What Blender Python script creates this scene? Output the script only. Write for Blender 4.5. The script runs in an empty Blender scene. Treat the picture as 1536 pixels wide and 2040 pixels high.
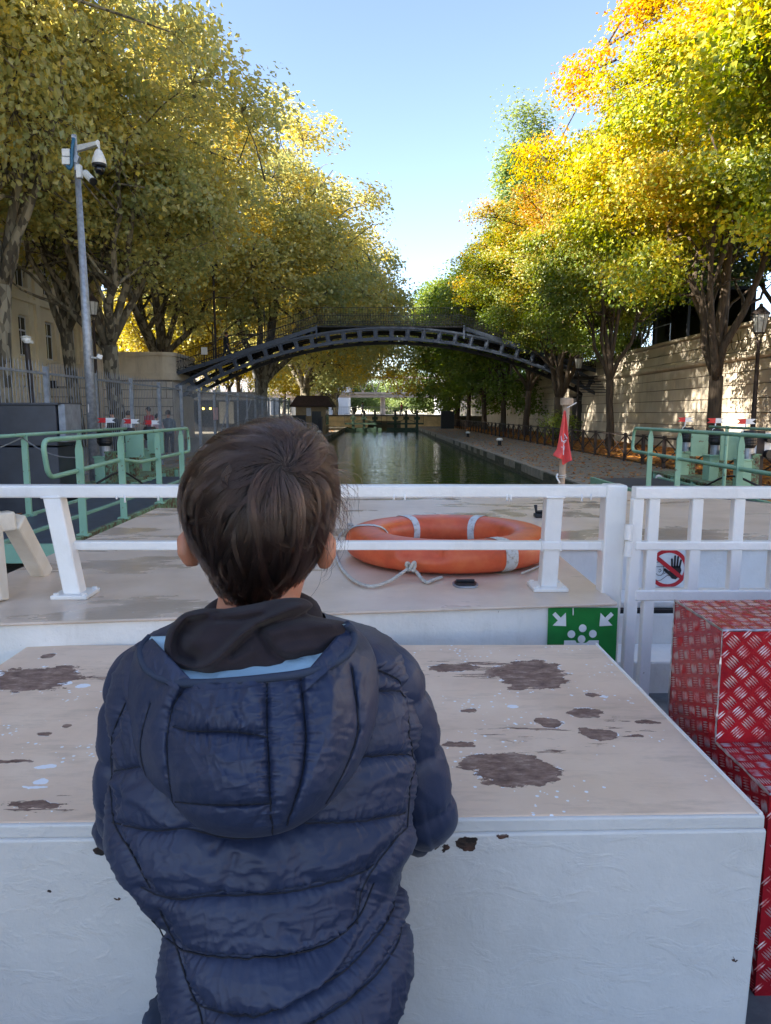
import bpy, bmesh, math, random
import numpy as np
from mathutils import Vector, Matrix, Euler
R = math.radians
rng = np.random.default_rng(7)
random.seed(7)
sc = bpy.context.scene
COL = sc.collection

# ------------------------------------------------------------------ camera, sky, sun, exposure
F, CX, CY = 1440.0, 768.0, 1020.0
PITCH, YAW = R(7.83), R(-0.79)
cam_d = bpy.data.cameras.new('camera'); cam = bpy.data.objects.new('camera', cam_d); COL.objects.link(cam)
cam_d.sensor_fit = 'HORIZONTAL'; cam_d.sensor_width = 36; cam_d.lens = F / 1536 * 36
cam_d.clip_start = 0.05; cam_d.clip_end = 3000
cam.rotation_euler = (R(90) - PITCH, 0, YAW)
sc.camera = cam
SUN_EL, SUN_AZ = R(33), R(-107)          # azimuth clockwise from +Y (the way the canal runs)
w = bpy.data.worlds.new('World'); sc.world = w; w.use_nodes = True
nt = w.node_tree; bg = nt.nodes['Background']
sky = nt.nodes.new('ShaderNodeTexSky'); sky.sky_type = 'NISHITA'; sky.sun_disc = False
sky.sun_elevation = SUN_EL; sky.sun_rotation = SUN_AZ; sky.air_density = 0.66; sky.dust_density = 0.1; sky.ozone_density = 4.5
wb = nt.nodes.new('ShaderNodeMix'); wb.data_type = 'RGBA'; wb.blend_type = 'MULTIPLY'; wb.inputs[0].default_value = 1; wb.inputs[7].default_value = (1.26, .97, .77, 1)   # the camera's white balance
nt.links.new(sky.outputs[0], wb.inputs[6]); nt.links.new(wb.outputs[2], bg.inputs[0]); bg.inputs[1].default_value = 0.105
sd = bpy.data.lights.new('sun', 'SUN'); sun = bpy.data.objects.new('sun', sd); COL.objects.link(sun)
sd.energy = 3.9; sd.angle = R(0.5); sd.color = (1.0, 0.92, 0.78)
tosun = Vector((math.cos(SUN_EL) * math.sin(SUN_AZ), math.cos(SUN_EL) * math.cos(SUN_AZ), math.sin(SUN_EL)))
sun.rotation_euler = tosun.to_track_quat('Z', 'Y').to_euler(); sun.location = tosun * 60
sc.view_settings.view_transform = 'Standard'; sc.view_settings.look = 'None'
sc.view_settings.gamma = 1; sc.view_settings.use_curve_mapping = False
sc.view_settings.exposure = 2.58
sc.render.engine = 'CYCLES'
cy = sc.cycles
cy.max_bounces = 8; cy.diffuse_bounces = 5; cy.use_fast_gi = False; cy.glossy_bounces = 3; cy.transmission_bounces = 4; cy.transparent_max_bounces = 4
cy.use_denoising = True
try: cy.denoiser = 'OPENIMAGEDENOISE'
except Exception: pass
cy.caustics_reflective = False; cy.caustics_refractive = False
cy.sample_clamp_indirect = 6

CR = Euler((R(90) - PITCH, 0, YAW)).to_matrix(); CRI = CR.inverted()
def ray(px, py): return CR @ Vector(((px - CX) / F, -(py - CY) / F, -1.0))
def at(px, py, x=None, y=None, z=None):
    d = ray(px, py)
    k = x / d.x if x is not None else (y / d.y if y is not None else z / d.z)
    return d * k
CRn = np.array(CRI)
def proj(P):                             # world points -> photo pixels (only used to author seam lines on the coat)
    c = P @ CRn.T
    return np.stack([CX + F * c[:, 0] / -c[:, 2], CY - F * c[:, 1] / -c[:, 2]], 1)
ZW, ZQ, ZD, ZB, ZF = -1.95, -1.58, -0.532, -0.60, -0.97     # water, quay, cabin roof, box top, boat floor (camera at 0)
XL, XR = -3.2, 4.55                                          # canal edges

# ------------------------------------------------------------------ node helpers
class NT:
    def __init__(s, name):
        s.m = bpy.data.materials.new(name); s.m.use_nodes = True
        s.t = s.m.node_tree; s.b = s.t.nodes['Principled BSDF']; s.out = s.t.nodes['Material Output']
    def n(s, typ, **kw):
        nd = s.t.nodes.new('ShaderNode' + typ)
        for k, v in kw.items():
            if k.startswith('i_'):
                key = k[2:]; nd.inputs[int(key) if key.isdigit() else key.replace('_', ' ')].default_value = v
            else: setattr(nd, k, v)
        return nd
    def l(s, a, b): s.t.links.new(a, b); return b
    def set(s, **kw):
        for k, v in kw.items():
            k = k.replace('_', ' ')
            if isinstance(v, bpy.types.NodeSocket): s.l(v, s.b.inputs[k])
            else: s.b.inputs[k].default_value = (*v, 1) if isinstance(v, tuple) and len(v) == 3 and k != 'Normal' else v
    def pos(s): return s.n('NewGeometry').outputs['Position']
    def obj(s): return s.n('TexCoord').outputs['Object']
    def mapv(s, v, scale=(1, 1, 1), loc=(0, 0, 0), rot=(0, 0, 0), typ='POINT'):
        m = s.n('Mapping', vector_type=typ); s.l(v, m.inputs[0])
        m.inputs[1].default_value = loc; m.inputs[2].default_value = rot; m.inputs[3].default_value = scale
        return m.outputs[0]
    def noise(s, v, scale, detail=4, rough=.55, dist=0, out=0):
        nd = s.n('TexNoise'); nd.inputs['Scale'].default_value = scale; nd.inputs['Detail'].default_value = detail
        nd.inputs['Roughness'].default_value = rough; nd.inputs['Distortion'].default_value = dist
        if v is not None: s.l(v, nd.inputs['Vector'])
        return nd.outputs[out]
    def vor(s, v, scale, feat='F1', out='Distance'):
        nd = s.n('TexVoronoi', feature=feat); nd.inputs['Scale'].default_value = scale; s.l(v, nd.inputs['Vector'])
        return nd.outputs[out]
    def math(s, op, a, b=None, c=None, clamp=False):
        nd = s.n('Math', operation=op); nd.use_clamp = clamp
        for i, q in enumerate((a, b, c)):
            if q is None: continue
            if isinstance(q, (int, float)): nd.inputs[i].default_value = q
            else: s.l(q, nd.inputs[i])
        return nd.outputs[0]
    def rampf(s, v, lo, hi): 
        nd = s.n('MapRange'); s.l(v, nd.inputs[0]); nd.inputs[1].default_value = lo; nd.inputs[2].default_value = hi
        return nd.outputs[0]
    def ramp(s, v, stops):
        nd = s.n('ValToRGB'); cr = nd.color_ramp
        while len(cr.elements) < len(stops): cr.elements.new(.5)
        for e, (p, c) in zip(cr.elements, stops): e.position = p; e.color = (*c, 1)
        s.l(v, nd.inputs[0]); return nd.outputs[0]
    def mix(s, f, a, b, mode='MIX'):
        nd = s.n('Mix', data_type='RGBA', blend_type=mode)
        for i, q in ((0, f), (6, a), (7, b)):
            if isinstance(q, (int, float)): nd.inputs[i].default_value = q
            elif isinstance(q, tuple): nd.inputs[i].default_value = (*q, 1)
            else: s.l(q, nd.inputs[i])
        return nd.outputs[2]
    def bump(s, h, dist=.01, strength=1.0, nrm=None):
        nd = s.n('Bump'); nd.inputs['Strength'].default_value = strength; nd.inputs['Distance'].default_value = dist
        s.l(h, nd.inputs['Height'])
        if nrm is not None: s.l(nrm, nd.inputs['Normal'])
        return nd.outputs[0]
M = {}
def simple(name, col, rough=.6, metal=0, var=.12, scale=6, bump=0, bscale=40, spec=.5):
    t = NT(name); v = t.pos(); n = t.noise(v, scale, 5)
    c2 = tuple(max(0, c * (1 - 2.2 * var)) for c in col); c1 = tuple(min(1, c * (1 + var)) for c in col)
    t.set(Base_Color=t.ramp(n, [(.3, c2), (.7, c1)]), Roughness=rough, Metallic=metal)
    t.b.inputs['Specular IOR Level'].default_value = spec
    if bump: t.set(Normal=t.bump(t.noise(v, bscale, 4), bump, .6))
    M[name] = t.m; return t.m
def blobs(t, v, lst, dist=.35, nscale=14):
    """union of noisy ellipses (x, y, rx, ry, rot) lying in the xy plane; returns a field that is > 0 inside"""
    nz = t.n('VectorMath', operation='MULTIPLY_ADD'); 
    t.l(t.noise(v, nscale, 5, .6, out=1), nz.inputs[0]); nz.inputs[1].default_value = (dist * .1,) * 3
    t.l(v, nz.inputs[2]); vv = nz.outputs[0]
    acc = None
    for (x, y, rx, ry, rot) in lst:
        o = dist * .05
        m = t.mapv(vv, scale=(rx, ry, 1000), loc=(x + o, y + o, 0), rot=(0, 0, rot), typ='TEXTURE')
        ln = t.n('VectorMath', operation='LENGTH'); t.l(m, ln.inputs[0])
        f = t.math('SUBTRACT', 1.0, ln.outputs['Value'])
        acc = f if acc is None else t.math('MAXIMUM', acc, f)
    return acc

# ------------------------------------------------------------------ mesh helpers
class MB:
    def __init__(s): s.v = []; s.f = []
    def add(s, vs, fs):
        b = len(s.v); s.v += [tuple(q) for q in vs]; s.f += [tuple(i + b for i in f) for f in fs]; return s
    def box(s, c, size, rot=None):
        hx, hy, hz = size[0] / 2, size[1] / 2, size[2] / 2
        vs = [Vector((x, y, z)) for x in (-hx, hx) for y in (-hy, hy) for z in (-hz, hz)]
        if rot is not None:
            m = rot if isinstance(rot, Matrix) else Euler(rot).to_matrix()
            vs = [m @ q for q in vs]
        c = Vector(c)
        return s.add([q + c for q in vs], [(0, 1, 3, 2), (4, 6, 7, 5), (0, 4, 5, 1), (2, 3, 7, 6), (0, 2, 6, 4), (1, 5, 7, 3)])
    def box2(s, a, b): return s.box([(a[i] + b[i]) / 2 for i in range(3)], [abs(b[i] - a[i]) for i in range(3)])
    def bar(s, a, b, wx, wy, up=(0, 0, 1)):
        a, b = Vector(a), Vector(b); d = (b - a); L = d.length; d.normalize(); up = Vector(up)
        if abs(d.dot(up)) > .98: up = Vector((0, 1, 0)) if abs(d.y) < .9 else Vector((1, 0, 0))
        x = d.cross(up).normalized(); y = x.cross(d).normalized()
        m = Matrix((x, d, y)).transposed()
        return s.box((a + b) / 2, (wx, L, wy), m)
    def tube(s, pts, r, n=8, closed=False, caps=True):
        pts = [Vector(p) for p in pts]; k = len(pts)
        rr = r if hasattr(r, '__len__') else [r] * k
        base = len(s.v); prev = None
        for i, p in enumerate(pts):
            if closed: d = pts[(i + 1) % k] - pts[i - 1]
            else: d = pts[min(i + 1, k - 1)] - pts[max(i - 1, 0)]
            d.normalize()
            if prev is None:
                a = Vector((0, 0, 1)) if abs(d.z) < .9 else Vector((1, 0, 0)); u = d.cross(a).normalized()
            else: u = (prev - d * prev.dot(d)).normalized()
            prev = u; w_ = d.cross(u)
            for j in range(n):
                t = 2 * math.pi * j / n; q = p + (u * math.cos(t) + w_ * math.sin(t)) * rr[i]; s.v.append(tuple(q))
        rng_ = k if closed else k - 1
        for i in range(rng_):
            for j in range(n):
                a = base + i * n + j; b = base + i * n + (j + 1) % n
                c = base + ((i + 1) % k) * n + (j + 1) % n; d_ = base + ((i + 1) % k) * n + j
                s.f.append((a, b, c, d_))
        if caps and not closed:
            s.f.append(tuple(base + j for j in range(n))[::-1]); s.f.append(tuple(base + (k - 1) * n + j for j in range(n)))
        return s
    def lathe(s, prof, c=(0, 0, 0), n=20, m=None):
        """profile of (r, z); axis z unless a matrix m is given"""
        base = len(s.v); c = Vector(c)
        for (r, z) in prof:
            for j in range(n):
                t = 2 * math.pi * j / n; q = Vector((r * math.cos(t), r * math.sin(t), z))
                if m is not None: q = m @ q
                s.v.append(tuple(q + c))
        for i in range(len(prof) - 1):
            for j in range(n):
                s.f.append((base + i * n + j, base + i * n + (j + 1) % n, base + (i + 1) * n + (j + 1) % n, base + (i + 1) * n + j))
        s.f.append(tuple(base + j for j in range(n))[::-1]); s.f.append(tuple(base + (len(prof) - 1) * n + j for j in range(n)))
        return s
    def prism(s, poly, vec):
        """closed 3-D polygon swept along vec"""
        k = len(poly); vec = Vector(vec); a = [Vector(p) for p in poly]
        return s.add(a + [p + vec for p in a], [tuple(range(k))[::-1], tuple(range(k, 2 * k))] + [(i, (i + 1) % k, k + (i + 1) % k, k + i) for i in range(k)])
    def build(s, name, mat, parent=None, smooth=False, bevel=0, local=False, kind=None):
        off = Vector((0, 0, 0))
        if parent is not None and not local:
            q = parent
            while q is not None: off += q.location; q = q.parent
        me = bpy.data.meshes.new(name)
        vs = np.array(s.v, dtype=np.float64) - np.array(off)
        me.from_pydata(vs.tolist(), [], s.f); 
        bm = bmesh.new(); bm.from_mesh(me); bmesh.ops.recalc_face_normals(bm, faces=bm.faces); bm.to_mesh(me); bm.free()
        if smooth: me.polygons.foreach_set('use_smooth', [True] * len(me.polygons))
        if mat is not None: me.materials.append(M[mat] if isinstance(mat, str) else mat)
        o = bpy.data.objects.new(name, me); COL.objects.link(o)
        if parent is not None: o.parent = parent
        if bevel:
            b = o.modifiers.new('bevel', 'BEVEL'); b.width = bevel; b.segments = 2; b.limit_method = 'ANGLE'; b.harden_normals = False
        if kind: o['kind'] = kind
        return o
def rawmesh(name, V, Fq, mat, parent=None, smooth=True, attrs=None, local=False, kind=None):
    """numpy quads -> object"""
    off = np.zeros(3)
    if parent is not None and not local:
        q = parent
        while q is not None: off += np.array(q.location); q = q.parent
    me = bpy.data.meshes.new(name); V = np.asarray(V, float) - off
    me.vertices.add(len(V)); me.vertices.foreach_set('co', V.astype(np.float32).ravel())
    k = Fq.shape[1]
    me.loops.add(Fq.size); me.loops.foreach_set('vertex_index', Fq.astype(np.int32).ravel())
    me.polygons.add(len(Fq)); me.polygons.foreach_set('loop_start', np.arange(0, Fq.size, k, dtype=np.int32))
    me.polygons.foreach_set('loop_total', np.full(len(Fq), k, np.int32))
    me.polygons.foreach_set('use_smooth', np.full(len(Fq), smooth))
    me.update(calc_edges=True); me.validate()
    if attrs is not None:
        a = me.color_attributes.new('lv', 'FLOAT_COLOR', 'POINT'); a.data.foreach_set('color', attrs.astype(np.float32).ravel())
    if mat is not None: me.materials.append(M[mat] if isinstance(mat, str) else mat)
    o = bpy.data.objects.new(name, me); COL.objects.link(o)
    if parent is not None: o.parent = parent
    if kind: o['kind'] = kind
    return o
def tag(o, label, cat, group=None):
    o['label'] = label; o['category'] = cat
    if group: o['group'] = group
    return o
def thing(name, label, cat, loc=(0, 0, 0), group=None, rz=0):
    o = bpy.data.objects.new(name, None); COL.objects.link(o); o.location = loc; o.rotation_euler = (0, 0, rz)
    o.empty_display_size = .1
    return tag(o, label, cat, group)
def struct(name, mb, mat, **k):
    return mb.build(name, mat, kind='structure', **k)
def copy_tree(o, parent=None):
    c = o.copy(); COL.objects.link(c); c.parent = parent
    for ch in list(o.children): copy_tree(ch, c)
    return c
def inst(src, name, parent, loc=(0, 0, 0), rot=None, scale=None):
    """another piece sharing src's mesh"""
    c = src.copy(); COL.objects.link(c); c.parent = parent; c.location = loc
    if rot is not None: c.rotation_euler = rot
    if scale is not None: c.scale = scale
    return c
def arc(pts, r=.04, seg=5, closed=False):
    """round the corners of a polyline"""
    pts = [Vector(p) for p in pts]; out = []; k = len(pts)
    for i, p in enumerate(pts):
        if not closed and i in (0, k - 1): out.append(p); continue
        a = pts[i - 1]; b = pts[(i + 1) % k]
        ra = min(r, (a - p).length * .49, (b - p).length * .49)
        pa = p + (a - p).normalized() * ra; pb = p + (b - p).normalized() * ra
        for j in range(seg + 1):
            t = j / seg; out.append(pa * (1 - t) ** 2 + p * 2 * t * (1 - t) + pb * t * t)
    return out

# ------------------------------------------------------------------ materials
simple('concrete', (.24, .23, .21), .9, var=.2, scale=3, bump=.01, bscale=20)
simple('steel_blue', (.048, .064, .10), .5, .1, .15, 8)
simple('steel_dark', (.012, .013, .016), .55, .2, .2, 8)
simple('black', (.012, .012, .014), .45, 0, .1, 8)
simple('galv', (.34, .37, .42), .45, .45, .15, 12)
simple('fence_grey', (.26, .29, .34), .5, .3, .15, 8)
simple('cabinet', (.035, .042, .06), .4, .2, .15, 3)
simple('white_plastic', (.72, .72, .70), .35, 0, .06, 20)
simple('lens', (.01, .01, .012), .08, 0, .05, 5)
simple('iron_brown', (.035, .024, .022), .6, .2, .2, 8)
simple('wood', (.36, .27, .19), .75, 0, .2, 14)
simple('red_cloth', (.70, .08, .075), .75, 0, .08, 20)
simple('white_paint_flat', (.75, .76, .78), .5, 0, .06, 14)
simple('red_flat', (.62, .02, .025), .5, 0, .1, 30)
simple('sign_white', (.74, .76, .76), .35, 0, .05, 30)
simple('sign_black', (.012, .012, .015), .4, 0, .05, 30)
simple('sign_red', (.52, .02, .03), .35, 0, .08, 20)
simple('rust', (.12, .06, .03), .8, .1, .3, 25)
simple('hut_cream', (.34, .25, .14), .7, 0, .1, 4)
simple('hut_roof', (.06, .032, .025), .8, 0, .2, 8)
simple('glass_dark', (.02, .025, .03), .06, 0, .1, 2)
simple('lamp_glass', (.42, .42, .40), .25, 0, .1, 12)
simple('cream_beam', (.62, .46, .24), .7, 0, .12, 2)
simple('pale_steel', (.55, .47, .46), .6, 0, .1, 1)
simple('far_wall', (.55, .55, .56), .8, 0, .1, .3)
simple('skin', (.55, .27, .17), .5, 0, .08, 30)
simple('person_dark', (.015, .017, .022), .8, 0, .1, 12)
simple('person_red', (.35, .02, .03), .8, 0, .1, 12)
simple('person_white', (.62, .64, .70), .8, 0, .06, 12)
simple('person_grey', (.10, .14, .18), .8, 0, .1, 12)
simple('person_pink', (.5, .36, .40), .8, 0, .1, 12)
simple('jeans', (.03, .045, .08), .85, 0, .15, 30)
simple('hair_dark', (.02, .013, .010), .6, 0, .2, 60)
simple('rope', (.50, .49, .46), .85, 0, .1, 40)
simple('chain', (.2, .2, .2), .5, .7, .1, 20)
simple('green_dark', (.035, .075, .05), .6, .1, .25, 6)
simple('blue_cable', (.02, .12, .22), .5, 0, .1, 20)
simple('yellow_plastic', (.6, .38, .02), .5)

def mk_green():
    t = NT('green_paint'); v = t.pos()
    rust = t.math('GREATER_THAN', t.noise(v, 11, 7, .7), .635)
    c = t.ramp(t.noise(v, 3, 4), [(.3, (.20, .38, .27)), (.7, (.27, .48, .35))])
    t.set(Base_Color=t.mix(rust, c, (.14, .09, .05)), Roughness=.5); t.set(Normal=t.bump(t.noise(v, 60, 3), .002, .5))
    M['green_paint'] = t.m
    t = NT('green_rusty'); v = t.pos()
    rust = t.rampf(t.noise(v, 14, 6, .7), .44, .56)
    c = t.ramp(t.noise(v, 3, 4), [(.3, (.10, .22, .12)), (.7, (.20, .36, .24))])
    t.set(Base_Color=t.mix(rust, c, (.10, .06, .035)), Roughness=.7); M['green_rusty'] = t.m
mk_green()
def mk_white():
    # brush-painted steel: thick gloss paint, drips, chips that show rust
    t = NT('boat_white'); v = t.pos()
    big = t.noise(v, 5, 5, .6); fine = t.noise(v, 60, 4, .6)
    chip = t.math('GREATER_THAN', t.noise(v, 34, 7, .66), .715)
    dirt = t.rampf(t.noise(t.mapv(v, (1, 1, .25)), 16, 6, .7), .55, .8)
    c = t.ramp(big, [(.3, (.70, .685, .655)), (.7, (.82, .81, .785))])
    c = t.mix(t.math('MULTIPLY', dirt, .35), c, (.45, .43, .40)); c = t.mix(chip, c, (.06, .04, .035))
    h = t.math('ADD', t.math('MULTIPLY', fine, .5), t.noise(v, 22, 5, .7))
    t.set(Base_Color=c, Roughness=t.rampf(big, -.3, 1.6), Normal=t.bump(t.math('SUBTRACT', h, t.math('MULTIPLY', chip, .6)), .0035, .8))
    M['boat_white'] = t.m
    t = NT('rail_white'); v = t.pos()
    c = t.ramp(t.noise(v, 7, 4), [(.3, (.76, .745, .72)), (.7, (.84, .83, .81))])
    chip = t.math('GREATER_THAN', t.noise(v, 26, 6, .65), .735)
    gr = t.rampf(t.noise(t.mapv(v, (1, 1, .3)), 12, 6, .7), .55, .78); c = t.mix(t.math('MULTIPLY', gr, .25), c, (.42, .38, .33))
    t.set(Base_Color=t.mix(chip, c, (.22, .16, .13)), Roughness=.28, Normal=t.bump(t.noise(v, 60, 3, .6), .0018, .7)); M['rail_white'] = t.m
    t = NT('rail_cream'); v = t.pos()
    c = t.ramp(t.noise(v, 9, 4), [(.3, (.66, .60, .50)), (.7, (.80, .76, .68))])
    t.set(Base_Color=c, Roughness=.35, Normal=t.bump(t.noise(v, 60, 3, .6), .0018, .7)); M['rail_cream'] = t.m
mk_white()
def mk_boxtop():
    t = NT('worn_beige'); v = t.pos()
    def B(px, py, rx, ry, rot=0):
        p = at(px, py, z=ZB); k = p.y / F
        return (p.x, p.y, rx * k, ry * k * math.sqrt(p.y ** 2 + ZB ** 2) / abs(ZB), rot)
    brown = [B(1025, 1532, 102, 36), B(1060, 1342, 78, 28), B(905, 1330, 48, 8), B(70, 1352, 95, 26), B(1188, 1463, 38, 12),
             B(1095, 1440, 26, 10), B(1165, 1420, 34, 11), B(910, 1483, 36, 5), B(60, 1603, 70, 7), B(1026, 1372, 18, 5),
             B(935, 1417, 16, 5), B(90, 1461, 22, 5), B(130, 1447, 9, 4), B(98, 1307, 16, 5), B(1270, 1465, 20, 3), B(20, 1516, 40, 4),
             B(350, 1330, 60, 8), B(1290, 1440, 30, 4), B(1180, 1385, 12, 4)]
    f = blobs(t, v, brown, .42, 22)
    nz = t.noise(t.mapv(v, (1, 1.6, 1)), 17, 8, .68)
    f1 = t.math('ADD', f, t.math('MULTIPLY', t.math('SUBTRACT', nz, .5), 1.9))
    mb = t.math('GREATER_THAN', f1, .02)
    streak = t.noise(t.mapv(v, (7, 60, 1)), 1.0, 6, .7)
    near = t.rampf(blobs(t, v, [B(1090, 1475, 200, 40), B(950, 1335, 220, 40), B(110, 1600, 170, 40), B(150, 1345, 200, 30), B(1240, 1450, 110, 40)], .5, 9), -.5, .6)
    ms = t.math('GREATER_THAN', t.math('ADD', t.math('MULTIPLY', streak, .95), t.math('MULTIPLY', near, .24)), .785)
    wear = t.math('MAXIMUM', mb, ms)
    edge = t.math('MULTIPLY', t.math('GREATER_THAN', f1, -.07), t.math('GREATER_THAN', t.noise(v, 20, 4), .56))
    fl = t.vor(v, 70); fleck = t.math('MULTIPLY', t.math('LESS_THAN', fl, .22), t.math('GREATER_THAN', t.noise(v, 7, 5, .7), .56))
    wb = blobs(t, v, [B(128, 1361, 18, 5), B(165, 1366, 16, 5), B(1019, 1407, 12, 4), B(1200, 1388, 8, 3), B(92, 1528, 24, 5), B(85, 1556, 18, 6), B(70, 1568, 30, 3)], .25, 30)
    white = t.math('MAXIMUM', t.math('GREATER_THAN', wb, .1), t.math('MAXIMUM', fleck, edge))
    base = t.ramp(t.noise(v, 4, 5, .6), [(.3, (.64, .47, .345)), (.5, (.74, .555, .41)), (.72, (.80, .63, .48))])
    warm = t.rampf(blobs(t, v, [B(1150, 1560, 260, 60)], .3, 4), -.4, 1.2); base = t.mix(t.math('MULTIPLY', warm, .35), base, (.62, .44, .27))
    grime = t.rampf(t.noise(t.mapv(v, (3, 12, 1)), 2.5, 6, .7), .52, .75); base = t.mix(t.math('MULTIPLY', grime, .35), base, (.24, .17, .12))
    c = t.mix(white, base, (.82, .83, .86))
    bc = t.ramp(t.noise(t.mapv(v, (2.2, 4.5, 1)), 10, 8, .75), [(.32, (.09, .055, .043)), (.48, (.21, .13, .10)), (.58, (.31, .21, .16)), (.70, (.52, .41, .33))])
    c = t.mix(wear, c, bc)
    h = t.math('SUBTRACT', t.math('MULTIPLY', t.noise(v, 90, 4, .6), .22), t.math('MULTIPLY', wear, 1.2))
    h = t.math('ADD', h, t.math('MULTIPLY', t.noise(t.mapv(v, (12, 50, 1)), 1.5, 5, .7), .5))
    t.set(Base_Color=c, Roughness=t.math('ADD', .52, t.math('MULTIPLY', wear, .3)), Normal=t.bump(h, .0022, .8))
    t.b.inputs['Specular IOR Level'].default_value = .32; M['worn_beige'] = t.m
    # box front: white, chips and dents, dark holes under the lip
    t = NT('box_white'); v = t.pos()
    def Bf(px, py, rx, ry):
        p = at(px, py, y=1.0); k = 1.0 / F; return (p.x, p.z, rx * k, ry * k, 0)
    sw = t.n('SeparateXYZ'); t.l(v, sw.inputs[0]); cb = t.n('CombineXYZ'); t.l(sw.outputs[0], cb.inputs[0]); t.l(sw.outputs[2], cb.inputs[1]); vf = cb.outputs[0]
    holes = t.math('GREATER_THAN', blobs(t, vf, [Bf(930, 1680, 32, 20), Bf(1003, 1670, 17, 7), Bf(888, 1690, 8, 13), Bf(212, 1690, 32, 14), Bf(850, 1685, 40, 7), Bf(99, 1777, 8, 4), Bf(237, 1789, 6, 4), Bf(1468, 1914, 6, 4)], .38, 34), .15)
    chip = t.math('GREATER_THAN', t.noise(v, 38, 7, .66), .725)
    scr = t.noise(t.mapv(v, (9, 9, 16), rot=(0, .25, 0)), 1.1, 8, .62, 1.2)
    base = t.ramp(t.noise(v, 3, 6, .6), [(.3, (.54, .53, .51)), (.7, (.67, .66, .64))])
    dk = t.rampf(scr, .62, .80); base = t.mix(t.math('MULTIPLY', dk, .14), base, (.30, .29, .30))
    hole = t.math('MAXIMUM', holes, chip)
    c = t.mix(hole, base, t.ramp(t.noise(v, 50, 4), [(.4, (.012, .009, .008)), (.65, (.10, .05, .035))]))
    h = t.math('ADD', t.math('MULTIPLY', t.rampf(scr, .50, .64), .16), t.math('MULTIPLY', t.noise(v, 11, 5, .6), .9)); h = t.math('ADD', h, t.math('MULTIPLY', t.noise(v, 120, 3, .6), .10)); h = t.math('SUBTRACT', h, hole)
    t.set(Base_Color=c, Roughness=.36, Normal=t.bump(h, .006, .8)); M['box_white'] = t.m
    # cabin roof: beige non-slip paint, damp streaks
    t = NT('deck_beige'); v = t.pos()
    wet = t.rampf(t.noise(t.mapv(v, (.8, 1.6, 1)), 1.3, 6, .6, .5), .53, .60)
    c = t.ramp(t.noise(v, 5, 6, .6), [(.3, (.54, .42, .325)), (.5, (.63, .50, .395)), (.72, (.70, .57, .46))])
    c = t.mix(t.math('MULTIPLY', wet, .42), c, (.34, .27, .20))
    sp = t.math('MULTIPLY', t.math('LESS_THAN', t.vor(v, 30), .10), t.math('GREATER_THAN', t.noise(v, 4), .56)); c = t.mix(t.math('MULTIPLY', sp, .5), c, (.7, .68, .64))
    g = t.rampf(t.noise(t.mapv(v, (1, 4, 1)), 7, 7, .75), .62, .74); c = t.mix(t.math('MULTIPLY', g, .55), c, (.22, .17, .11))
    t.set(Base_Color=c, Roughness=t.math('SUBTRACT', .38, t.math('MULTIPLY', wet, .26)), Normal=t.bump(t.noise(v, 60, 4, .6), .0012, .6))
    M['deck_beige'] = t.m
mk_boxtop()
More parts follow.
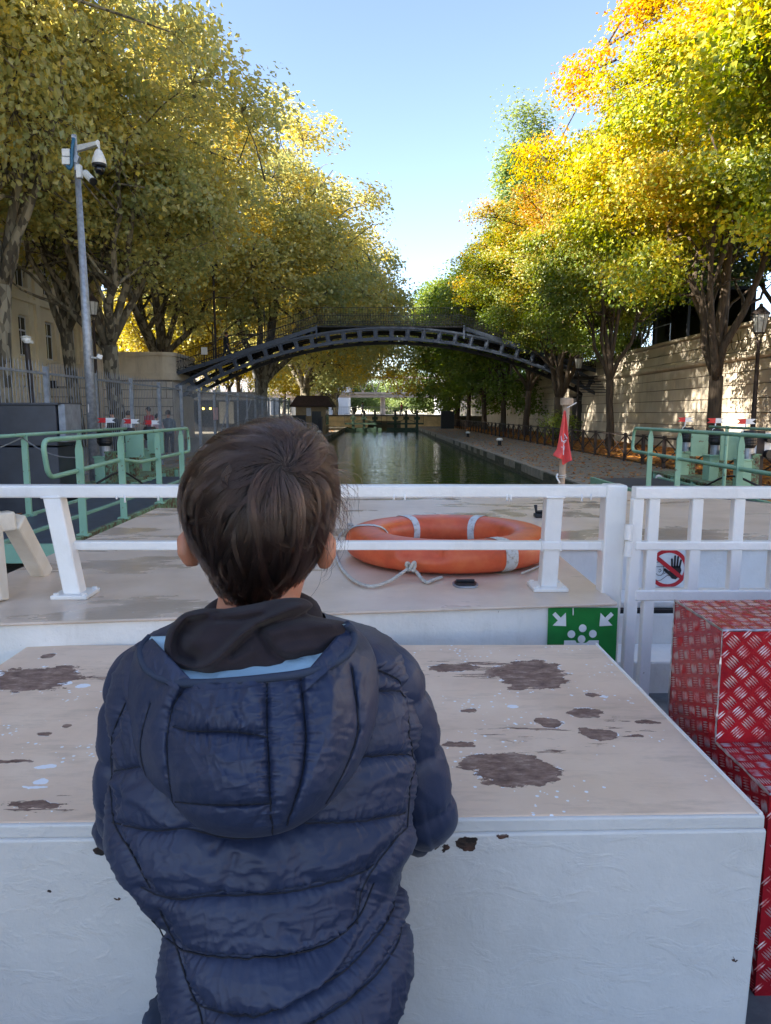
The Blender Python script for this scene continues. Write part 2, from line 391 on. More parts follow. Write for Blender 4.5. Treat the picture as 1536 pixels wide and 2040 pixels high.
def mk_misc():
    t = NT('ring_orange'); v = t.pos()
    c = t.ramp(t.noise(v, 9, 6, .65), [(.25, (.42, .065, .02)), (.5, (.62, .10, .035)), (.75, (.70, .17, .06))])
    d = t.rampf(t.noise(v, 30, 6, .7), .62, .75); c = t.mix(t.math('MULTIPLY', d, .4), c, (.28, .12, .06))
    t.set(Base_Color=c, Roughness=.42, Normal=t.bump(t.noise(v, 45, 5, .6), .0015, .6)); M['ring_orange'] = t.m
    t = NT('ring_band'); v = t.pos()
    d = t.rampf(t.noise(v, 60, 6, .7), .50, .62)
    t.set(Base_Color=t.mix(d, (.55, .57, .58), (.33, .30, .27)), Roughness=.4); M['ring_band'] = t.m
    t = NT('sign_green'); v = t.pos()
    t.set(Base_Color=t.ramp(t.noise(v, 20, 5), [(.3, (.012, .16, .035)), (.7, (.018, .22, .05))]), Roughness=.3); M['sign_green'] = t.m
    t = NT('tread_red'); v = t.pos()
    c = t.ramp(t.noise(v, 8, 5, .6), [(.3, (.22, .004, .010)), (.7, (.42, .010, .018))])
    wrn = t.rampf(t.noise(v, 22, 6, .7), .60, .72); c = t.mix(t.math('MULTIPLY', wrn, .25), c, (.3, .22, .22))
    t.set(Base_Color=c, Roughness=.26, Normal=t.bump(t.noise(v, 80, 3), .0015, .5)); M['tread_red'] = t.m
    t = NT('tread_bar'); v = t.pos()      # raised bars, paint worn off the tops
    w1 = t.rampf(t.noise(v, 25, 5, .7), .42, .58)
    w1b = t.math('MULTIPLY', w1, .85)
    t.set(Base_Color=t.mix(w1b, (.42, .012, .02), (.60, .52, .53)), Roughness=.3, Metallic=t.math('MULTIPLY', w1, .75)); M['tread_bar'] = t.m
    t = NT('quay_stone'); v = t.pos()
    br = t.n('TexBrick'); t.l(t.mapv(v, (1, 1, 1)), br.inputs[0]); br.inputs['Scale'].default_value = 5.5
    br.inputs['Mortar Size'].default_value = .018; br.inputs['Mortar Smooth'].default_value = .4; br.inputs['Brick Width'].default_value = .8; br.inputs['Row Height'].default_value = .5
    br.inputs['Color1'].default_value = (.32, .285, .24, 1); br.inputs['Color2'].default_value = (.22, .195, .165, 1); br.inputs['Mortar'].default_value = (.05, .045, .04, 1)
    n = t.noise(v, 1.3, 6, .65); c = t.mix(t.rampf(n, .35, .75), br.outputs[0], (.17, .165, .13)); 
    lf = t.math('MULTIPLY', t.math('LESS_THAN', t.vor(v, 3.4), .10), t.math('GREATER_THAN', t.noise(v, .7), .5)); c = t.mix(lf, c, (.36, .20, .05))
    t.set(Base_Color=c, Roughness=.8, Normal=t.bump(t.math('SUBTRACT', t.noise(v, 12, 5), br.outputs[1]), .02, .7)); M['quay_stone'] = t.m
    t = NT('coping'); v = t.pos()
    t.set(Base_Color=t.ramp(t.noise(v, 4, 6, .65), [(.3, (.16, .145, .12)), (.7, (.34, .31, .26))]), Roughness=.85, Normal=t.bump(t.noise(v, 22, 5), .01, .7)); M['coping'] = t.m
    t = NT('canal_wall'); v = t.pos()
    t.set(Base_Color=t.ramp(t.noise(t.mapv(v, (1, 1, 4)), 2.5, 6, .65), [(.3, (.025, .035, .018)), (.7, (.11, .10, .075))]), Roughness=.8, Normal=t.bump(t.noise(v, 14, 5), .03, .7)); M['canal_wall'] = t.m
    t = NT('wall_stone'); v = t.pos()
    inf = t.n('ObjectInfo').outputs['Random']
    c = t.ramp(t.noise(v, 1.2, 6, .65), [(.3, (.50, .43, .33)), (.5, (.61, .53, .42)), (.75, (.68, .61, .50))])
    c = t.mix(t.math('MULTIPLY', inf, .30), c, (.42, .36, .28))
    st = t.rampf(t.noise(t.mapv(v, (1.6, 1.6, .22)), 1.5, 6, .7), .52, .72); c = t.mix(t.math('MULTIPLY', st, .5), c, (.27, .24, .20))
    t.set(Base_Color=c, Roughness=.88, Normal=t.bump(t.noise(v, 18, 5), .012, .6)); M['wall_stone'] = t.m
    t = NT('facade_stone'); v = t.pos()
    c = t.ramp(t.noise(v, .7, 6, .6), [(.3, (.66, .57, .42)), (.7, (.78, .70, .55))])
    t.set(Base_Color=c, Roughness=.85, Normal=t.bump(t.noise(v, 10, 4), .01, .5)); M['facade_stone'] = t.m
    t = NT('soil'); v = t.pos()
    c = t.ramp(t.noise(v, 6, 6, .7), [(.3, (.05, .035, .02)), (.7, (.17, .09, .04))])
    t.set(Base_Color=c, Roughness=.95, Normal=t.bump(t.noise(v, 20, 5), .03, .8)); M['soil'] = t.m
    t = NT('ground_far'); v = t.pos()
    t.set(Base_Color=t.ramp(t.noise(v, .3, 5), [(.3, (.12, .115, .10)), (.7, (.20, .185, .16))]), Roughness=.9); M['ground_far'] = t.m
    t = NT('water'); v = t.pos()
    a = t.noise(t.mapv(v, (.8, 1.5, 1)), 2.0, 2, .5, .5); b = t.noise(t.mapv(v, (.7, 1.5, 1)), 6.0, 2, .5, .3)
    h = t.math('ADD', t.math('MULTIPLY', a, 1.0), t.math('MULTIPLY', b, .34))
    t.set(Base_Color=(.034, .058, .014), Roughness=.010, IOR=1.33, Normal=t.bump(h, .030, .7)); t.b.inputs['Specular IOR Level'].default_value = .7
    M['water'] = t.m
    t = NT('bark_plane'); v = t.obj()
    vo = t.vor(t.mapv(v, (1, 1, .45)), 7, out='Color'); sp = t.n('SeparateXYZ'); t.l(vo, sp.inputs[0])
    c = t.ramp(sp.outputs[0], [(.2, (.07, .06, .045)), (.5, (.14, .12, .085)), (.8, (.26, .23, .17))])
    t.set(Base_Color=c, Roughness=.9, Normal=t.bump(t.noise(v, 14, 5), .02, .8)); M['bark_plane'] = t.m
    t = NT('bark_dark'); v = t.obj()
    n = t.noise(t.mapv(v, (1, 1, .12)), 18, 5, .65)
    t.set(Base_Color=t.ramp(n, [(.3, (.035, .024, .017)), (.7, (.12, .088, .06))]), Roughness=.95, Normal=t.bump(n, .03, .9)); M['bark_dark'] = t.m
    for nm, st in (('litter', [(0, (.42, .13, .02)), (.35, (.55, .25, .03)), (.7, (.30, .10, .03)), (1, (.16, .07, .03))]),):
        t = NT(nm); a = t.n('Attribute', attribute_name='lv'); s_ = t.n('SeparateColor'); t.l(a.outputs['Color'], s_.inputs[0])
        t.set(Base_Color=t.ramp(s_.outputs[0], st), Roughness=.8); M[nm] = t.m
mk_misc()
def leafmat(name, stops, trans=.45, clump=.5, gloss=.05, hw=.25):
    """stops run dark/green -> bright/yellow; picked by leaf random + clump random + crown noise"""
    t = NT(name); a = t.n('Attribute', attribute_name='lv'); s_ = t.n('SeparateColor'); t.l(a.outputs['Color'], s_.inputs[0])
    big = t.noise(t.pos(), .28, 3, .5)
    f = t.math('ADD', t.math('MULTIPLY', s_.outputs[0], .38), t.math('MULTIPLY', s_.outputs[1], clump * .5))
    f = t.math('ADD', f, t.math('MULTIPLY', t.math('SUBTRACT', big, .5), 1.3))
    f = t.math('ADD', f, t.math('MULTIPLY', t.math('SUBTRACT', s_.outputs[2], .35), hw))
    c = t.ramp(f, stops)
    d = t.n('BsdfDiffuse'); tr = t.n('BsdfTranslucent'); gl = t.n('BsdfGlossy'); gl.inputs['Roughness'].default_value = .45
    t.l(c, d.inputs[0])
    hs = t.n('HueSaturation'); hs.inputs['Hue'].default_value = .49; hs.inputs['Saturation'].default_value = 1.15; hs.inputs['Value'].default_value = 1.6; t.l(c, hs.inputs['Color'])
    t.l(hs.outputs[0], tr.inputs[0])
    m1 = t.n('MixShader'); m1.inputs[0].default_value = trans; t.l(d.outputs[0], m1.inputs[1]); t.l(tr.outputs[0], m1.inputs[2])
    m2 = t.n('MixShader'); m2.inputs[0].default_value = gloss; t.l(m1.outputs[0], m2.inputs[1]); t.l(gl.outputs[0], m2.inputs[2])
    t.l(m2.outputs[0], t.out.inputs[0]); M[name] = t.m
leafmat('leaf_maple_gold', [(0, (.10, .16, .015)), (.2, (.24, .29, .02)), (.38, (.46, .44, .024)), (.58, (.66, .48, .026)), (.76, (.64, .36, .03)), (.90, (.54, .22, .03)), (1, (.42, .14, .03))], .44, hw=.50)
leafmat('leaf_maple_olive', [(0, (.09, .15, .02)), (.26, (.17, .22, .024)), (.46, (.29, .28, .03)), (.64, (.42, .29, .035)), (.82, (.44, .21, .04)), (1, (.34, .14, .03))], .42, hw=.45)
leafmat('leaf_maple_green', [(0, (.08, .14, .022)), (.4, (.14, .21, .03)), (.7, (.24, .27, .035)), (1, (.38, .28, .045))], .42)
leafmat('leaf_plane', [(0, (.27, .31, .13)), (.30, (.42, .41, .16)), (.52, (.56, .49, .15)), (.78, (.70, .56, .11)), (1, (.70, .47, .09))], .52)
leafmat('leaf_plane_yellow', [(0, (.36, .33, .06)), (.35, (.54, .44, .06)), (.65, (.68, .52, .06)), (1, (.66, .40, .06))], .5)
leafmat('leaf_yellow', [(0, (.30, .28, .05)), (.5, (.42, .35, .06)), (1, (.44, .29, .05))], .4)
leafmat('leaf_poplar', [(0, (.14, .22, .08)), (.5, (.24, .30, .10)), (1, (.38, .38, .11))], .4)
leafmat('leaf_dark', [(0, (.03, .055, .015)), (.6, (.07, .10, .025)), (1, (.12, .14, .03))], .35)

# ================================================================== THE SETTING
mb = MB(); mb.box2((-300, -80, -9), (300, 900, -5)); struct('ground', mb, 'ground_far')
mb = MB(); mb.add([(XL - .05, -60, ZW), (XR + .05, -60, ZW), (XR + .05, 84.2, ZW), (XL - .05, 84.2, ZW)], [(0, 1, 2, 3)])
struct('water', mb, 'water')
def quay(name, xa, xb, edge):
    mb = MB(); mb.box2((xa, -60, -4.9), (xb, 90, ZQ - .02)); q = struct(name, mb, 'canal_wall')
    g = MB(); lo, hi = (xa + .004, xb - .42) if edge == xb else (xa + .42, xb - .004)
    g.box2((lo, -59.9, ZQ - .018), (hi, 89.9, ZQ)); g.build('paving', 'quay_stone', q, kind='structure')
    # coping stones along the edge, each a block
    src = MB(); src.box((0, 0, 0), (.42, .985, .26)); s0 = src.build('coping_stone', 'coping', None, local=True, bevel=.012)
    s0.parent = q; first = True
    for k in range(78):
        y = 2.5 + k * 1.0
        if y < 5 and edge == xb: pass
        s = s0 if first else inst(s0, 'coping_stone', q); first = False
        s.location = (edge + (-.205 if edge == xb else .205) + random.uniform(-.012, .012), y + .5, ZQ - .112 + random.uniform(-.006, .008))
    return q
lq = quay('left_quay', -60, XL, XL)
rq = quay('right_quay', XR, 13.3, XR)
mb = MB(); mb.box2((8.35, -30, ZQ), (13.2, 88, ZQ + .03)); struct('planting_strip', mb, 'soil')
mb = MB(); mb.box2((13.55, -40, -4.8), (120, 130, 3.0)); struct('upper_street', mb, 'ground_far')
mb = MB(); mb.box2((-120, 87.8, -4.9), (13.5, 400, -.42)); struct('far_street', mb, 'ground_far')

# fallen leaves behind the right fence and a few on the quays
def litter(name, n, xs, ys, z, mat, s=(.05, .09), extra=None):
    x = rng.uniform(xs[0], xs[1], n); y = ys[0] + (ys[1] - ys[0]) * rng.random(n) ** 1.6
    a = rng.uniform(0, 6.28, n); sz = rng.uniform(s[0], s[1], n); tl = rng.uniform(-.6, .6, (n, 2))
    V = np.zeros((n, 4, 3))
    for k, (dx, dy) in enumerate([(-1, 0), (0, -.75), (1, 0), (0, .75)]):
        V[:, k, 0] = x + sz * (dx * np.cos(a) - dy * np.sin(a)); V[:, k, 1] = y + sz * (dx * np.sin(a) + dy * np.cos(a))
        V[:, k, 2] = z + .012 + sz * .55 * np.abs(dx * tl[:, 0] + dy * tl[:, 1]) + rng.uniform(0, .03, n)
    at_ = np.repeat(np.stack([rng.random(n), rng.random(n), rng.random(n), np.ones(n)], 1), 4, 0)
    return rawmesh(name, V.reshape(-1, 3), np.arange(4 * n).reshape(-1, 4), mat, smooth=False, attrs=at_, kind='stuff')
o = litter('fallen_leaves', 26000, (8.3, 13.0), (10, 80), ZQ + .03, 'litter'); tag(o, 'orange and brown fallen leaves lying under the trees behind the low fence', 'leaves'); o['kind'] = 'stuff'
o = litter('quay_leaves', 3500, (-6.4, -3.3), (9, 70), ZQ, 'litter', (.03, .06)); tag(o, 'dry leaves scattered over the left quay paving inside the spiked fence', 'leaves'); o['kind'] = 'stuff'
o = litter('scattered_leaves', 4500, (4.7, 8.3), (9, 70), ZQ, 'litter', (.03, .06)); tag(o, 'few dry leaves scattered over the right quay paving', 'leaves'); o['kind'] = 'stuff'

# ------------------------------------------------------------------ trees
def grow(seed, fork, r0, ctr, rad, nlimb, nclump, nleaf, lsize, lean=(0, 0), crad=.75, flat=.6, shell=.62, spread=.5, lobes=.28):
    """returns (wood MB, leaf verts, leaf attrs) in local coordinates, base at the origin"""
    g = np.random.default_rng(seed); wood = MB()
    C = np.array(ctr, float); Rd = np.array(rad, float)
    top = np.array([lean[0], lean[1], fork])
    tr = [np.array([0, 0, -.1]), np.array([lean[0] * .25 + g.normal(0, .04), lean[1] * .25, fork * .35]), np.array([lean[0] * .6, lean[1] * .6 + g.normal(0, .05), fork * .7]), top]
    wood.tube([Vector(p) for p in tr], [r0 * 1.35, r0 * 1.02, r0 * .95, r0 * 1.0], 12)
    nodes = []
    ph = g.uniform(0, 6.28)
    for i in range(nlimb):
        a = ph + i * 2.399; k = (i + .5) / nlimb
        up = .25 + .75 * (1 - k); out = math.sqrt(max(.05, 1 - (up * .9 - .15) ** 2)) * (.45 + .4 * k)
        tgt = C + Rd * np.array([math.cos(a) * out * spread * 1.5, math.sin(a) * out * spread * 1.5, (up - .45) * 1.15])
        mid = top + (tgt - top) * .42 + np.array([math.cos(a), math.sin(a), 0]) * Rd[0] * .05 + g.normal(0, .18, 3)
        q = []; st = top - np.array([0, 0, fork * g.uniform(.0, .10)])
        for s_ in range(8):
            t = s_ / 7; p = st * (1 - t) ** 2 + mid * 2 * t * (1 - t) + tgt * t * t
            if s_: p = p + g.normal(0, .10 * (1 + t), 3)
            q.append(p)
        rr = [r0 * (.55 if i else .75) * (1 - .85 * s_ / 7) + .012 for s_ in range(8)]
        wood.tube([Vector(p) for p in q], rr, 8)
        nodes += [(q[j], rr[j]) for j in range(2, 8)]
        for b in range(9):                                     # second order
            j = int(g.integers(2, 8)); p0 = q[j]
            d = p0 - C; d = d / (np.linalg.norm(d / Rd) + .15); dirn = d * g.uniform(.55, 1.0) + g.normal(0, 1, 3) * Rd * .30
            tg = C + np.clip(dirn / Rd, -1, 1) * Rd * .88; tg[2] = max(tg[2], C[2] - Rd[2] * .8)
            m = (p0 + tg) / 2 + g.normal(0, .3, 3) + np.array([0, 0, .35])
            pts = []
            for s_ in range(6):
                t = s_ / 5; pts.append(p0 * (1 - t) ** 2 + m * 2 * t * (1 - t) + tg * t * t + (g.normal(0, .07, 3) if s_ else 0))
            r1 = min(rr[j] * .6, r0 * .26)
            rb = [r1 * (1 - .85 * s_ / 5) + .007 for s_ in range(6)]
            wood.tube([Vector(p) for p in pts], rb, 5, caps=False)
            nodes += [(pts[k_], rb[k_]) for k_ in range(1, 6)]
    NP = np.array([n_[0] for n_ in nodes])
    # boughs in the shell of a lobed ellipsoid, leaf clumps gathered round each bough: lumps with gaps between
    nb = max(10, nclump // 13)
    lob = g.normal(0, 1, (14, 3)); lob /= np.linalg.norm(lob, axis=1)[:, None]; la = g.uniform(-.55, 1, 14)
    k_ = np.arange(nb) + .5; ph2 = np.arccos(1 - 1.86 * k_ / nb); th2 = 2.39996 * k_ + g.uniform(0, 6)
    d = np.stack([np.cos(th2) * np.sin(ph2), np.sin(th2) * np.sin(ph2), np.cos(ph2)], 1) + g.normal(0, .10, (nb, 3)); d /= np.linalg.norm(d, axis=1)[:, None]
    rf = 1 + lobes * (np.maximum(0, (d @ lob.T) - .62) / .38 @ la) - .04
    rb_ = Rd.mean() * g.uniform(.17, .33, nb) * (46 / nb) ** .35
    bc = C + d * (Rd * 1.0) * (rf * g.uniform(.62, 1.0, nb))[:, None] - d * rb_[:, None] * .65
    inner = g.random(nb) < .16; bc[inner] = C + (bc[inner] - C) * .55
    cc = []; par_ = []
    for q_, r_b in zip(bc, rb_):
        j = int(np.argmin(((NP - q_) ** 2).sum(1))); q0 = NP[j]; m = (q0 + q_) / 2 + g.normal(0, .15, 3)
        wood.tube([Vector(q0), Vector(m), Vector(q_)], [.045, .034, .022], 4, caps=False)
        kk = max(5, int(nclump / nb * (r_b / rb_.mean()) ** 1.7)); ou = (q_ - C) / Rd; ou /= np.linalg.norm(ou) + .01
        dd = g.normal(0, 1, (kk, 3)) + ou * .55 + np.array([0, 0, .35]); dd /= np.linalg.norm(dd, axis=1)[:, None]
        pp0 = q_ + dd * np.array([1.1, 1.1, .8]) * r_b * g.uniform(.45, 1.05, kk)[:, None]
        for p in pp0:
            wood.tube([Vector(q_), Vector((q_ + p) / 2 + g.normal(0, .08, 3)), Vector(p)], [.018, .012, .005], 3, caps=False); cc.append(p)
    cc = np.array(cc)
    n = len(cc) * nleaf
    idx = np.repeat(np.arange(len(cc)), nleaf)
    cs = g.uniform(.55, 1.25, len(cc))[idx][:, None]
    off = np.clip(g.normal(0, 1, (n, 3)), -1.7, 1.7) * np.array([1, 1, flat]) * crad * .5 * cs
    P = cc[idx] + off; P[:, 2] -= .10 * (off[:, 0] ** 2 + off[:, 1] ** 2) / (crad * .5) 
    nrm = g.normal(0, .55, (n, 3)); nrm[:, 2] += .75; outw = (P - C) / Rd; nrm += outw * .55
    nrm /= np.linalg.norm(nrm, axis=1)[:, None]
    t1 = np.cross(nrm, g.normal(0, 1, (n, 3))); t1 /= np.linalg.norm(t1, axis=1)[:, None]; t2 = np.cross(nrm, t1)
    s_ = g.uniform(.6, 1.15, n)[:, None] * lsize * .5
    V = np.stack([P - t1 * s_, P - t2 * s_ * .75 - nrm * s_ * .22, P + t1 * s_ * 1.05, P + t2 * s_ * .75 - nrm * s_ * .22], 1)
    hz = np.clip((P[:, 2] - C[2]) / Rd[2] * .5 + .5, 0, 1)
    A = np.stack([g.random(n), g.random(len(cc))[idx], hz, np.ones(n)], 1)
    return wood, V.reshape(-1, 3), np.repeat(A, 4, 0)
TM = {}
def proto(kind, *a, bark='bark_dark', **k):
    wood, V, A = grow(*a, **k)
    TM[kind] = (wood, V, A, bark, [None, None])
def tree(kind, name, label, cat, group, x, y, z, mat, rz=0, sc_=(1, 1, 1)):
    wood, V, A, bark, cache = TM[kind]
    r = thing(name, label, cat, (x, y, z), group, rz); r.scale = sc_
    if cache[0] is None:
        t = wood.build('trunk', bark, r, smooth=True, local=True); c = rawmesh('crown', V, np.arange(len(V)).reshape(-1, 4), mat, r, smooth=False, attrs=A, local=True)
        cache[0], cache[1] = t.data, c.data
    else:
        t = bpy.data.objects.new('trunk', cache[0]); c = bpy.data.objects.new('crown', cache[1])
        for q in (t, c): COL.objects.link(q); q.parent = r
    c.material_slots[0].link = 'OBJECT'; c.material_slots[0].material = M[mat]
    c['kind'] = 'stuff' if False else c.get('kind', 'thing')
    if 'kind' in c: del c['kind']
    return r
GL = 'plane trees along the left quay'; GR = 'maple trees in a row along the right quay'
# left row: tall plane trees
proto('planeA', 11, 5.2, .34, (0, 0, 13.6), (7.2, 7.4, 7.4), 7, 860, 52, .25, (.3, .2), crad=1.15, bark='bark_plane', spread=.55, lobes=.5)
proto('planeB', 12, 4.8, .36, (.6, 0, 13.4), (8.4, 8.0, 7.2), 7, 980, 52, .26, (-.2, .3), crad=1.2, bark='bark_plane', spread=.6, lobes=.5)
proto('planeC', 13, 3.6, .40, (1.0, 0, 11.0), (8.8, 8.6, 7.8), 7, 980, 54, .28, (.2, -.2), crad=1.25, bark='bark_plane', spread=.65, lobes=.5)
LT = [('planeA', -12.7, 25.0, 'leaf_plane', .4, (.85, .9, 1.12), 'tall plane tree at the left edge in front of the stone building'),
      ('planeA', -13.8, 34.0, 'leaf_plane', 2.9, (.8, .8, 1.0), 'plane tree whose trunk stands behind the camera pole'),
      ('planeB', -11.4, 32.5, 'leaf_plane', 2.2, (.90, .95, .93), 'pale slender plane tree rising beside the stone bridge parapet'),
      ('planeB', -14.2, 47.5, 'leaf_plane', 4.0, (1.1, 1.05, 1.02), 'plane tree rising behind the stone bridge parapet'),
      ('planeC', -8.0, 50.5, 'leaf_plane', 0.2, (1.05, 1, 1.06), 'thick dark plane trunk seen through the left part of the footbridge arch'),
      ('planeC', -6.2, 62, 'leaf_plane', .5, (1.0, 1, 1.0), 'plane tree whose crown reaches furthest over the canal'),
      ('planeC', -5.6, 74, 'leaf_plane_yellow', 1.0, (1.0, 1, 1.0), 'golden plane tree seen under the footbridge left of the keeper hut'),
      ('planeC', -6.2, 87, 'leaf_plane_yellow', 5.0, (1.05, 1, 1.05), 'golden plane tree behind the lock keeper hut'),
      ('planeC', -5.5, 101, 'leaf_plane', 2.6, (1, 1, .95), 'last plane tree of the left row near the far steel viaduct'),
      ('planeA', -12.4, 12.0, 'leaf_plane', 3.4, (.85, .9, 1.1), 'plane tree left of the frame beside the boat'),
      ]
for k, x, y, m_, rz, s_, lab in LT: tree(k, 'plane_tree', lab, 'tree', GL, x, y, ZQ, m_, rz, s_)
# sunlit yellow trees behind the left row
proto('backA', 21, 3.5, .22, (0, 0, 8.5), (5.2, 5.2, 6.2), 6, 620, 50, .30, (.2, 0), crad=1.5, spread=.55)
BT = [(-17.5, 66, 'slim yellow tree glowing behind the stone parapet, left end'), (-23.5, 78, 'yellow tree glowing beyond the corner of the stone building'),
      (-15.5, 84, 'bright yellow tree seen between the two left plane trunks'), (-30, 92, 'wide yellow tree far behind the building corner'), (-20, 100, 'yellow tree far behind the left end of the footbridge'), (-14, 112, 'yellow tree in the distance over the stair of the footbridge')]
for i, (x, y, lab) in enumerate(BT): tree('backA', 'yellow_tree', lab, 'tree', 'yellow trees behind the left row', x, y, ZQ + 1, 'leaf_yellow', i * 1.3, (1.1, 1.1, 1.05 + .1 * (i % 3)))
# right row: maples
proto('mapleA', 31, 2.9, .235, (-.2, 0, 10.4), (4.3, 5.2, 5.8), 6, 1150, 105, .155, (.05, .1), crad=1.0, flat=.5, spread=.55, shell=.68, lobes=.5)
proto('mapleB', 32, 3.1, .20, (-.2, 0, 10.3), (4.0, 5.2, 5.4), 6, 900, 85, .175, (-.1, .1), crad=1.05, flat=.5, spread=.55, shell=.68, lobes=.5)
proto('mapleC', 33, 2.9, .20, (-.3, 0, 8.6), (4.4, 5.4, 6.4), 6, 1000, 46, .24, (-.1, .1), crad=1.15, flat=.6, spread=.55, shell=.68, lobes=.5)
RT = [(10.5, 22.4, 'mapleA', 'leaf_maple_gold', 0.3, (.82, 1, .93), 'large golden maple in front of the engraved wall'),
      (10.5, 32.4, 'mapleB', 'leaf_maple_olive', 0.2, (.74, 1, .97), 'olive and orange maple whose foliage hides the right end of the footbridge'),
      (10.3, 41.0, 'mapleA', 'leaf_maple_olive', 3.1, (.98, .95, .84), 'bronze maple standing left of the dark gate in the wall'),
      (10.3, 49.8, 'mapleB', 'leaf_maple_olive', 4.0, (1.05, 1, .98), 'forked maple just beyond the right foot of the footbridge'),
      (10.1, 57.5, 'mapleC', 'leaf_maple_green', 5.0, (1.2, 1, 1.02), 'green maple, second beyond the footbridge on the right'),
      (9.9, 66.0, 'mapleC', 'leaf_maple_green', .8, (1.3, 1, 1.06), 'green maple, third beyond the footbridge on the right'),
      (9.6, 75, 'mapleC', 'leaf_maple_green', 2.0, (1.42, 1, 1.12), 'green maple, fourth beyond the footbridge, near the far lock'),
      (9.4, 84, 'mapleC', 'leaf_maple_green', 3.0, (1.55, 1, 1.2), 'maple at the far lock gates on the right bank'),
      (9.4, 94, 'mapleC', 'leaf_maple_green', 4.4, (1.65, 1, 1.3), 'maple beyond the far lock gates on the right bank'),
      (10.4, 12.9, 'mapleA', 'leaf_maple_gold', 5.2, (1.0, 1, .97), 'nearest golden maple, its branches entering at the upper right')]
for x, y, k, m_, rz, s_, lab in RT: tree(k, 'maple_tree', lab, 'tree', GR, x, y, ZQ, m_, rz, s_)
proto('poplar', 41, 6, .3, (0, 0, 17), (3.1, 3.1, 14.5), 7, 900, 60, .34, (0, 0), crad=1.7, flat=1.3, spread=.35, lobes=.4)
tree('poplar', 'poplar_tree', 'tall pointed poplar standing against the sky beyond the maples', 'tree', None, 13.4, 70, 1.0, 'leaf_poplar', .5, (.95, .95, .82))
tree('poplar', 'poplar_tree', 'shorter grey poplar close right of the tall pointed one', 'tree', None, 17.0, 72, 0.0, 'leaf_poplar', 2.5, (.9, .9, .66))
for i, (x, y, s_) in enumerate([(17.5, 24, .85), (18.5, 33, .9), (17.5, 43, .85), (19, 54, .95), (22, 66, 1)]):
    tree('mapleB', 'street_tree', ['dark green tree on the upper street right above the engraved letters', 'dark tree on the upper street between the two nearest maples', 'dark tree above the gate in the wall', 'tree on the upper street beyond the footbridge', 'farthest tree on the upper street behind the poplars'][i], 'tree', 'trees on the upper street', x, y, 1.2, 'leaf_dark', i * 1.1, (1, 1, s_))
# far trees closing the view
for i, (x, y, s_) in enumerate([(-6, 190, 1.5), (3, 205, 1.3), (10, 185, 1.5), (18, 170, 1.3), (-16, 180, 1.5), (28, 165, 1.5), (-28, 170, 1.6), (40, 170, 1.6)]):
    tree('backA', 'distant_tree', ['round green tree left of the gap of sky beyond the far lock', 'green tree closing the canal axis beyond the viaduct', 'green tree right of the canal axis in the far distance', 'distant tree behind the right maples', 'distant tree behind the left plane trees', 'farther distant tree on the right', 'farther distant tree on the left', 'farthest distant tree on the right'][i], 'tree', 'distant trees beyond the far lock', x, y, -4.5, 'leaf_poplar', i * .9, (s_, s_, s_ * .80))
# shrub by the right wall
proto('shrub', 51, .35, .03, (0, 0, .95), (.8, .8, .75), 4, 60, 26, .11, crad=.4, flat=1, shell=.3)
tree('shrub', 'shrub', 'thin green shrub behind the low fence left of the dark gate', 'shrub', None, 9.2, 36.5, ZQ, 'leaf_maple_green', 0, (1.1, 1.1, 1))

# ------------------------------------------------------------------ right retaining wall, block by block
WX = 13.0; ztop, zmold = 3.12, 1.95
wall = thing('retaining_wall', 'long sandstone retaining wall behind the right maples with engraved letters and moulding', 'wall', (WX, 20, ZQ))
mb = MB(); mb.box2((WX + .05, -40, -4.5), (WX + .5, 45.6, ztop)); mb.box2((WX + .05, 48.6, -4.5), (WX + .5, 130, ztop)); mb.box2((WX + .05, 45.6, 1.2), (WX + .5, 48.6, ztop)); mb.build('wall_core', 'wall_stone', wall)
simple('joint_dark', (.16, .13, .10), .95)
MB().box2((WX + .02, 20, ZQ), (WX + .048, 45.55, 2.94)).build('joint_backing', 'joint_dark', wall); MB().box2((WX + .02, 48.65, ZQ), (WX + .048, 66, 2.94)).build('joint_backing', 'joint_dark', wall)
zs = [ZQ, -1.05, -.52, 0.0, .50, .98, 1.42, 1.80]
blk = MB(); blk.box((0, 0, 0), (.16, 1, 1)); b0 = blk.build('stone_block', 'wall_stone', wall, local=True, bevel=.0)
b0.hide_render = False; used0 = False; cnt = 0
def block(y0, y1, z0, z1, proud=0):
    global used0, cnt
    s = b0 if not used0 else inst(b0, 'stone_block', wall); used0 = True; cnt += 1
    s.location = (.0 - proud + random.uniform(-.004, .004), (y0 + y1) / 2 - 20, (z0 + z1) / 2 - ZQ)
    s.scale = (1, (y1 - y0) - .014, (z1 - z0) - .030)
for r_ in range(len(zs) - 1):
    y = 20.0 - (r_ % 2) * .9
    while y < 66:
        L = random.choice([1.5, 1.8, 2.1])
        y1 = y + L
        if not (y1 > 45.6 and y < 48.6 and zs[r_] < 1.2): block(y, y1, zs[r_], zs[r_ + 1])
        elif y < 45.5: block(y, 45.6, zs[r_], zs[r_ + 1])
        elif y1 > 48.7: block(48.6, y1, zs[r_], zs[r_ + 1])
        y = y1
for za, zb in ((2.14, 2.52), (2.53, 2.94)):
    y = 20.0
    while y < 66:
        L = 2.2; block(y, y + L, za, zb, .0); y += L
    
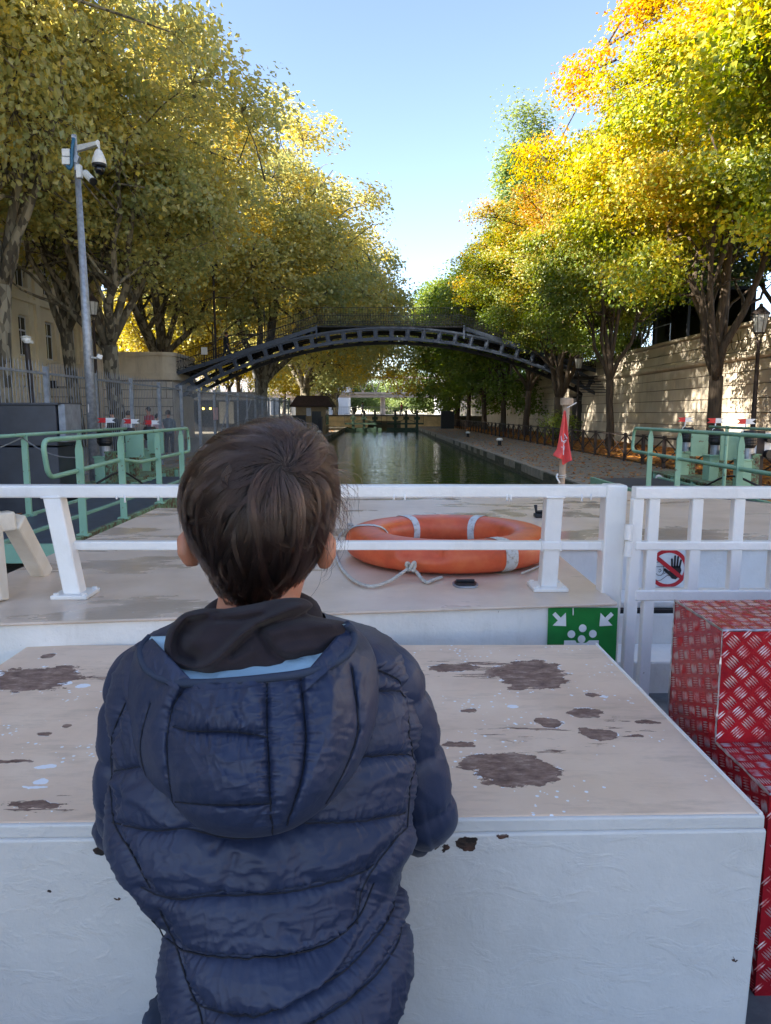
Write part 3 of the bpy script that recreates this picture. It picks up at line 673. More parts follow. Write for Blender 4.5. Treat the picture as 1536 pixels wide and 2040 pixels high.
for y0 in np.arange(12, 100, 6.0):
    m = MB(); m.prism([(WX + .05, y0, 1.80), (WX - .12, y0, 1.83), (WX - .20, y0, 1.90), (WX - .20, y0, 2.0), (WX - .14, y0, 2.07), (WX - .09, y0, 2.13), (WX + .05, y0, 2.13)], (0, 5.99, 0)); m.build('moulding', 'wall_stone', wall)
    m = MB(); m.prism([(WX + .3, y0, 2.95), (WX - .10, y0, 2.95), (WX - .17, y0, 3.0), (WX - .17, y0, 3.10), (WX + .1, y0, 3.17), (WX + .5, y0, 3.17), (WX + .5, y0, 2.95)], (0, 5.99, 0)); m.build('wall_cap', 'wall_stone', wall)
# engraved capitals (dark cut lines)
simple('groove', (.12, .10, .075), .9)
def letter(strokes, y0, z0, hgt=.62, wid=.5):
    m = MB()
    for st in strokes:
        pts = [(WX - .088, y0 - p[0] * wid, z0 + p[1] * hgt) for p in st]
        for a, b in zip(pts, pts[1:]): m.bar(a, b, .028, .01)
    m.build('engraved_letter', 'groove', wall)
O_ = [[(.5 + .5 * math.cos(t), .5 + .5 * math.sin(t)) for t in np.linspace(0, 2 * math.pi, 17)]]
U_ = [[(0, 1), (0, .3)] + [(.5 + .5 * math.cos(t), .3 + .3 * math.sin(t)) for t in np.linspace(math.pi, 2 * math.pi, 9)] + [(1, .3), (1, 1)]]
R_ = [[(0, 0), (0, 1), (.6, 1)] + [(.6 + .35 * math.cos(t), .75 + .25 * math.sin(t)) for t in np.linspace(math.pi / 2, -math.pi / 2, 7)] + [(0, .5)], [(.55, .5), (1, 0)]]
def yat(px): return at(px, 680, x=WX).y
for L_, px in ((O_, 1462), (U_, 1480), (R_, 1500)): letter(L_, yat(px) , 2.22)
letter([[(.9, .15), (.5, 0), (.1, .2), (.1, .5)]], yat(1449), 2.22)
# gate of dark bars in the wall
gate = thing('wall_gate', 'dark metal gate with spiked top set in the right wall under the footbridge', 'gate', (WX, 47.1, ZQ))
mb = MB(); mb.box2((WX + .28, 45.62, ZQ), (WX + .36, 48.58, .9)); mb.build('backing_panel', 'black', gate)
mb = MB()
for z in (ZQ + .15, -.75, -.6, .75): mb.box2((WX + .1, 45.65, z), (WX + .16, 48.55, z + .05))
mb.build('rail', 'black', gate)
s0 = MB().tube([(WX + .13, 45.7, ZQ + .05), (WX + .13, 45.7, .95)], [.02, .02], 6).add([(WX + .10, 45.7, .95), (WX + .16, 45.7, .95), (WX + .13, 45.7, 1.10)], [(0, 1, 2)]).build('bar', 'black', gate)
for k in range(1, 19): inst(s0, 'bar', gate, (0, k * .155, 0))
# dark structure and handrail above the wall, seen between the maples
aw = thing('street_pergola', 'dark canopy frame on the upper street above the wall gate', 'canopy', (15.5, 40, 3.0))
mb = MB(); mb.box2((14.4, 34, 5.6), (17.5, 46, 5.75)); mb.build('roof', 'steel_dark', aw)
mb = MB(); mb.box2((17.3, 34, 3.0), (17.5, 46, 5.6)); mb.build('back_panel', 'steel_dark', aw)
for y in (34.1, 38, 42, 45.9): MB().box2((14.4, y - .06, 3.0), (14.52, y + .06, 5.6)).build('post', 'steel_dark', aw)
hr = thing('wall_railing', 'thin pale handrail on top of the right wall by the gate', 'railing', (13.2, 38, 3.17))
MB().tube([(13.2, 33, 3.95), (13.2, 47, 3.95)], .025, 6).build('top_rail', 'galv', hr)
for y in (33, 36.5, 40, 43.5, 47): MB().tube([(13.2, y, 3.17), (13.2, y, 3.95)], .02, 6).build('post', 'galv', hr)

# ------------------------------------------------------------------ low criss-cross fence on the right bank
lf = thing('low_fence', 'low brown iron fence with crossed braces between the right quay and the trees', 'fence', (8.2, 20, ZQ))
FH = .86
sp = MB().box((8.2, 14, ZQ + .45), (.085, .085, .92)).build('post', 'iron_brown', lf)
ys = [14 + k * 1.62 for k in range(38)]
for y in ys[1:]: inst(sp, 'post', lf, (0, y - 14, 0))
s1 = MB().bar((8.2, 14.05, ZQ + FH), (8.2, 15.57, ZQ + FH), .05, .05).build('top_rail', 'iron_brown', lf)
s2 = MB().bar((8.2, 14.05, ZQ + FH - .04), (8.2, 15.57, ZQ + .18), .03, .03).build('brace', 'iron_brown', lf)
s3 = MB().bar((8.24, 14.05, ZQ + .18), (8.24, 15.57, ZQ + FH - .04), .03, .03).build('brace', 'iron_brown', lf)
for y in ys[1:-1]:
    for q in (s1, s2, s3): inst(q, q.name.split('.')[0], lf, (0, y - 14, 0))

# ------------------------------------------------------------------ tall spiked fence on the left bank
FX = -6.5; tf = thing('spiked_fence', 'tall grey steel fence of spiked bars along the left quay', 'fence', (FX, 11, ZQ))
ZT = .80
PY = [9.6 + 2.5 * k for k in range(26)]
pst = MB().box2((FX - .05, 9.55, ZQ), (FX + .05, 9.65, ZT + .10)).build('post', 'fence_grey', tf, bevel=.008)
for y in PY[1:]: inst(pst, 'post', tf, (0, y - 9.6, 0))
for z in (ZT - .06, ZQ + .18, ):
    r0 = MB().box2((FX - .02, 9.66, z), (FX + .02, 12.04, z + .045)).build('rail', 'fence_grey', tf)
    for y in PY[1:-1]: inst(r0, 'rail', tf, (0, y - 9.6, 0))
def fbar(y): 
    m = MB(); x = FX
    m.box2((x - .005, y - .0045, ZQ + .08), (x + .005, y + .0045, ZT + .12))
    m.add([(x - .005, y - .0045, ZT + .12), (x + .005, y - .0045, ZT + .12), (x + .005, y + .0045, ZT + .12), (x - .005, y + .0045, ZT + .12), (x, y, ZT + .2)], [(0, 1, 4), (1, 2, 4), (2, 3, 4), (3, 0, 4)])
    return m
fb = None; rest = MB(); n_ = 0
for y in PY[:-1]:
    for k in range(1, 18):
        yy = y + k * 2.5 / 18
        if n_ < 296:
            if fb is None: fb = fbar(yy).build('bar', 'fence_grey', tf); fb0 = yy
            else: inst(fb, 'bar', tf, (0, yy - fb0, 0))
        else: q = fbar(yy); rest.add(q.v, q.f)
        n_ += 1
rest.build('far_bars', 'fence_grey', tf, kind='stuff')
# second row of posts that stiffen the fence further along
for y in (33, 38.5, 44): MB().bar((FX - .7, y, ZQ), (FX - .02, y, ZT - .1), .05, .05).build('brace', 'fence_grey', tf)

# ------------------------------------------------------------------ footbridge
YB = 43.0; BX = .95
br = thing('arched_footbridge', 'dark blue iron arched footbridge with stepped ends spanning the canal', 'bridge', (BX, YB, 1.0))
def zarc(x, R_=24.9, zc=4.54): return zc - R_ + math.sqrt(R_ * R_ - (x - BX) ** 2)
NPAN = 28; HA = math.asin(12.45 / 24.9)
cx_, cz_ = BX, 4.54 - 24.9
def onarc(t, dr): return (cx_ + (24.9 + dr) * math.sin(t), cz_ + (24.9 + dr) * math.cos(t))
def girder(y, mat):
    for dr, nm in ((.33, 'upper_chord'), (-.33, 'lower_chord')):
        m = MB(); k = 60; a = [onarc(-HA + 2 * HA * i / k, dr - .055) for i in range(k + 1)]; b = [onarc(-HA + 2 * HA * i / k, dr + .055) for i in range(k + 1)]
        vs = []
        for i in range(k + 1):
            for (xx, zz) in (a[i], b[i]):
                for yy in (y - .11, y + .11): vs.append((xx, yy, zz))
        fs = []
        for i in range(k):
            o_ = i * 4; n2 = o_ + 4
            fs += [(o_, o_ + 1, n2 + 1, n2), (o_ + 2, n2 + 2, n2 + 3, o_ + 3), (o_, n2, n2 + 2, o_ + 2), (o_ + 1, o_ + 3, n2 + 3, n2 + 1)]
        fs += [(0, 2, 3, 1), (4 * k, 4 * k + 1, 4 * k + 3, 4 * k + 2)]
        m.add(vs, fs).build(nm, mat, br)
    # one panel: plate with a rounded opening, shared by all
    Lp = 24.9 * 2 * HA / NPAN; hx, hz = Lp / 2 - .004, .28; ox, oz, rr = Lp / 2 - .12, .19, .09
    outer = []; inner = []
    for (sx, sz) in ((1, 1), (-1, 1), (-1, -1), (1, -1)):
        for j in range(4):
            t = {(1, 1): 0, (-1, 1): 1, (-1, -1): 2, (1, -1): 3}[(sx, sz)] * math.pi / 2 + j * math.pi / 6
            inner.append((sx * (ox - rr) + rr * math.cos(t), sz * (oz - rr) + rr * math.sin(t)))
            outer.append((sx * hx if j in (0, 1, 2, 3) else 0, sz * hz))
    k = 16; vs = []
    for th in (-.012, .012):
        for (p, q) in outer: vs.append((p, th, q))
        for (p, q) in inner: vs.append((p, th, q))
    fs = []
    for i in range(k):
        j = (i + 1) % k
        fs.append((i, j, k + j, k + i)); fs.append((2 * k + i, 3 * k + i, 3 * k + j, 2 * k + j))
        fs.append((k + i, k + j, 3 * k + j, 3 * k + i))
    m = MB().add(vs, fs)
    m.box((-hx, -.02, 0), (.07, .16, hz * 2)); 
    p0 = m.build('web_panel', mat, br, local=True)
    for i in range(NPAN):
        t = -HA + (i + .5) * 2 * HA / NPAN; x, z = onarc(t, 0)
        q = p0 if i == 0 else inst(p0, 'web_panel', br)
        q.location = (x - BX, y - YB, z - 1.0); q.rotation_euler = (0, t, 0)
girder(YB, 'steel_blue'); girder(YB + 2.6, 'steel_dark')
for i in range(0, NPAN + 1, 2):
    t = -HA + i * 2 * HA / NPAN; x, z = onarc(t, -.2)
    MB().bar((x, YB + .1, z), (x, YB + 2.5, z), .10, .10).build('cross_beam', 'steel_dark', br)
zdk = 5.0; xl, xr = BX - 4.35, BX + 4.2
mb = MB(); mb.box2((xl, YB - .05, zdk - .10), (xr, YB + 2.65, zdk)); mb.build('deck', 'steel_dark', br)
for sx in (xl, xr):
    for yy in (YB - .1, YB + 2.6): MB().box2((sx - .05, yy - .05, zdk - .75 if yy < YB + 1 else zdk - .6), (sx + .05, yy + .05, zdk + .02)).build('deck_post', 'steel_blue', br)
ends = [(-1, xl, -11.6, 2.25), (1, xr, 13.2, 2.35)]
for sgn, x0, x1, z1 in ends:
    for yy in (YB - .08, YB + 2.62): MB().bar((x0, yy, zdk - .16), (x1, yy, z1), .07, .22).build('stringer', 'steel_blue' if yy < YB + 1 else 'steel_dark', br)
    n = 17; st0 = None
    for i in range(n):
        t = (i + .5) / n; x = x0 + (x1 - x0) * t; z = zdk - .16 + (z1 - zdk + .16) * t + .12
        if st0 is None: st0 = MB().box((0, 1.28, 0), (.46, 2.6, .07)).box((.0, 1.28, -.10), (.05, 2.6, .18)).build('step', 'steel_dark', br, local=True); s = st0
        else: s = inst(st0, 'step', br)
        s.location = (x - BX, 0, z - 1.0)
# lattice railing
def railing(pts, y):
    for a, b in zip(pts, pts[1:]):
        for dz in (1.0, .55, .12): MB().bar((a[0], y, a[1] + dz), (b[0], y, b[1] + dz), .025, .03).build('handrail' if dz == 1.0 else 'rail', 'steel_dark', br)
    m = MB(); 
    for a, b in zip(pts, pts[1:]):
        L = math.hypot(b[0] - a[0], b[1] - a[1]); k = int(L / .155)
        for i in range(k + 1):
            t = i / k; x = a[0] + (b[0] - a[0]) * t; z = a[1] + (b[1] - a[1]) * t
            m.box((x, y, z + .5), (.016, .016, 1.0))
            if i < k:
                x2 = a[0] + (b[0] - a[0]) * (i + 1) / k; z2 = a[1] + (b[1] - a[1]) * (i + 1) / k
                m.bar((x, y, z + .12), (x2, y, z2 + .55), .008, .012); m.bar((x, y, z + .55), (x2, y, z2 + .12), .008, .012)
    m.build('lattice', 'steel_dark', br, kind='stuff')
rp = [(-11.6, 2.35), (xl, zdk), (xr, zdk), (13.2, 2.45)]
railing(rp, YB - .08); railing(rp, YB + 2.62)
for x, z in ((-9.4, 3.0), (-6.4, 4.0), (10.0, 3.4)): MB().box((x, YB - .08, z + 1.05), (.05, .05, 2.0)).build('rail_post', 'steel_dark', br)
# landing flight on the right, turning along the wall
MB().box2((11.6, YB - .2, 1.95), (13.0, YB + 5.2, 2.1)).build('landing', 'steel_dark', br)
for k in range(7): MB().box2((11.5, YB - 2.4 + k * .3, 1.1 + k * .16), (12.9, YB - 2.12 + k * .3, 1.14 + k * .16)).build('step', 'steel_dark', br)

# ------------------------------------------------------------------ left abutment with parapet and stair
ab = thing('bridge_abutment', 'weathered stone abutment with curved parapet at the left end of the footbridge', 'abutment', (-13.5, 44, ZQ))
mb = MB(); mb.box2((-24, 41.2, ZQ - .1), (-15.6, 48.5, 1.4)); mb.box2((-15.6, 42.3, ZQ - .1), (-11.65, 47.0, 1.85)); mb.build('stone_core', 'wall_stone', ab)
MB().box2((-24, 41.17, ZQ), (-15.62, 41.195, 1.38)).build('joint_backing', 'joint_dark', ab); MB().box2((-15.6, 42.26, ZQ), (-11.66, 42.295, 1.84)).build('joint_backing', 'joint_dark', ab)
blk2 = MB().box((0, 0, 0), (1, .14, 1)).build('stone_block', 'wall_stone', ab, local=True); f_ = True
def ablock(x0, x1, y, z0, z1):
    global f_
    s = blk2 if f_ else inst(blk2, 'stone_block', ab); f_ = False
    s.location = ((x0 + x1) / 2 + 13.5, y - 44 + random.uniform(-.008, .008), (z0 + z1) / 2 - ZQ); s.scale = (x1 - x0 - .035, 1, z1 - z0 - .04)
for r_ in range(7):
    x = -15.6 - (r_ % 2) * .0
    while x < -11.7:
        x1 = min(-11.65, x + random.choice([.8, 1.0])); ablock(x, x1, 42.28, ZQ + r_ * .48, ZQ + r_ * .48 + .48); x = x1
    x = -24 + (r_ % 2) * .4
    while x < -15.62 and r_ < 6:
        x1 = min(-15.61, x + random.choice([.9, 1.2])); ablock(x, x1, 41.18, ZQ + r_ * .49, ZQ + r_ * .49 + .49); x = x1
# mouldings and rounded parapet
def par(z0, z1, o_, nm):
    pts = [(-15.7, 42.2 - o_), (-12.3, 42.2 - o_)] + [(-12.3 + (.75 + o_) * math.sin(t), 42.95 - (.75 + o_) * math.cos(t)) for t in np.linspace(.2, 1.5, 6)] + [(-11.5 + o_, 46.8), (-11.9, 46.8), (-11.9, 43.4), (-12.5, 42.75), (-15.7, 42.75)]
    MB().prism([(x, y, z0) for x, y in pts], (0, 0, z1 - z0)).build(nm, 'wall_stone', ab)
par(1.86, 2.05, .14, 'moulding'); par(2.05, 2.25, .05, 'moulding'); par(2.25, 3.22, 0, 'parapet'); par(3.22, 3.42, .09, 'parapet_cap')
MB().box2((-24, 41.0, 1.45), (-15.75, 41.6, 2.5)).build('parapet', 'wall_stone', ab); MB().box2((-24, 40.92, 2.5), (-15.75, 41.7, 2.66)).build('parapet_cap', 'wall_stone', ab)
MB().box2((-16.3, 40.9, 1.4), (-15.6, 42.1, 3.35)).build('pier', 'wall_stone', ab)
stt = thing('stone_stair', 'worn stone stair climbing left behind the spiked fence to the bridge', 'stair', (-13, 38, ZQ))
for k in range(16):
    MB().box2((-13.2 - k * .42 - .46, 37.4, ZQ), (-13.2 - k * .42, 40.6, ZQ + .19 * (k + 1))).build('step', 'wall_stone', stt, bevel=.012)
for k in range(10): MB().box2((-13.2 - (k + 1) * .62, 37.0, ZQ), (-13.2 - k * .62, 37.38, ZQ + .9 + .28 * k)).build('side_stone', 'wall_stone', stt, bevel=.015)

# ------------------------------------------------------------------ stone building, left
bd = thing('stone_building', 'tall sandstone building with pilasters and windows behind the left trees', 'building', (-19, 42, ZQ))
FXb = -18.2; Y0, Y1 = -14.0, 49.4  # runs on unseen past the camera, length and height set to shade the boat
bays = [Y1 - 1.6 - 3.05 * k for k in range(20)]; floors = [(-.9, 1.4), (2.9, 5.0), (6.4, 8.3), (9.6, 11.4), (12.4, 14.0)]
mb = MB()
# facade wall built round its openings
zc = [ZQ]; 
for a, b in floors: zc += [a, b]
zc.append(16.4)
for i in range(0, len(zc) - 1):
    if i % 2 == 0: mb.box2((FXb - .4, Y0, zc[i]), (FXb, Y1, zc[i + 1]))
    else:
        yy = Y1
        for b in bays:
            mb.box2((FXb - .4, b + .55, zc[i]), (FXb, yy, zc[i + 1])); yy = b - .55
        mb.box2((FXb - .4, Y0, zc[i]), (FXb, yy, zc[i + 1]))
mb.box2((FXb - 14, Y1 - .4, ZQ), (FXb - .4, Y1, 16.4)); mb.box2((FXb - 14, Y0, ZQ), (FXb - 13.6, Y1 - .4, 16.4)); mb.box2((FXb - 14, Y0, ZQ), (FXb - .4, Y0 + .4, 16.4))
mb.build('wall', 'facade_stone', bd)
wf = MB()
for (a, b, c, d) in ((-.55, -.47, 0, 1), (.47, .55, 0, 1), (-.03, .03, 0, 1), (-.47, .47, 0, .05), (-.47, .47, .95, 1), (-.47, .47, .62, .66)): wf.box2((FXb - .22, a, c), (FXb - .16, b, d))
w0 = wf.build('window', 'person_white', bd, local=True)
g0 = MB().box2((FXb - .20, -.47, .05), (FXb - .18, .47, .95)).build('pane', 'glass_dark', w0, local=True)
sill0 = MB().box2((FXb - .05, -.68, -.08), (FXb + .10, .68, 0)).build('sill', 'facade_stone', w0, local=True)
w0.location = (19, 0, 0); first = True
for b in bays[:9]:
    for (za, zb) in floors:
        if first: w_ = w0; first = False
        else:
            w_ = inst(w0, 'window', bd)
            for ch in (g0, sill0): inst(ch, ch.name.split('.')[0], w_)
        w_.location = (19, b - 42, za - ZQ); w_.scale = (1, 1, zb - za)
for k, b in enumerate(bays[:9]):
    MB().box2((FXb, b + 1.18, ZQ), (FXb + .16, b + 1.62, 15.2)).build('pilaster', 'facade_stone', bd)
    MB().box2((FXb, b + .62, 2.2), (FXb + .05, b + .78, 9)).build('downpipe' if k % 3 == 0 else 'pilaster_strip', 'facade_stone', bd)
for z, h_, o_ in ((1.9, .35, .22), (5.7, .2, .15), (8.95, .2, .15), (15.4, .9, .5)):
    MB().box2((FXb - .02, Y0, z), (FXb + o_, Y1 + .02, z + h_)).build('cornice', 'facade_stone', bd)
MB().prism([(FXb + .5, Y0, 16.3), (FXb - 7, Y0, 19.0), (FXb - 14.2, Y0, 16.3)], (0, Y1 - Y0, 0)).build('roof', 'steel_dark', bd)
# awning seen through the fence at the ground floor
MB().box2((FXb + .01, bays[2] - .9, 1.35), (FXb + .5, bays[2] + .9, 1.75)).build('awning', 'black', bd)

# ------------------------------------------------------------------ far lock, hut, viaduct
rb = thing('road_bridge', 'cream coloured low road bridge crossing the canal behind the far lock gates', 'bridge', (1, 85, ZW))
MB().box2((-7, 84.4, -.95), (9.2, 86.5, -.30)).build('beam', 'cream_beam', rb)
MB().box2((-7, 84.3, -.42), (9.2, 84.42, -.26)).build('edge_strip', 'iron_brown', rb)
MB().box2((-7, 84.6, -2.2), (-.9, 86.4, -.96)).build('pier', 'cream_beam', rb); MB().box2((3.0, 84.6, -2.2), (9.2, 86.4, -.96)).build('pier', 'cream_beam', rb)
rr_ = thing('road_railing', 'thin pale railing on the road bridge in the distance', 'railing', (1, 86, -.3))
MB().box2((-12, 86, .62), (13, 86.05, .68)).build('top_rail', 'galv', rr_)
m = MB()
for k in range(125): m.box2((-12 + k * .2, 86, -.3), (-12 + k * .2 + .025, 86.03, .62))
m.build('bars', 'galv', rr_, kind='stuff')
def lockgate(sx, lab):
    g = thing('lock_gate', lab, 'lock gate', (sx, 77, ZW), 'far lock gates')
    for k in range(3):
        x = sx + k * 1.15
        MB().box2((x - .14, 76.9, ZW - .3), (x + .14, 77.2, -.25)).build('upright', 'green_dark', g)
        MB().lathe([(.13, 0), (.13, .45), (.05, .5)], (x, 77.05, -.25), 8).build('actuator', 'black', g)
        MB().box2((x - .30, 76.85, -.75), (x + .30, 77.25, -.45)).build('gear_box', 'green_dark', g)
    MB().box2((sx - .9, 76.8, -1.25), (sx + 3.0, 77.3, -1.08)).build('walkway', 'green_dark', g)
    MB().box2((sx - .9, 76.95, -1.95), (sx + 3.0, 77.1, -1.6)).build('beam', 'green_dark', g)
    for z in (-.15, -.55): MB().tube([(sx - .9, 76.85, z), (sx + 3.0, 76.85, z)], .022, 6).build('handrail', 'steel_dark', g)
    for k in range(5): MB().tube([(sx - .9 + k * .97, 76.85, -1.1), (sx - .9 + k * .97, 76.85, -.15)], .022, 6).build('rail_post', 'steel_dark', g)
    for a, b in (((sx, -1.1), (sx + 1.15, -.6)), ((sx + 1.15, -.6), (sx + 2.3, -1.1))): MB().bar((a[0], 76.8, a[1]), (b[0], 76.8, b[1]), .07, .05).build('brace', 'green_dark', g)
lockgate(-2.35, 'left leaf of the dark green lock gates at the far end of the basin'); lockgate(2.1, 'right leaf of the dark green lock gates at the far end of the basin')
hut = thing('keeper_hut', 'small cream lock keeper hut with brown overhanging roof on the left quay', 'hut', (-4.5, 56, ZQ))
hx0, hx1, hy0, hy1 = -5.95, -3.75, 54.5, 58.5
MB().box2((hx0, hy0, ZQ), (hx1, hy1, .55)).build('wall', 'hut_cream', hut)
MB().prism([(hx0 - .35, hy0 - .45, .55), (hx1 + .55, hy0 - .45, .55), (hx1 + .1, hy0 - .1, 1.25), (hx0 + .1, hy0 - .1, 1.25)], (0, 4.8, 0)).build('roof', 'hut_roof', hut)
MB().box2((hx0 - .4, hy0 - .5, .42), (hx1 + .6, hy1 + .5, .55)).build('eaves', 'hut_roof', hut)
MB().box2((-4.75, hy0 - .04, ZQ), (-4.05, hy0 - .005, .1)).build('door', 'black', hut)
MB().box2((-5.15, hy0 - .04, -.25), (-4.80, hy0 - .005, .35)).build('window', 'person_white', hut)
for k in range(4): MB().box2((hx1 + .005, hy0 + .4 + k * .95, -.9), (hx1 + .03, hy0 + 1.0 + k * .95, .25)).build('window', 'glass_dark', hut)
for z in (-1.0, .3): MB().box2((hx1 + .003, hy0, z), (hx1 + .04, hy1, z + .06)).build('trim', 'cream_beam', hut)
for xx, yy, w_, h_, lab in ((-5.3, 50.5, .9, 1.35, 'dark grey cabinet in front of the keeper hut'), (7.15, 72.0, 1.3, 1.7, 'dark box cabinet on the right quay by the far lock'), (-3.95, 51.6, .35, 1.25, 'narrow black post cabinet at the hut corner')):
    c = thing('cabinet', lab, 'cabinet', (xx, yy, ZQ)); MB().box2((xx - w_ / 2, yy, ZQ), (xx + w_ / 2, yy + .6, ZQ + h_)).build('body', 'black', c, bevel=.01)
    MB().box2((xx - w_ / 2 - .03, yy - .03, ZQ + h_), (xx + w_ / 2 + .03, yy + .63, ZQ + h_ + .05)).build('lid', 'steel_dark', c)
    MB().box2((xx - w_ / 2 + .05, yy - .015, ZQ + .1), (xx + w_ / 2 - .05, yy - .003, ZQ + h_ - .08)).build('door', 'steel_dark', c)
vd = thing('steel_viaduct', 'pale steel lattice viaduct crossing far behind the canal', 'viaduct', (0, 118, -.4))
zt, zb_ = 5.6, 3.1
for z in (zt, zb_): MB().box2((-40, 117.8, z - .16), (40, 118.4, z + .16)).build('chord', 'pale_steel', vd)
MB().box2((-40, 118, 2.45), (40, 121, 2.9)).build('deck', 'pale_steel', vd)
d0 = None
for k in range(40):
    x = -40 + 2 * k
    for a, b in (((x, zb_), (x + 1, zt)), ((x + 1, zt), (x + 2, zb_))): MB().bar((a[0], 118, a[1]), (b[0], 118, b[1]), .16, .16).build('diagonal', 'pale_steel', vd)
for x in (-13.5, 1.2, 14.5): MB().lathe([(.45, -1), (.38, 2.5), (.6, 2.6)], (x, 119.5, 0), 12).build('pier', 'pale_steel', vd)
# far buildings
for i, (x0, x1, y, h_, lab) in enumerate([(-14, -5.5, 150, 11, 'pale distant building left of the canal axis'), (13, 26, 150, 14, 'distant building behind the right trees'), (-44, -20, 140, 16, 'long distant building behind the yellow trees')]):
    b = thing('distant_building', lab, 'building', ((x0 + x1) / 2, y, -4.8)); MB().box2((x0, y, -4.8), (x1, y + 12, h_)).build('wall', 'far_wall', b)
    for z in np.arange(0.5, h_ - 2, 3.0):
        for x in np.arange(x0 + .8, x1 - 1.4, 2.1): MB().box2((x, y - .03, z), (x + 1.0, y - .003, z + 1.7)).build('window', 'glass_dark', b)
    MB().box2((x0 - .3, y - .3, h_), (x1 + .3, y + 12.3, h_ + .5)).build('roof', 'steel_dark', b)

# ================================================================== LOCK MACHINERY NEAR THE BOAT
RT_ = -.25          # handrail height
def rounded_rail(pts, r, name, parent, mat='green_paint', closed=False, cr=.09):
    return MB().tube(arc(pts, cr, 6, closed), r, 10, closed).build(name, mat, parent, smooth=True)
def flat_post(x, y, z0, z1, parent, w=.075, t=.022):
    m = MB(); m.box2((x - w / 2, y - t / 2, z0), (x + w / 2, y + t / 2, z1 - .10))
    m.add([(x - w / 2, y - t / 2, z1 - .10), (x + w / 2, y - t / 2, z1 - .10), (x + w * .2, y - t / 2, z1), (x - w * .2, y - t / 2, z1), (x - w / 2, y + t / 2, z1 - .10), (x + w / 2, y + t / 2, z1 - .10), (x + w * .2, y + t / 2, z1), (x - w * .2, y + t / 2, z1)],
          [(0, 1, 2, 3), (4, 7, 6, 5), (1, 5, 6, 2), (0, 3, 7, 4), (2, 6, 7, 3)])
    m.box((x, y, z0 + .01), (w * 1.7, t * 4, .02))
    return m.build('post', 'green_paint', parent)
def actuator(x, y, zb, parent, s):
    m = MB(); m.box2((x - .15, y - .13, zb), (x + .02, y + .13, zb + .42)); m.box2((x - .17, y - .15, zb + .42), (x + .03, y + .15, zb + .45)); m.build('gear_box', 'green_paint', parent, bevel=.008)
    m = MB(); m.box2((x + .03, y - .11, zb - .02), (x + .15, y + .09, zb + .50)); m.box2((x + .02, y - .13, zb + .50), (x + .17, y + .11, zb + .53)); 
    for k in range(4): m.box((x + .09, y - .117, zb + .08 + .11 * k), (.03, .014, .03))
    m.build('screw_housing', 'green_rusty', parent, bevel=.004)
    MB().lathe([(.085, zb + .45), (.085, zb + .62), (.065, zb + .66)], (x, y, 0), 14).build('neck', 'galv', parent, smooth=False)
    MB().lathe([(.095, zb + .62), (.125, zb + .67), (.125, zb + .86), (.105, zb + .90)], (x, y, 0), 18).build('bellows', 'black', parent)
    for k in range(4): MB().lathe([(.127, zb + .69 + k * .045), (.133, zb + .70 + k * .045), (.127, zb + .71 + k * .045)], (x, y, 0), 18).build('bellows_ring', 'black', parent)
def windflag(x, y, z, lab, group):
    t = thing('marker_flag', lab, 'marker', (x, y, z), group)
    MB().tube([(x - .07, y, z), (x - .04, y, z + .07), (x + .0, y, z + .11), (x + .005, y, z + .20)], .012, 6).build('stem', 'white_paint_flat', t, smooth=True)
    d = .006; zz = z + .20
    MB().prism([(x - .0, y - d, zz - .005), (x + .19, y - d, zz), (x + .12, y - d, zz + .045), (x + .19, y - d, zz + .09), (x, y - d, zz + .095)], (0, 2 * d, 0)).build('white_tail', 'white_paint_flat', t)
    MB().prism([(x - .0, y - d, zz - .005), (x - .0, y - d, zz + .095), (x - .17, y - d, zz + .09), (x - .11, y - d, zz + .045), (x - .17, y - d, zz)], (0, 2 * d, 0)).build('red_tail', 'red_flat', t)
    t.scale = (.85, .85, .85); return t
# ---- left bank
wl = thing('lock_walkway', 'green framed lock gate walkway with looped handrail left of the boat', 'walkway', (-3.6, 9, -1.3))
ww = -1.27
def P2(px, py, z): return at(px, py, z=z)
mb = MB(); mb.box2((-4.28, 6.85, ww - .03), (-3.0, 14.5, ww)); mb.build('deck_plate', 'steel_blue', wl)
for x in (-3.0, -3.64, -4.3): MB().box2((x - .03, 6.82, ww - .16), (x + .03, 14.5, ww + .03)).build('side_beam', 'green_rusty' if x > -3.5 else 'green_paint', wl, bevel=.006)
for y in (6.82, 8.9, 10.9, 12.9): MB().box2((-4.27, y - .03, ww - .15), (-3.03, y + .03, ww - .01 if y > 7 else ww + .03)).build('cross_beam', 'green_paint', wl)
xr_ = -3.02
loop = [(xr_, 6.62, RT_), (xr_, 11.75, RT_ + .0), (xr_, 11.8, -.62), (xr_, 9.3, -.63), (xr_, 8.6, -.55), (xr_, 6.7, -.60)]
rounded_rail(loop, .024, 'handrail_loop', wl, closed=True, cr=.12)
for y in (7.35, 8.55, 10.0, 11.2): flat_post(xr_ + .03, y, ww + .02, RT_ - .02, wl)
rounded_rail([(-4.3, 7.6, RT_ - .02), (-4.3, 12.6, RT_ - .02)], .022, 'back_handrail', wl)
for y in (10.6, 12.4): flat_post(-4.3, y, ww, RT_ - .02, wl, .05, .03)
cp = thing('chain_post', 'single green post holding a slack chain beside the dark cabinets', 'post', (-4.3, 8.95, ww))
MB().box2((-4.335, 8.93, ww), (-4.265, 8.97, -.27)).build('post', 'green_paint', cp, bevel=.004); MB().box2((-4.37, 8.89, ww), (-4.23, 9.01, ww + .02)).build('base_plate', 'green_paint', cp)
pts = [(-4.3 + 1.27 * t, 8.9 - .3 * t, -.30 - .95 * t * (1 - t)) for t in np.linspace(0, 1, 14)]
MB().tube(pts[:9], .009, 5).build('chain', 'chain', cp)
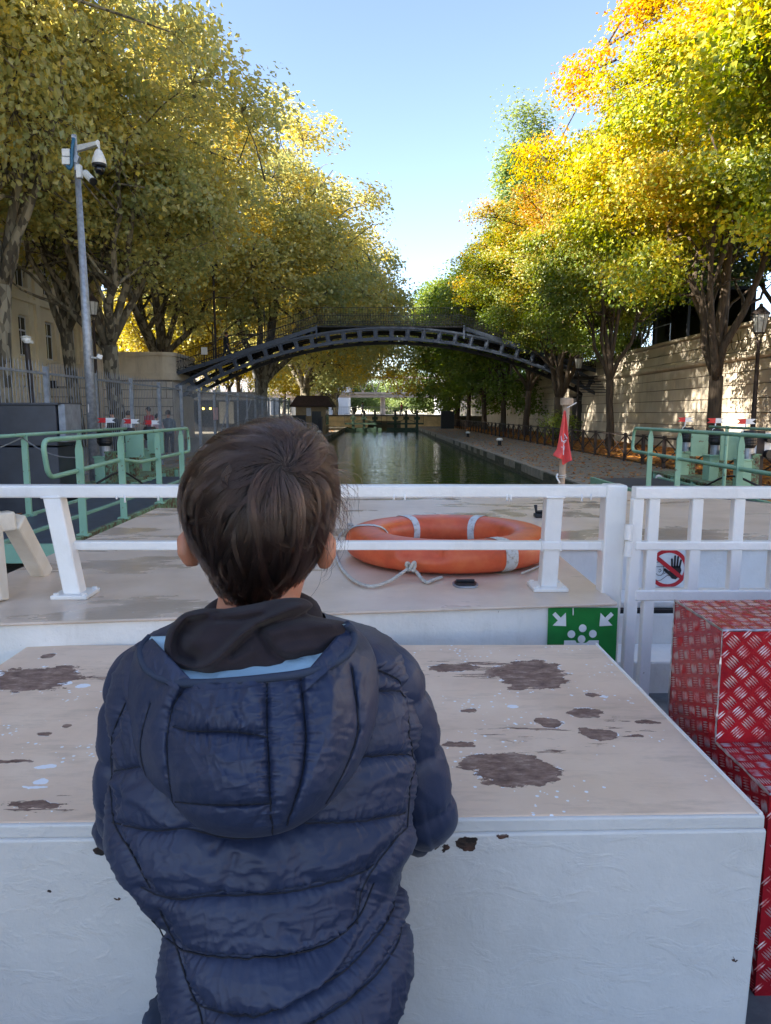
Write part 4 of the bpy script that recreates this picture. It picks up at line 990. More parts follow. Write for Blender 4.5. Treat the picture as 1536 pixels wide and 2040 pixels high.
MB().tube([(-4.3 - 1.6 * t, 8.9 - .3 * t, -.30 - .55 * t * (1 - t) - .3 * t) for t in np.linspace(0, 1, 12)], .009, 5).build('chain', 'chain', cp)
def machinery(x, ys, mirror, lab):
    t = thing('lock_machinery', lab, 'lock machinery', (x, ys[1], -1.35))
    y0, y1 = min(ys) - .9, max(ys) + .9
    zb = -1.18
    for k, y in enumerate(ys): actuator(x, y, zb, t, mirror)
    # I-beam with rusty web
    m = MB(); m.box2((x - .35, y0, zb - .03), (x + .28, y1, zb)); m.build('top_flange', 'green_rusty', t, bevel=.004)
    xs = x - mirror * -.30
    m = MB(); m.box2((x + mirror * .28 - .015, y0, zb - .26), (x + mirror * .28 + .015, y1, zb - .03)); m.build('beam_web', 'green_rusty', t)
    m = MB(); m.box2((x + mirror * .28 - .06, y0, zb - .29), (x + mirror * .28 + .06, y1, zb - .26)); m.build('bottom_flange', 'green_rusty', t)
    for k in range(5):
        yy = y0 + .3 + k * (y1 - y0 - .6) / 4
        MB().box2((x + mirror * .34 - .04, yy - .015, zb - .25), (x + mirror * .34 + .04, yy + .015, zb - .03)).build('stiffener', 'green_paint', t)
        MB().box2((x - .2, yy - .05, ZQ - .2), (x - .1, yy + .05, zb - .03)).build('leg', 'green_rusty', t)
    for k, y in enumerate(ys[:-1]):
        yy = (y + ys[k + 1]) / 2
        if k < 2: MB().box2((x + .10 - .22 * (mirror < 0), yy + .12, zb + .38), (x + .42 - .22 * (mirror < 0), yy + .15, zb + .80)).build('shield_plate', 'green_paint', t)
        MB().tube([(x - .05, yy - .35, zb + .30), (x - .05, yy + .35, zb + .30)], .03, 8).build('drive_shaft', 'green_paint', t)
    MB().tube(arc([(x + mirror * .1, y0 + .2, zb + .05), (x + mirror * .25, y0 + .9, zb + .22), (x + mirror * .4, y0 + 1.6, zb - .1), (x + mirror * .5, y0 + 1.9, zb - .4)], .3, 5), .018, 6).build('hose', 'black', t, smooth=True)
    # star shaped riveted bracket and cross pipe
    cx0 = x + mirror * .75; cyy = ys[0] - .2
    m = MB(); poly = []
    for k in range(10):
        a = k * math.pi / 5 + .3; r = .34 if k % 2 == 0 else .20; poly.append((cx0, cyy + r * math.cos(a), -1.52 + r * math.sin(a)))
    m.prism(poly, (.04, 0, 0)).build('bracket', 'green_rusty', t)
    MB().tube([(x - .3, y1 - .2, -1.5), (x + mirror * 1.2, y1 - .2, -1.5)], .05, 8).build('cross_pipe', 'green_rusty', t)
    return t
YL = [12.4, 13.6, 14.9]
machinery(-4.6, YL, 1, 'green lock machinery with three black bellows left of the boat')
for i, (y, px) in enumerate(zip(YL, (212, 262, 303))):
    p = at(px, 862, y=y - .05); windflag(p.x, y - .05, p.z, ['red and white swallowtail marker on left machinery, nearest the light pole', 'middle red and white marker of the left lock machinery', 'red and white marker on the left machinery nearest the boy'][i], 'red and white markers')
YR = [13.8, 12.6, 11.5]
machinery(5.95, YR[::-1], -1, 'green lock machinery with three black bellows on the right bank')
for i, (y, px) in enumerate(zip(YR, (1364, 1424, 1484))):
    p = at(px, 858 + i * 4, y=y - .05); windflag(p.x, y - .05, p.z, ['red and white marker on the right machinery, nearest the big maple trunk', 'middle red and white marker of the right lock machinery', 'red and white marker on the right machinery nearest the picture edge'][i], 'red and white markers')
wr = thing('lock_walkway', 'green lock gate walkway with looped handrail on the right bank', 'walkway', (4.9, 9, -1.3))
MB().box2((4.25, 5.5, ww - .03), (5.5, 14, ww)).build('deck_plate', 'steel_blue', wr)
for x in (4.22, 5.53): MB().box2((x - .03, 5.5, ww - .16), (x + .03, 14, ww + .03)).build('side_beam', 'green_paint', wr, bevel=.006)
rounded_rail([(4.2, 5.4, RT_ - .0), (4.2, 11.75, RT_), (4.2, 11.8, -.62), (4.2, 5.4, -.66)], .026, 'handrail_loop', wr, closed=True, cr=.12)
for y in (11.0, 9.95, 8.25, 6.5): flat_post(4.19, y, ww + .02, RT_ - .02, wr)
rounded_rail([(5.5, 6.2, RT_ + .02), (5.5, 11.9, RT_ + .02)], .022, 'back_handrail', wr)
for y in (11.3, 9.6, 8.2, 6.9): MB().tube([(5.5, y, ww), (5.5, y, RT_ + .05)], .03, 8).build('back_post', 'green_paint', wr)
sq = thing('cable_winch', 'small white and green winch with black rollers behind the right handrail', 'winch', (6.6, 11.8, ZQ))
MB().box2((6.25, 11.9, -.75), (6.75, 12.0, -.33)).build('plate', 'white_paint_flat', sq, bevel=.01); MB().box2((6.3, 11.88, ZQ), (6.42, 12.05, -.3)).build('upright', 'iron_brown', sq)
for z in (-.42, -.68): MB().lathe([(.075, -.05), (.075, .05)], (6.48, 11.83, z), 16, Matrix.Rotation(R(90), 3, 'X')).build('roller', 'black', sq)

# dark cabinets at the left edge
cab = thing('cabinet', 'large dark grey two-part steel cabinet at the left edge of the photo', 'cabinet', (-5.4, 11.6, ZQ))
for z0, z1 in ((ZQ, -.53), (-.51, .12)): MB().box2((-6.1, 11.25, z0), (-4.9, 12.1, z1)).build('body', 'cabinet', cab, bevel=.012)
MB().box2((-6.12, 11.22, .12), (-4.84, 12.12, .15)).build('top_plate', 'cabinet', cab)
MB().box2((-4.88, 11.3, -.45), (-4.78, 11.9, .13)).build('side_box', 'fence_grey', cab)
# ---- surveillance pole
q = at(190, 945, y=16.0); pxx = q.x
pole = thing('camera_pole', 'tall galvanised pole carrying a dome camera and smaller cameras', 'camera pole', (pxx, 16, ZQ))
topz = at(150, 268, y=16).z; topx = at(150, 268, y=16).x
MB().tube([(pxx, 16, ZQ), (pxx + (topx - pxx) * .45, 16, ZQ + .45 * (topz - ZQ)), (topx, 16, topz - .6)], [.125, .095, .055], 12).build('mast', 'galv', pole, smooth=True)
MB().box((pxx - .02, 16, ZQ + .01), (.4, .4, .03)).build('base_plate', 'galv', pole)
def A(px, py, y=15.9): return at(px, py, y=y)
MB().bar(A(147, 268), A(153, 340), .09, .07).build('top_bracket', 'galv', pole, bevel=.01)
a, b, c_ = A(152, 301, 15.9), A(190, 281, 15.6), A(196, 296, 15.6)
MB().prism([a, A(151, 289), b, A(195, 278, 15.6), c_, A(192, 288, 15.6)], (0, .10, 0)).build('camera_arm', 'white_plastic', pole)
k = A(196, 296, 15.65); sc1 = 15.6 / F
cm_ = MB().lathe([(.02, 0), (.07, -.05), (.13, -.20), (.145, -.29), (.14, -.30)], k, 20).build('dome_camera', 'white_plastic', pole, smooth=True)
MB().lathe([(.142, -.30), (.142, -.34), (.10, -.36)], k, 20).build('collar', 'black', cm_)
MB().lathe([(.095, -.34), (.10, -.42), (.075, -.48), (.02, -.50)], k, 20).build('lens_ball', 'lens', cm_, smooth=True)
MB().box(A(158, 342), (.10, .12, .26)).build('mount_box', 'white_plastic', pole, bevel=.01)
bc = MB().tube([A(170, 345), A(186, 362, 15.7)], .075, 10).build('bullet_camera', 'white_plastic', pole); MB().tube([A(184.5, 360.4, 15.71), A(187, 363, 15.69)], .078, 10).build('lens_cap', 'black', bc)
for i, (px, py) in enumerate(((134, 306), (134, 322))): MB().box(A(px, py), (.17, .16, .15)).build('junction_box', 'white_plastic', pole, bevel=.012)
MB().box(A(153, 318), (.10, .12, .16), (0, .4, 0)).build('junction_box', 'galv', pole, bevel=.01)
MB().tube(arc([A(147, 275, 15.82), A(143, 300, 15.82), A(143, 330, 15.82), A(138, 337, 15.82), A(133, 330, 15.82)], .1), .035, 8).build('cable', 'blue_cable', pole, smooth=True)
MB().tube([A(183, 712), A(196, 714, 15.8)], .02, 6).build('camera_arm', 'white_plastic', pole); MB().box(A(198, 711, 15.75), (.10, .16, .09), (0, .35, .5)).build('small_camera', 'white_plastic', pole, bevel=.01)
MB().tube([A(176, 805), A(176.5, 822)], .012, 6).build('tag_strip', 'white_plastic', pole)
sp_ = thing('camera_post', 'thin brown post topped by a small white camera behind the fence', 'camera post', (at(62, 800, y=20).x, 20, ZQ))
k = at(53, 684, y=20); MB().tube([(k.x + .13, 20, ZQ), (k.x, 20, k.z)], .075, 8).build('post', 'iron_brown', sp_); MB().lathe([(.05, 0), (.12, .08), (.12, .14), (.16, .16), (.05, .20)], k, 10).build('head', 'white_plastic', sp_); MB().box((k.x + .12, 19.9, k.z + .03), (.12, .2, .08)).build('camera', 'white_plastic', sp_)

# ---- street lamps
def lamp(label, x, y, zg, ztop_):
    t = thing('street_lamp', label, 'street lamp', (x, y, zg), 'old cast iron street lamps')
    H = ztop_ - zg; L = 1.05
    MB().lathe([(.22, 0), (.22, .12), (.15, .2), (.13, .8), (.10, .9), (.075, 1.0), (.05, H - L - .1), (.09, H - L - .05), (.05, H - L)], (x, y, zg), 12).build('post', 'iron_brown', t, smooth=True)
    z = ztop_ - L
    for k in range(4):
        a = k * math.pi / 2 + .4; MB().tube([(x, y, z - .02), (x + .10 * math.cos(a), y + .10 * math.sin(a), z + .06), (x + .15 * math.cos(a), y + .15 * math.sin(a), z + .18)], .012, 5).build('bracket', 'iron_brown', t)
    MB().lathe([(.15, z + .18), (.17, z + .20), (.17, z + .22)], (x, y, 0), 8).build('lantern_base', 'iron_brown', t)
    MB().lathe([(.15, z + .22), (.23, z + .72)], (x, y, 0), 8).build('glass', 'lamp_glass', t)
    for k in range(8):
        a = k * math.pi / 4; MB().bar((x + .155 * math.cos(a), y + .155 * math.sin(a), z + .22), (x + .235 * math.cos(a), y + .235 * math.sin(a), z + .72), .014, .014).build('glazing_bar', 'iron_brown', t)
    MB().lathe([(.27, z + .72), (.27, z + .76), (.20, z + .82), (.10, z + .93), (.06, z + .96), (.05, z + 1.03), (.01, z + 1.05)], (x, y, 0), 8).build('lantern_roof', 'iron_brown', t)
p = at(1525, 604, y=21.5); lamp('old street lamp at the right edge in front of the engraved wall', p.x - .12, 21.5, ZQ, p.z)
p = at(1154, 702, y=39); lamp('street lamp whose lantern hangs before the right foot of the footbridge', p.x, 39, ZQ, p.z)
p = at(183, 585, y=30); lamp('street lamp standing in front of the stone building', p.x, 30, ZQ, p.z)
p = at(508, 732, y=56); lamp('street lamp seen under the left part of the footbridge arch', p.x, 56, ZQ, p.z)
tp = thing('tall_post', 'thin dark tall post rising by the left stair of the footbridge', 'post', (at(426, 700, y=44).x, 44.5, 1.9)); x = at(426, 700, y=44).x
MB().tube([(x, 44.5, 1.9), (x, 44.5, 8.6)], .07, 8).build('mast', 'iron_brown', tp); MB().box((x, 44.5, 8.65), (.5, .12, .1)).build('cap', 'iron_brown', tp)
wsn = thing('notice_board', 'small white notice board on the left bridge railing', 'sign', (at(407, 699, y=42.8).x, 42.8, 3.2)); p = at(407, 699, y=42.8)
MB().box(p, (.36, .02, .42)).build('panel', 'white_plastic', wsn); MB().box((p.x, p.y + .03, p.z - .35), (.03, .03, 1.0)).build('stake', 'steel_dark', wsn)
# traffic light and cafe lamps glimpsed through the fence
tl = thing('traffic_light', 'traffic light glowing green beyond the fence under the footbridge', 'traffic light', (at(511, 806, y=62).x, 62, ZQ)); p = at(511, 806, y=62)
t = NT('green_glow'); t.set(Emission_Color=(.05, 1, .45), Emission_Strength=2.0); M['green_glow'] = t.m
t = NT('yellow_glow'); t.set(Emission_Color=(1, .75, .1), Emission_Strength=1.6); M['yellow_glow'] = t.m
MB().tube([(p.x, 62.1, ZQ), (p.x, 62.1, p.z - .5)], .05, 6).build('post', 'steel_dark', tl); MB().box((p.x, 62.1, p.z - .25), (.28, .2, .85)).build('housing', 'black', tl); MB().lathe([(.10, -.02), (.10, .02)], (p.x, 61.97, p.z), 12, Matrix.Rotation(R(90), 3, 'X')).build('green_lens', 'green_glow', tl)
cf = thing('cafe_front', 'dark cafe front with two small yellow lamps beyond the fence', 'shop front', (-14, 61, ZQ))
MB().box2((-17.5, 61, ZQ), (-9.6, 64, 1.7)).build('wall', 'steel_dark', cf)
for px in (405, 419): 
    p = at(px, 814, y=60.8); MB().lathe([(.05, -.09), (.11, 0), (.05, .09)], p, 10).build('lamp', 'yellow_glow', cf)
for k, x in enumerate((-16.4, -14.4, -12.4, -10.6)): MB().box2((x - .6, 60.94, -.9), (x + .6, 60.99, .9)).build('window', 'lamp_glass' if k % 2 == 0 else 'glass_dark', cf)
MB().box2((-17.6, 60, 1.0), (-9.5, 61, 1.25)).build('awning', 'person_dark', cf)
ns = thing('notice_board', 'red and white notice hung on the fence beyond the footbridge', 'sign', (at(428, 824, x=FX).x, at(428, 824, x=FX).y, 0)); p = at(428, 824, x=FX)
MB().box((p.x + .03, p.y, p.z), (.02, .8, .5)).build('panel', 'person_pink', ns)

# ---- bollards
def bollard(px, py, label):
    p = at(px, py, z=ZQ); t = thing('mooring_bollard', label, 'bollard', (p.x, p.y, ZQ), 'mushroom bollards on the quays')
    MB().lathe([(.13, 0), (.13, .03), (.085, .05), (.08, .24)], (p.x, p.y, ZQ), 16).build('shaft', 'steel_dark', t, smooth=False)
    MB().lathe([(.08, .24), (.15, .25), (.165, .29), (.15, .34), (.09, .375), (.01, .385)], (p.x, p.y, ZQ), 20).build('cap', 'white_plastic', t, smooth=True)
bollard(1321, 982, 'white capped bollard nearest the boat, right quay beside the green rail')
bollard(995, 888, 'white capped bollard in the middle of the right quay edge')
bollard(932, 871, 'farther white capped bollard on the right quay')
bollard(636, 869, 'white capped bollard on the left quay near the keeper hut'); bollard(648, 862, 'second white capped bollard on the left quay, farther than the first'); bollard(618, 876, 'white capped bollard just beside the boy hair on the left quay')

# ================================================================== THE BOAT
S = {}
boat = thing('canal_boat', 'white and beige passenger boat foredeck with worn paint', 'boat', (.6, 2, ZW))
# hull
hp = [(-1.32, -3.0), (-1.32, 4.05), (-1.05, 4.12), (-.35, 4.95), (.6, 5.25), (1.7, 4.95), (2.42, 4.1), (2.5, 2.8), (2.5, -3.0)]
MB().prism([(x, y, ZW - .4) for x, y in hp], (0, 0, ZF - .02 - ZW + .4)).build('hull', 'boat_white', boat)
# foredeck and cabin roof: one slab each, edges from measured corners
ne_l = at(-60, 1244, z=ZD); ne_r = at(1231, 1201, z=ZD); re = at(1113, 1104, z=ZD)
ff = 2.79
roof = [ne_l, ne_r, Vector((re.x, ff, ZD)), Vector((2.5, ff, ZD)), Vector((2.46, 4.1, ZD)), Vector((1.7, 4.93, ZD)), Vector((.6, 5.2, ZD)), Vector((-.35, 4.93, ZD)), Vector((-1.03, 4.06, ZD)), at(312, 1012, z=ZD), at(12, 1143, z=ZD), Vector((at(12, 1143, z=ZD).x - .06, ne_l.y, ZD))]
MB().prism(roof, (0, 0, -.009)).build('roof_deck', 'deck_beige', boat, bevel=.004)
lip = [Vector((p.x, p.y, ZD - .010)) for p in roof]
ins = [Vector((p.x + (.012 if p.x < .6 else -.012), p.y + (.012 if p.y < 3 else -.015), ZD - .010)) for p in roof]
MB().prism(ins, (0, 0, ZF - ZD - .1)).build('cabin_side', 'boat_white', boat)
# step-down passage on the right
MB().box2((re.x + .02, 2.60, ZF - .05), (2.5, 2.70, -.742)).build('step_riser', 'boat_white', boat, bevel=.006)
MB().box2((re.x + .02, 2.625, -.728), (2.5, 2.80, -.700)).build('step_tread', 'boat_white', boat, bevel=.006)
MB().box2((re.x + .02, 2.605, -.742), (2.5, 2.7, -.728)).build('gap_shade_strip', 'black', boat)  # black strip colours in the shaded gap between riser and tread
MB().box2((re.x + .02, 2.40, ZF - .02), (2.5, 2.60, ZF + .115)).build('kerb', 'boat_white', boat, bevel=.008)
MB().box2((-1.32, -3, ZF - .03), (2.5, 2.6, ZF)).build('floor', 'deck_grey' if 'deck_grey' in M else simple('deck_grey', (.13, .135, .14), .7, var=.25, scale=9, bump=.003, bscale=50).name, boat)
for x in (-1.32, 2.44): MB().box2((x, -3, ZF), (x + .06, 1.6 if x < 0 else 2.6, ZF + .75 if x > 0 else ZF + .2)).build('bulwark', 'boat_white', boat, bevel=.008)
# the worn box
a, b, c_, d_ = at(-250, 1662, z=ZB), at(1516, 1619, z=ZB), at(1190, 1284, z=ZB), at(58, 1285, z=ZB)
a = Vector((d_.x - .005, at(0, 1650, z=ZB).y + .012, ZB))
box = thing('locker_box', 'low white locker with worn beige top that the boy leans on', 'locker', ((a.x + b.x) / 2, 1.4, ZF))
MB().prism([a, b, c_, d_], (0, 0, -.020)).build('lid', 'worn_beige', box, bevel=.003)
def off(p, dx, dy, z): return Vector((p.x + dx, p.y + dy, z))
z2 = ZB - .022
edge = MB()
MB().prism([off(a, 0, -.006, ZB - .0015), off(b, .004, -.006, ZB - .0015), off(b, .004, .003, ZB - .0015), off(a, 0, .003, ZB - .0015)], (0, 0, -.021)).build('front_edge_strip', 'box_white', box, bevel=.003)
bt2 = Vector((at(1466, 2040, y=b.y).x, b.y, 0))
zf = ZF
m = MB(); ta = [off(a, 0, -.010, z2), off(b, .006, -.010, z2), off(c_, .004, 0, z2), off(d_, 0, 0, z2)]
ba = [off(a, 0, -.010, zf), off(b, -.004, -.010, zf), off(c_, 0, 0, zf), off(d_, 0, 0, zf)]
m.add(ta + ba, [(0, 1, 2, 3), (7, 6, 5, 4), (0, 4, 5, 1), (1, 5, 6, 2), (2, 6, 7, 3), (3, 7, 4, 0)]); m.build('carcass', 'box_white', box, bevel=.004)
# beads along the lid edges
MB().tube([off(b, -.002, -.004, ZB + .0005), off(c_, -.002, 0, ZB + .0005)], .0035, 6).build('edge_bead', 'rail_white', box)

# ---- railing across the front
def tubebox(m, p, q, wd, ht): return m.bar(p, q, wd, ht)
rl = thing('front_railing', 'white square tube railing across the boat in front of the boy', 'railing', (0, 2.1, ZD))
YRL = 2.12
TL, TR = at(-40, 978, y=YRL), at(1222, 978, y=YRL)
MB().bar(TL, TR, .05, .036).build('top_rail', 'rail_white', rl, bevel=.005)
p1, p2 = at(128, 1086, y=YRL), at(1225, 1086, y=YRL)
MB().bar(p1, p2, .03, .026).build('middle_rail', 'rail_white', rl, bevel=.004)
for (pxt, pxb, pyb) in ((108, 137, 1195), (1103, 1090, 1172)):
    t_ = at(pxt, 985, y=YRL); b_ = at(pxb, pyb, z=ZD)
    MB().bar((t_.x, YRL, t_.z), (b_.x, b_.y if pyb < 1180 else b_.y + .05, ZD), .05, .05, (0, 1, 0)).build('post', 'rail_white', rl, bevel=.005)
    yb = b_.y if pyb < 1180 else b_.y + .05
    MB().box((b_.x, yb + .0, ZD + .006), (.105, .105, .012)).build('base_plate', 'boat_white', rl, bevel=.003)
    for sx in (-1, 1):
        for sy in (-1, 1): MB().lathe([(.008, ZD + .012), (.008, ZD + .017)], (b_.x + sx * .04, yb + sy * .04, 0), 6).build('bolt', 'boat_white', rl)
hp_t, hp_b = at(1228, 975, y=YRL - .02), at(1213, 1330, y=YRL - .16)
MB().bar((hp_t.x, YRL, TR.z + .02), (hp_t.x - .01, YRL - .0, ZF), .062, .062, (0, 1, 0)).build('gate_post', 'rail_white', rl, bevel=.006)
ls = at(0, 978, y=YRL)
MB().bar((ls.x - .03, YRL, TL.z), (ls.x - .14, 1.2, TL.z), .05, .036).build('return_rail', 'rail_white', rl, bevel=.005)
# weld beads and paint runs
def bead(c, sx, sy, sz_, axis):
    pts = []
    for k in range(24):
        a = 2 * math.pi * k / 24; ca, sa = math.cos(a), math.sin(a); q = max(abs(ca), abs(sa)); u_, v_ = ca / q, sa / q
        e = 1 + random.uniform(-.03, .03)
        pts.append(Vector(c) + (Vector((u_ * sx * e, v_ * sy * e, 0)) if axis == 'z' else Vector((0, u_ * sy * e, v_ * sz_ * e))))
    MB().tube(pts, .0032, 5, closed=True).build('weld_bead', 'rail_white', rl, smooth=True)
for (pxt, pxb) in ((108, 137), (1103, 1090)):
    t_ = at(pxt, 992, y=YRL); bead((t_.x, YRL, t_.z + .004), .026, .026, 0, 'z')
    m_ = at((pxt + pxb) / 2, 1086, y=YRL)
    for s_ in (-1, 1):
        if pxt < 500 and s_ < 0: continue
        bead((m_.x + s_ * .028, YRL, m_.z), 0, .016, .014, 'x')
bead((hp_t.x - .034, YRL, p2.z), 0, .016, .014, 'x')
for k in range(11):
    x = random.uniform(TL.x + .1, TR.x - .05); L = random.uniform(.004, .016)
    MB().tube([(x, YRL - .0245, TL.z - .010), (x, YRL - .0255, TL.z - .017 - L * .4), (x, YRL - .0245, TL.z - .017 - L)], [.0022, .0026, .0034], 6).build('paint_run', 'rail_white', rl, smooth=True)
# bent stanchion, left
bs = thing('bent_stanchion', 'cream bent tube stanchion at the left end of the railing', 'stanchion', (at(60, 1170, z=ZD).x, 2.1, ZD))
k1, k2, k3, k4 = at(-8, 1198, z=ZD), at(-22, 1043, y=2.06), at(26, 1036, y=2.12), at(84, 1143, z=ZD)
for p_, q_, nm in ((k1, k2, 'leg'), (k2 + Vector((-.02, 0, 0)), k3, 'cross_tube'), (k3, k4, 'leg')): MB().bar(p_, q_, .055, .05, (0, 1, 0)).build(nm, 'rail_cream', bs, bevel=.006)
# ---- gate on the right
gt = thing('boat_gate', 'white barred gate closing the passage on the right of the railing', 'gate', (1.2, 2.0, ZF))
YG = 2.05
def G(px, py): return at(px, py, y=YG)
MB().bar(G(1262, 981), G(1700, 981), .04, .034).build('top_bar', 'rail_white', gt, bevel=.004)
for py in (1086, 1184): MB().bar(G(1262, py), G(1700, py), .0345, .026 if py < 1100 else .032).build('cross_bar', 'rail_white', gt, bevel=.004)
for i, (pt, pb, pyb) in enumerate(((1270, 1243, 1420), (1302, 1277, 1420), (1388, 1376, 1180), (1471, 1458, 1180), (1552, 1538, 1180), (1632, 1618, 1180))):
    T_, B_ = G(pt, 992), G(pb, pyb); MB().bar(T_, B_, .032, .0285, (0, 1, 0)).build('upright', 'rail_white', gt, bevel=.004)
    if i == 1:
        pass
for py0, py1 in ((1045, 1075), (1078, 1108)): MB().tube([at(1253, py0, y=YG - .03), at(1250, py1, y=YG - .03)], .011, 12).build('hinge_barrel', 'rail_white', gt, smooth=False)
# ---- no entry sign on the far riser
ns = thing('no_entry_sign', 'white square warning sign with black hand and red slash behind the gate bars', 'sign', (at(1330, 1132, y=ff).x, ff, -.6))
YS = ff - .001
cs_ = at(1330, 1132, y=YS); hw = 33 / F * YS * 1.0; cxs, czs = cs_.x, cs_.z
hh = (at(1330, 1095, y=YS).z - at(1330, 1168, y=YS).z) / 2
MB().box2((cxs - hw, YS - .004, czs - hh), (cxs + hw, YS, czs + hh)).build('plate', 'sign_white', ns)
def ringpoly(r0, r1, y, mat, nm, a0=0, a1=2 * math.pi, n=48, clip=None):
    m = MB(); vs = []
    for i in range(n + 1):
        a = a0 + (a1 - a0) * i / n
        for r in (r0, r1):
            x = cxs + r * math.cos(a) * 1.0; z = czs + .0 + r * math.sin(a)
            x = min(max(x, cxs - hw), cxs + hw); z = min(max(z, czs - hh), czs + hh); vs.append((x, y, z))
    m.add(vs, [(2 * i, 2 * i + 1, 2 * i + 3, 2 * i + 2) for i in range(n)]); return m.build(nm, mat, ns)
rS = hh * 1.02
ringpoly(rS * .84, rS * 1.04, YS - .0055, 'sign_red', 'red_ring')
u = rS
def Sg(x, z, d): return (cxs + x * u, YS - d, czs + z * u)
MB().prism([Sg(-.72, .52, .0075), Sg(-.58, .68, .0075), Sg(.78, -.40, .0075), Sg(.64, -.56, .0075)], (0, .001, 0)).build('red_slash', 'sign_red', ns)
hm = MB(); palm = [(.12, -.05), (.2, .12), (.62, .14), (.70, -.1), (.60, -.42), (.42, -.58), (.22, -.54), (.06, -.35), (-.22, -.12), (-.24, 0.0), (-.16, .02), (.06, -.14)]
hm.prism([Sg(x, z, .0065) for x, z in palm], (0, .001, 0))
for (x0, x1, z1) in ((.20, .17, .50), (.33, .33, .66), (.46, .49, .62), (.59, .65, .44)): hm.bar(Sg(x0, .05, .006), Sg(x1, z1, .006), .095 * u, .001, (0, 1, 0)); hm.lathe([(.047 * u, -.0005), (.047 * u, .0005)], Sg(x1, z1, .006), 10, Matrix.Rotation(R(90), 3, 'X'))
hm.build('hand_symbol', 'sign_black', ns)
fm = MB()
for pts in ([(-.5 + .26 * math.cos(a), .10 + .26 * math.sin(a)) for a in np.linspace(0, math.pi, 9)], [(-.76, .10), (-.20, .10)], [(-.24, .1), (-.24, -.22), (-.34, -.36), (-.52, -.36), (-.68, -.22), (-.68, -.06), (-.76, -.10)], [(-.5, -.08), (-.42, -.02), (-.36, -.1), (-.44, -.2), (-.5, -.14)], [(-.36, -.62), (-.02, -.36), (.12, -.38)], [(-.66, -.66), (-.36, -.62)], [(-.24, -.30), (-.08, -.20)]):
    for p_, q_ in zip(pts, pts[1:]): fm.bar(Sg(*p_, .006), Sg(*q_, .006), .022 * u, .001, (0, 1, 0))
fm.build('face_line_symbol', 'sign_black', ns)
# ---- green assembly point sign
YA = ne_r.y + .0; 
sgA = at(1092, 1209, y=YA); sgB = at(1232, 1207, y=YA)
yA0 = ne_r.y - .002 + (1231 - 1160) * 0
asg = thing('assembly_sign', 'green assembly point sign with white arrows under the roof edge', 'sign', (at(1160, 1260, y=YA).x, YA, -.65))
nl, nr = ne_l, ne_r
def onface(px, py, d=0):           # point on the cabin front face
    n = Vector((nr.y - nl.y, -(nr.x - nl.x), 0)).normalized(); n = n if n.y < 0 else -n
    o_ = nl + Vector((.012, .012, 0)); dr = ray(px, py); k = (o_.dot(n)) / dr.dot(n); return dr * k + n * d
side = onface(1230, 1240) - onface(1092, 1240); wS = side.length; ex = side.normalized(); ez = Vector((0, 0, 1)); ey = ex.cross(ez)
oS = onface(1092, 1210); 
def Q(u_, v_, d): return oS + ex * (u_ * wS) - ez * (v_ * wS) - ey * (-d) if False else oS + ex * (u_ * wS) - ez * (v_ * wS) + Vector((0, -d, 0))
def flat(polys, nm, mat, d, par=asg):
    m = MB()
    for pl in polys: m.prism([Q(x, y, d) for x, y in pl], (0, .0015, 0))
    return m.build(nm, mat, par)
flat([[(0, 0), (1, 0), (1, 1), (0, 1)]], 'plate', 'sign_green', .003)
def arrow(cx0, cy0, dx, dy):
    def T(a, b): return (cx0 + dx * a, cy0 + dy * b)
    return [[T(.06, .10), T(.10, .06), T(.18, .14), T(.25, .07), T(.26, .26), T(.07, .25), T(.14, .18)]]
for (a_, b_, dx, dy) in ((0, 0, 1, 1), (1, 0, -1, 1), (0, 1, 1, -1), (1, 1, -1, -1)): flat(arrow(a_, b_, dx, dy), 'arrow_symbol', 'sign_white', .0045)
def disc(x, y, r): return [(x + r * math.cos(a), y + r * math.sin(a)) for a in np.linspace(0, 2 * math.pi, 20, endpoint=False)]
flat([disc(.5, .29, .055), disc(.34, .375, .055), disc(.65, .37, .055), disc(.49, .445, .055)], 'head_symbols', 'sign_white', .0045)
flat([[(.24, .465), (.40, .465), (.42, .50), (.56, .50), (.60, .465), (.74, .465), (.74, .66), (.68, .66), (.68, .80), (.54, .80), (.52, .62), (.46, .62), (.44, .80), (.30, .80), (.30, .66), (.24, .66)]], 'body_symbol', 'sign_white', .0045)
flat([[(.345, .0), (.355, .0), (.36, .09), (.352, .11), (.345, .09)]], 'paint_drip', 'rail_white', .0055)

# ---- life ring
CRg = Vector((at(882, 1088, z=ZD).x, 2.66, ZD)); 
ring = thing('life_ring', 'scuffed orange life ring with pale bands lying on the beige roof', 'life ring', CRg)
c0 = CRg + Vector((0, 0, .058))
def ringpt(a, b, dr=0):            # a round the ring, b round the section
    Rm, aw, ah = .302, .080 + dr, .054 + dr
    cr_ = math.copysign(abs(math.cos(b)) ** .8, math.cos(b)); sr_ = math.copysign(abs(math.sin(b)) ** .8, math.sin(b))
    r = Rm + aw * cr_; return Vector((r * math.cos(a), r * math.sin(a), ah * sr_))
na, nb = 128, 28
V = np.array([list(c0 + ringpt(2 * math.pi * i / na, 2 * math.pi * j / nb)) for i in range(na) for j in range(nb)])
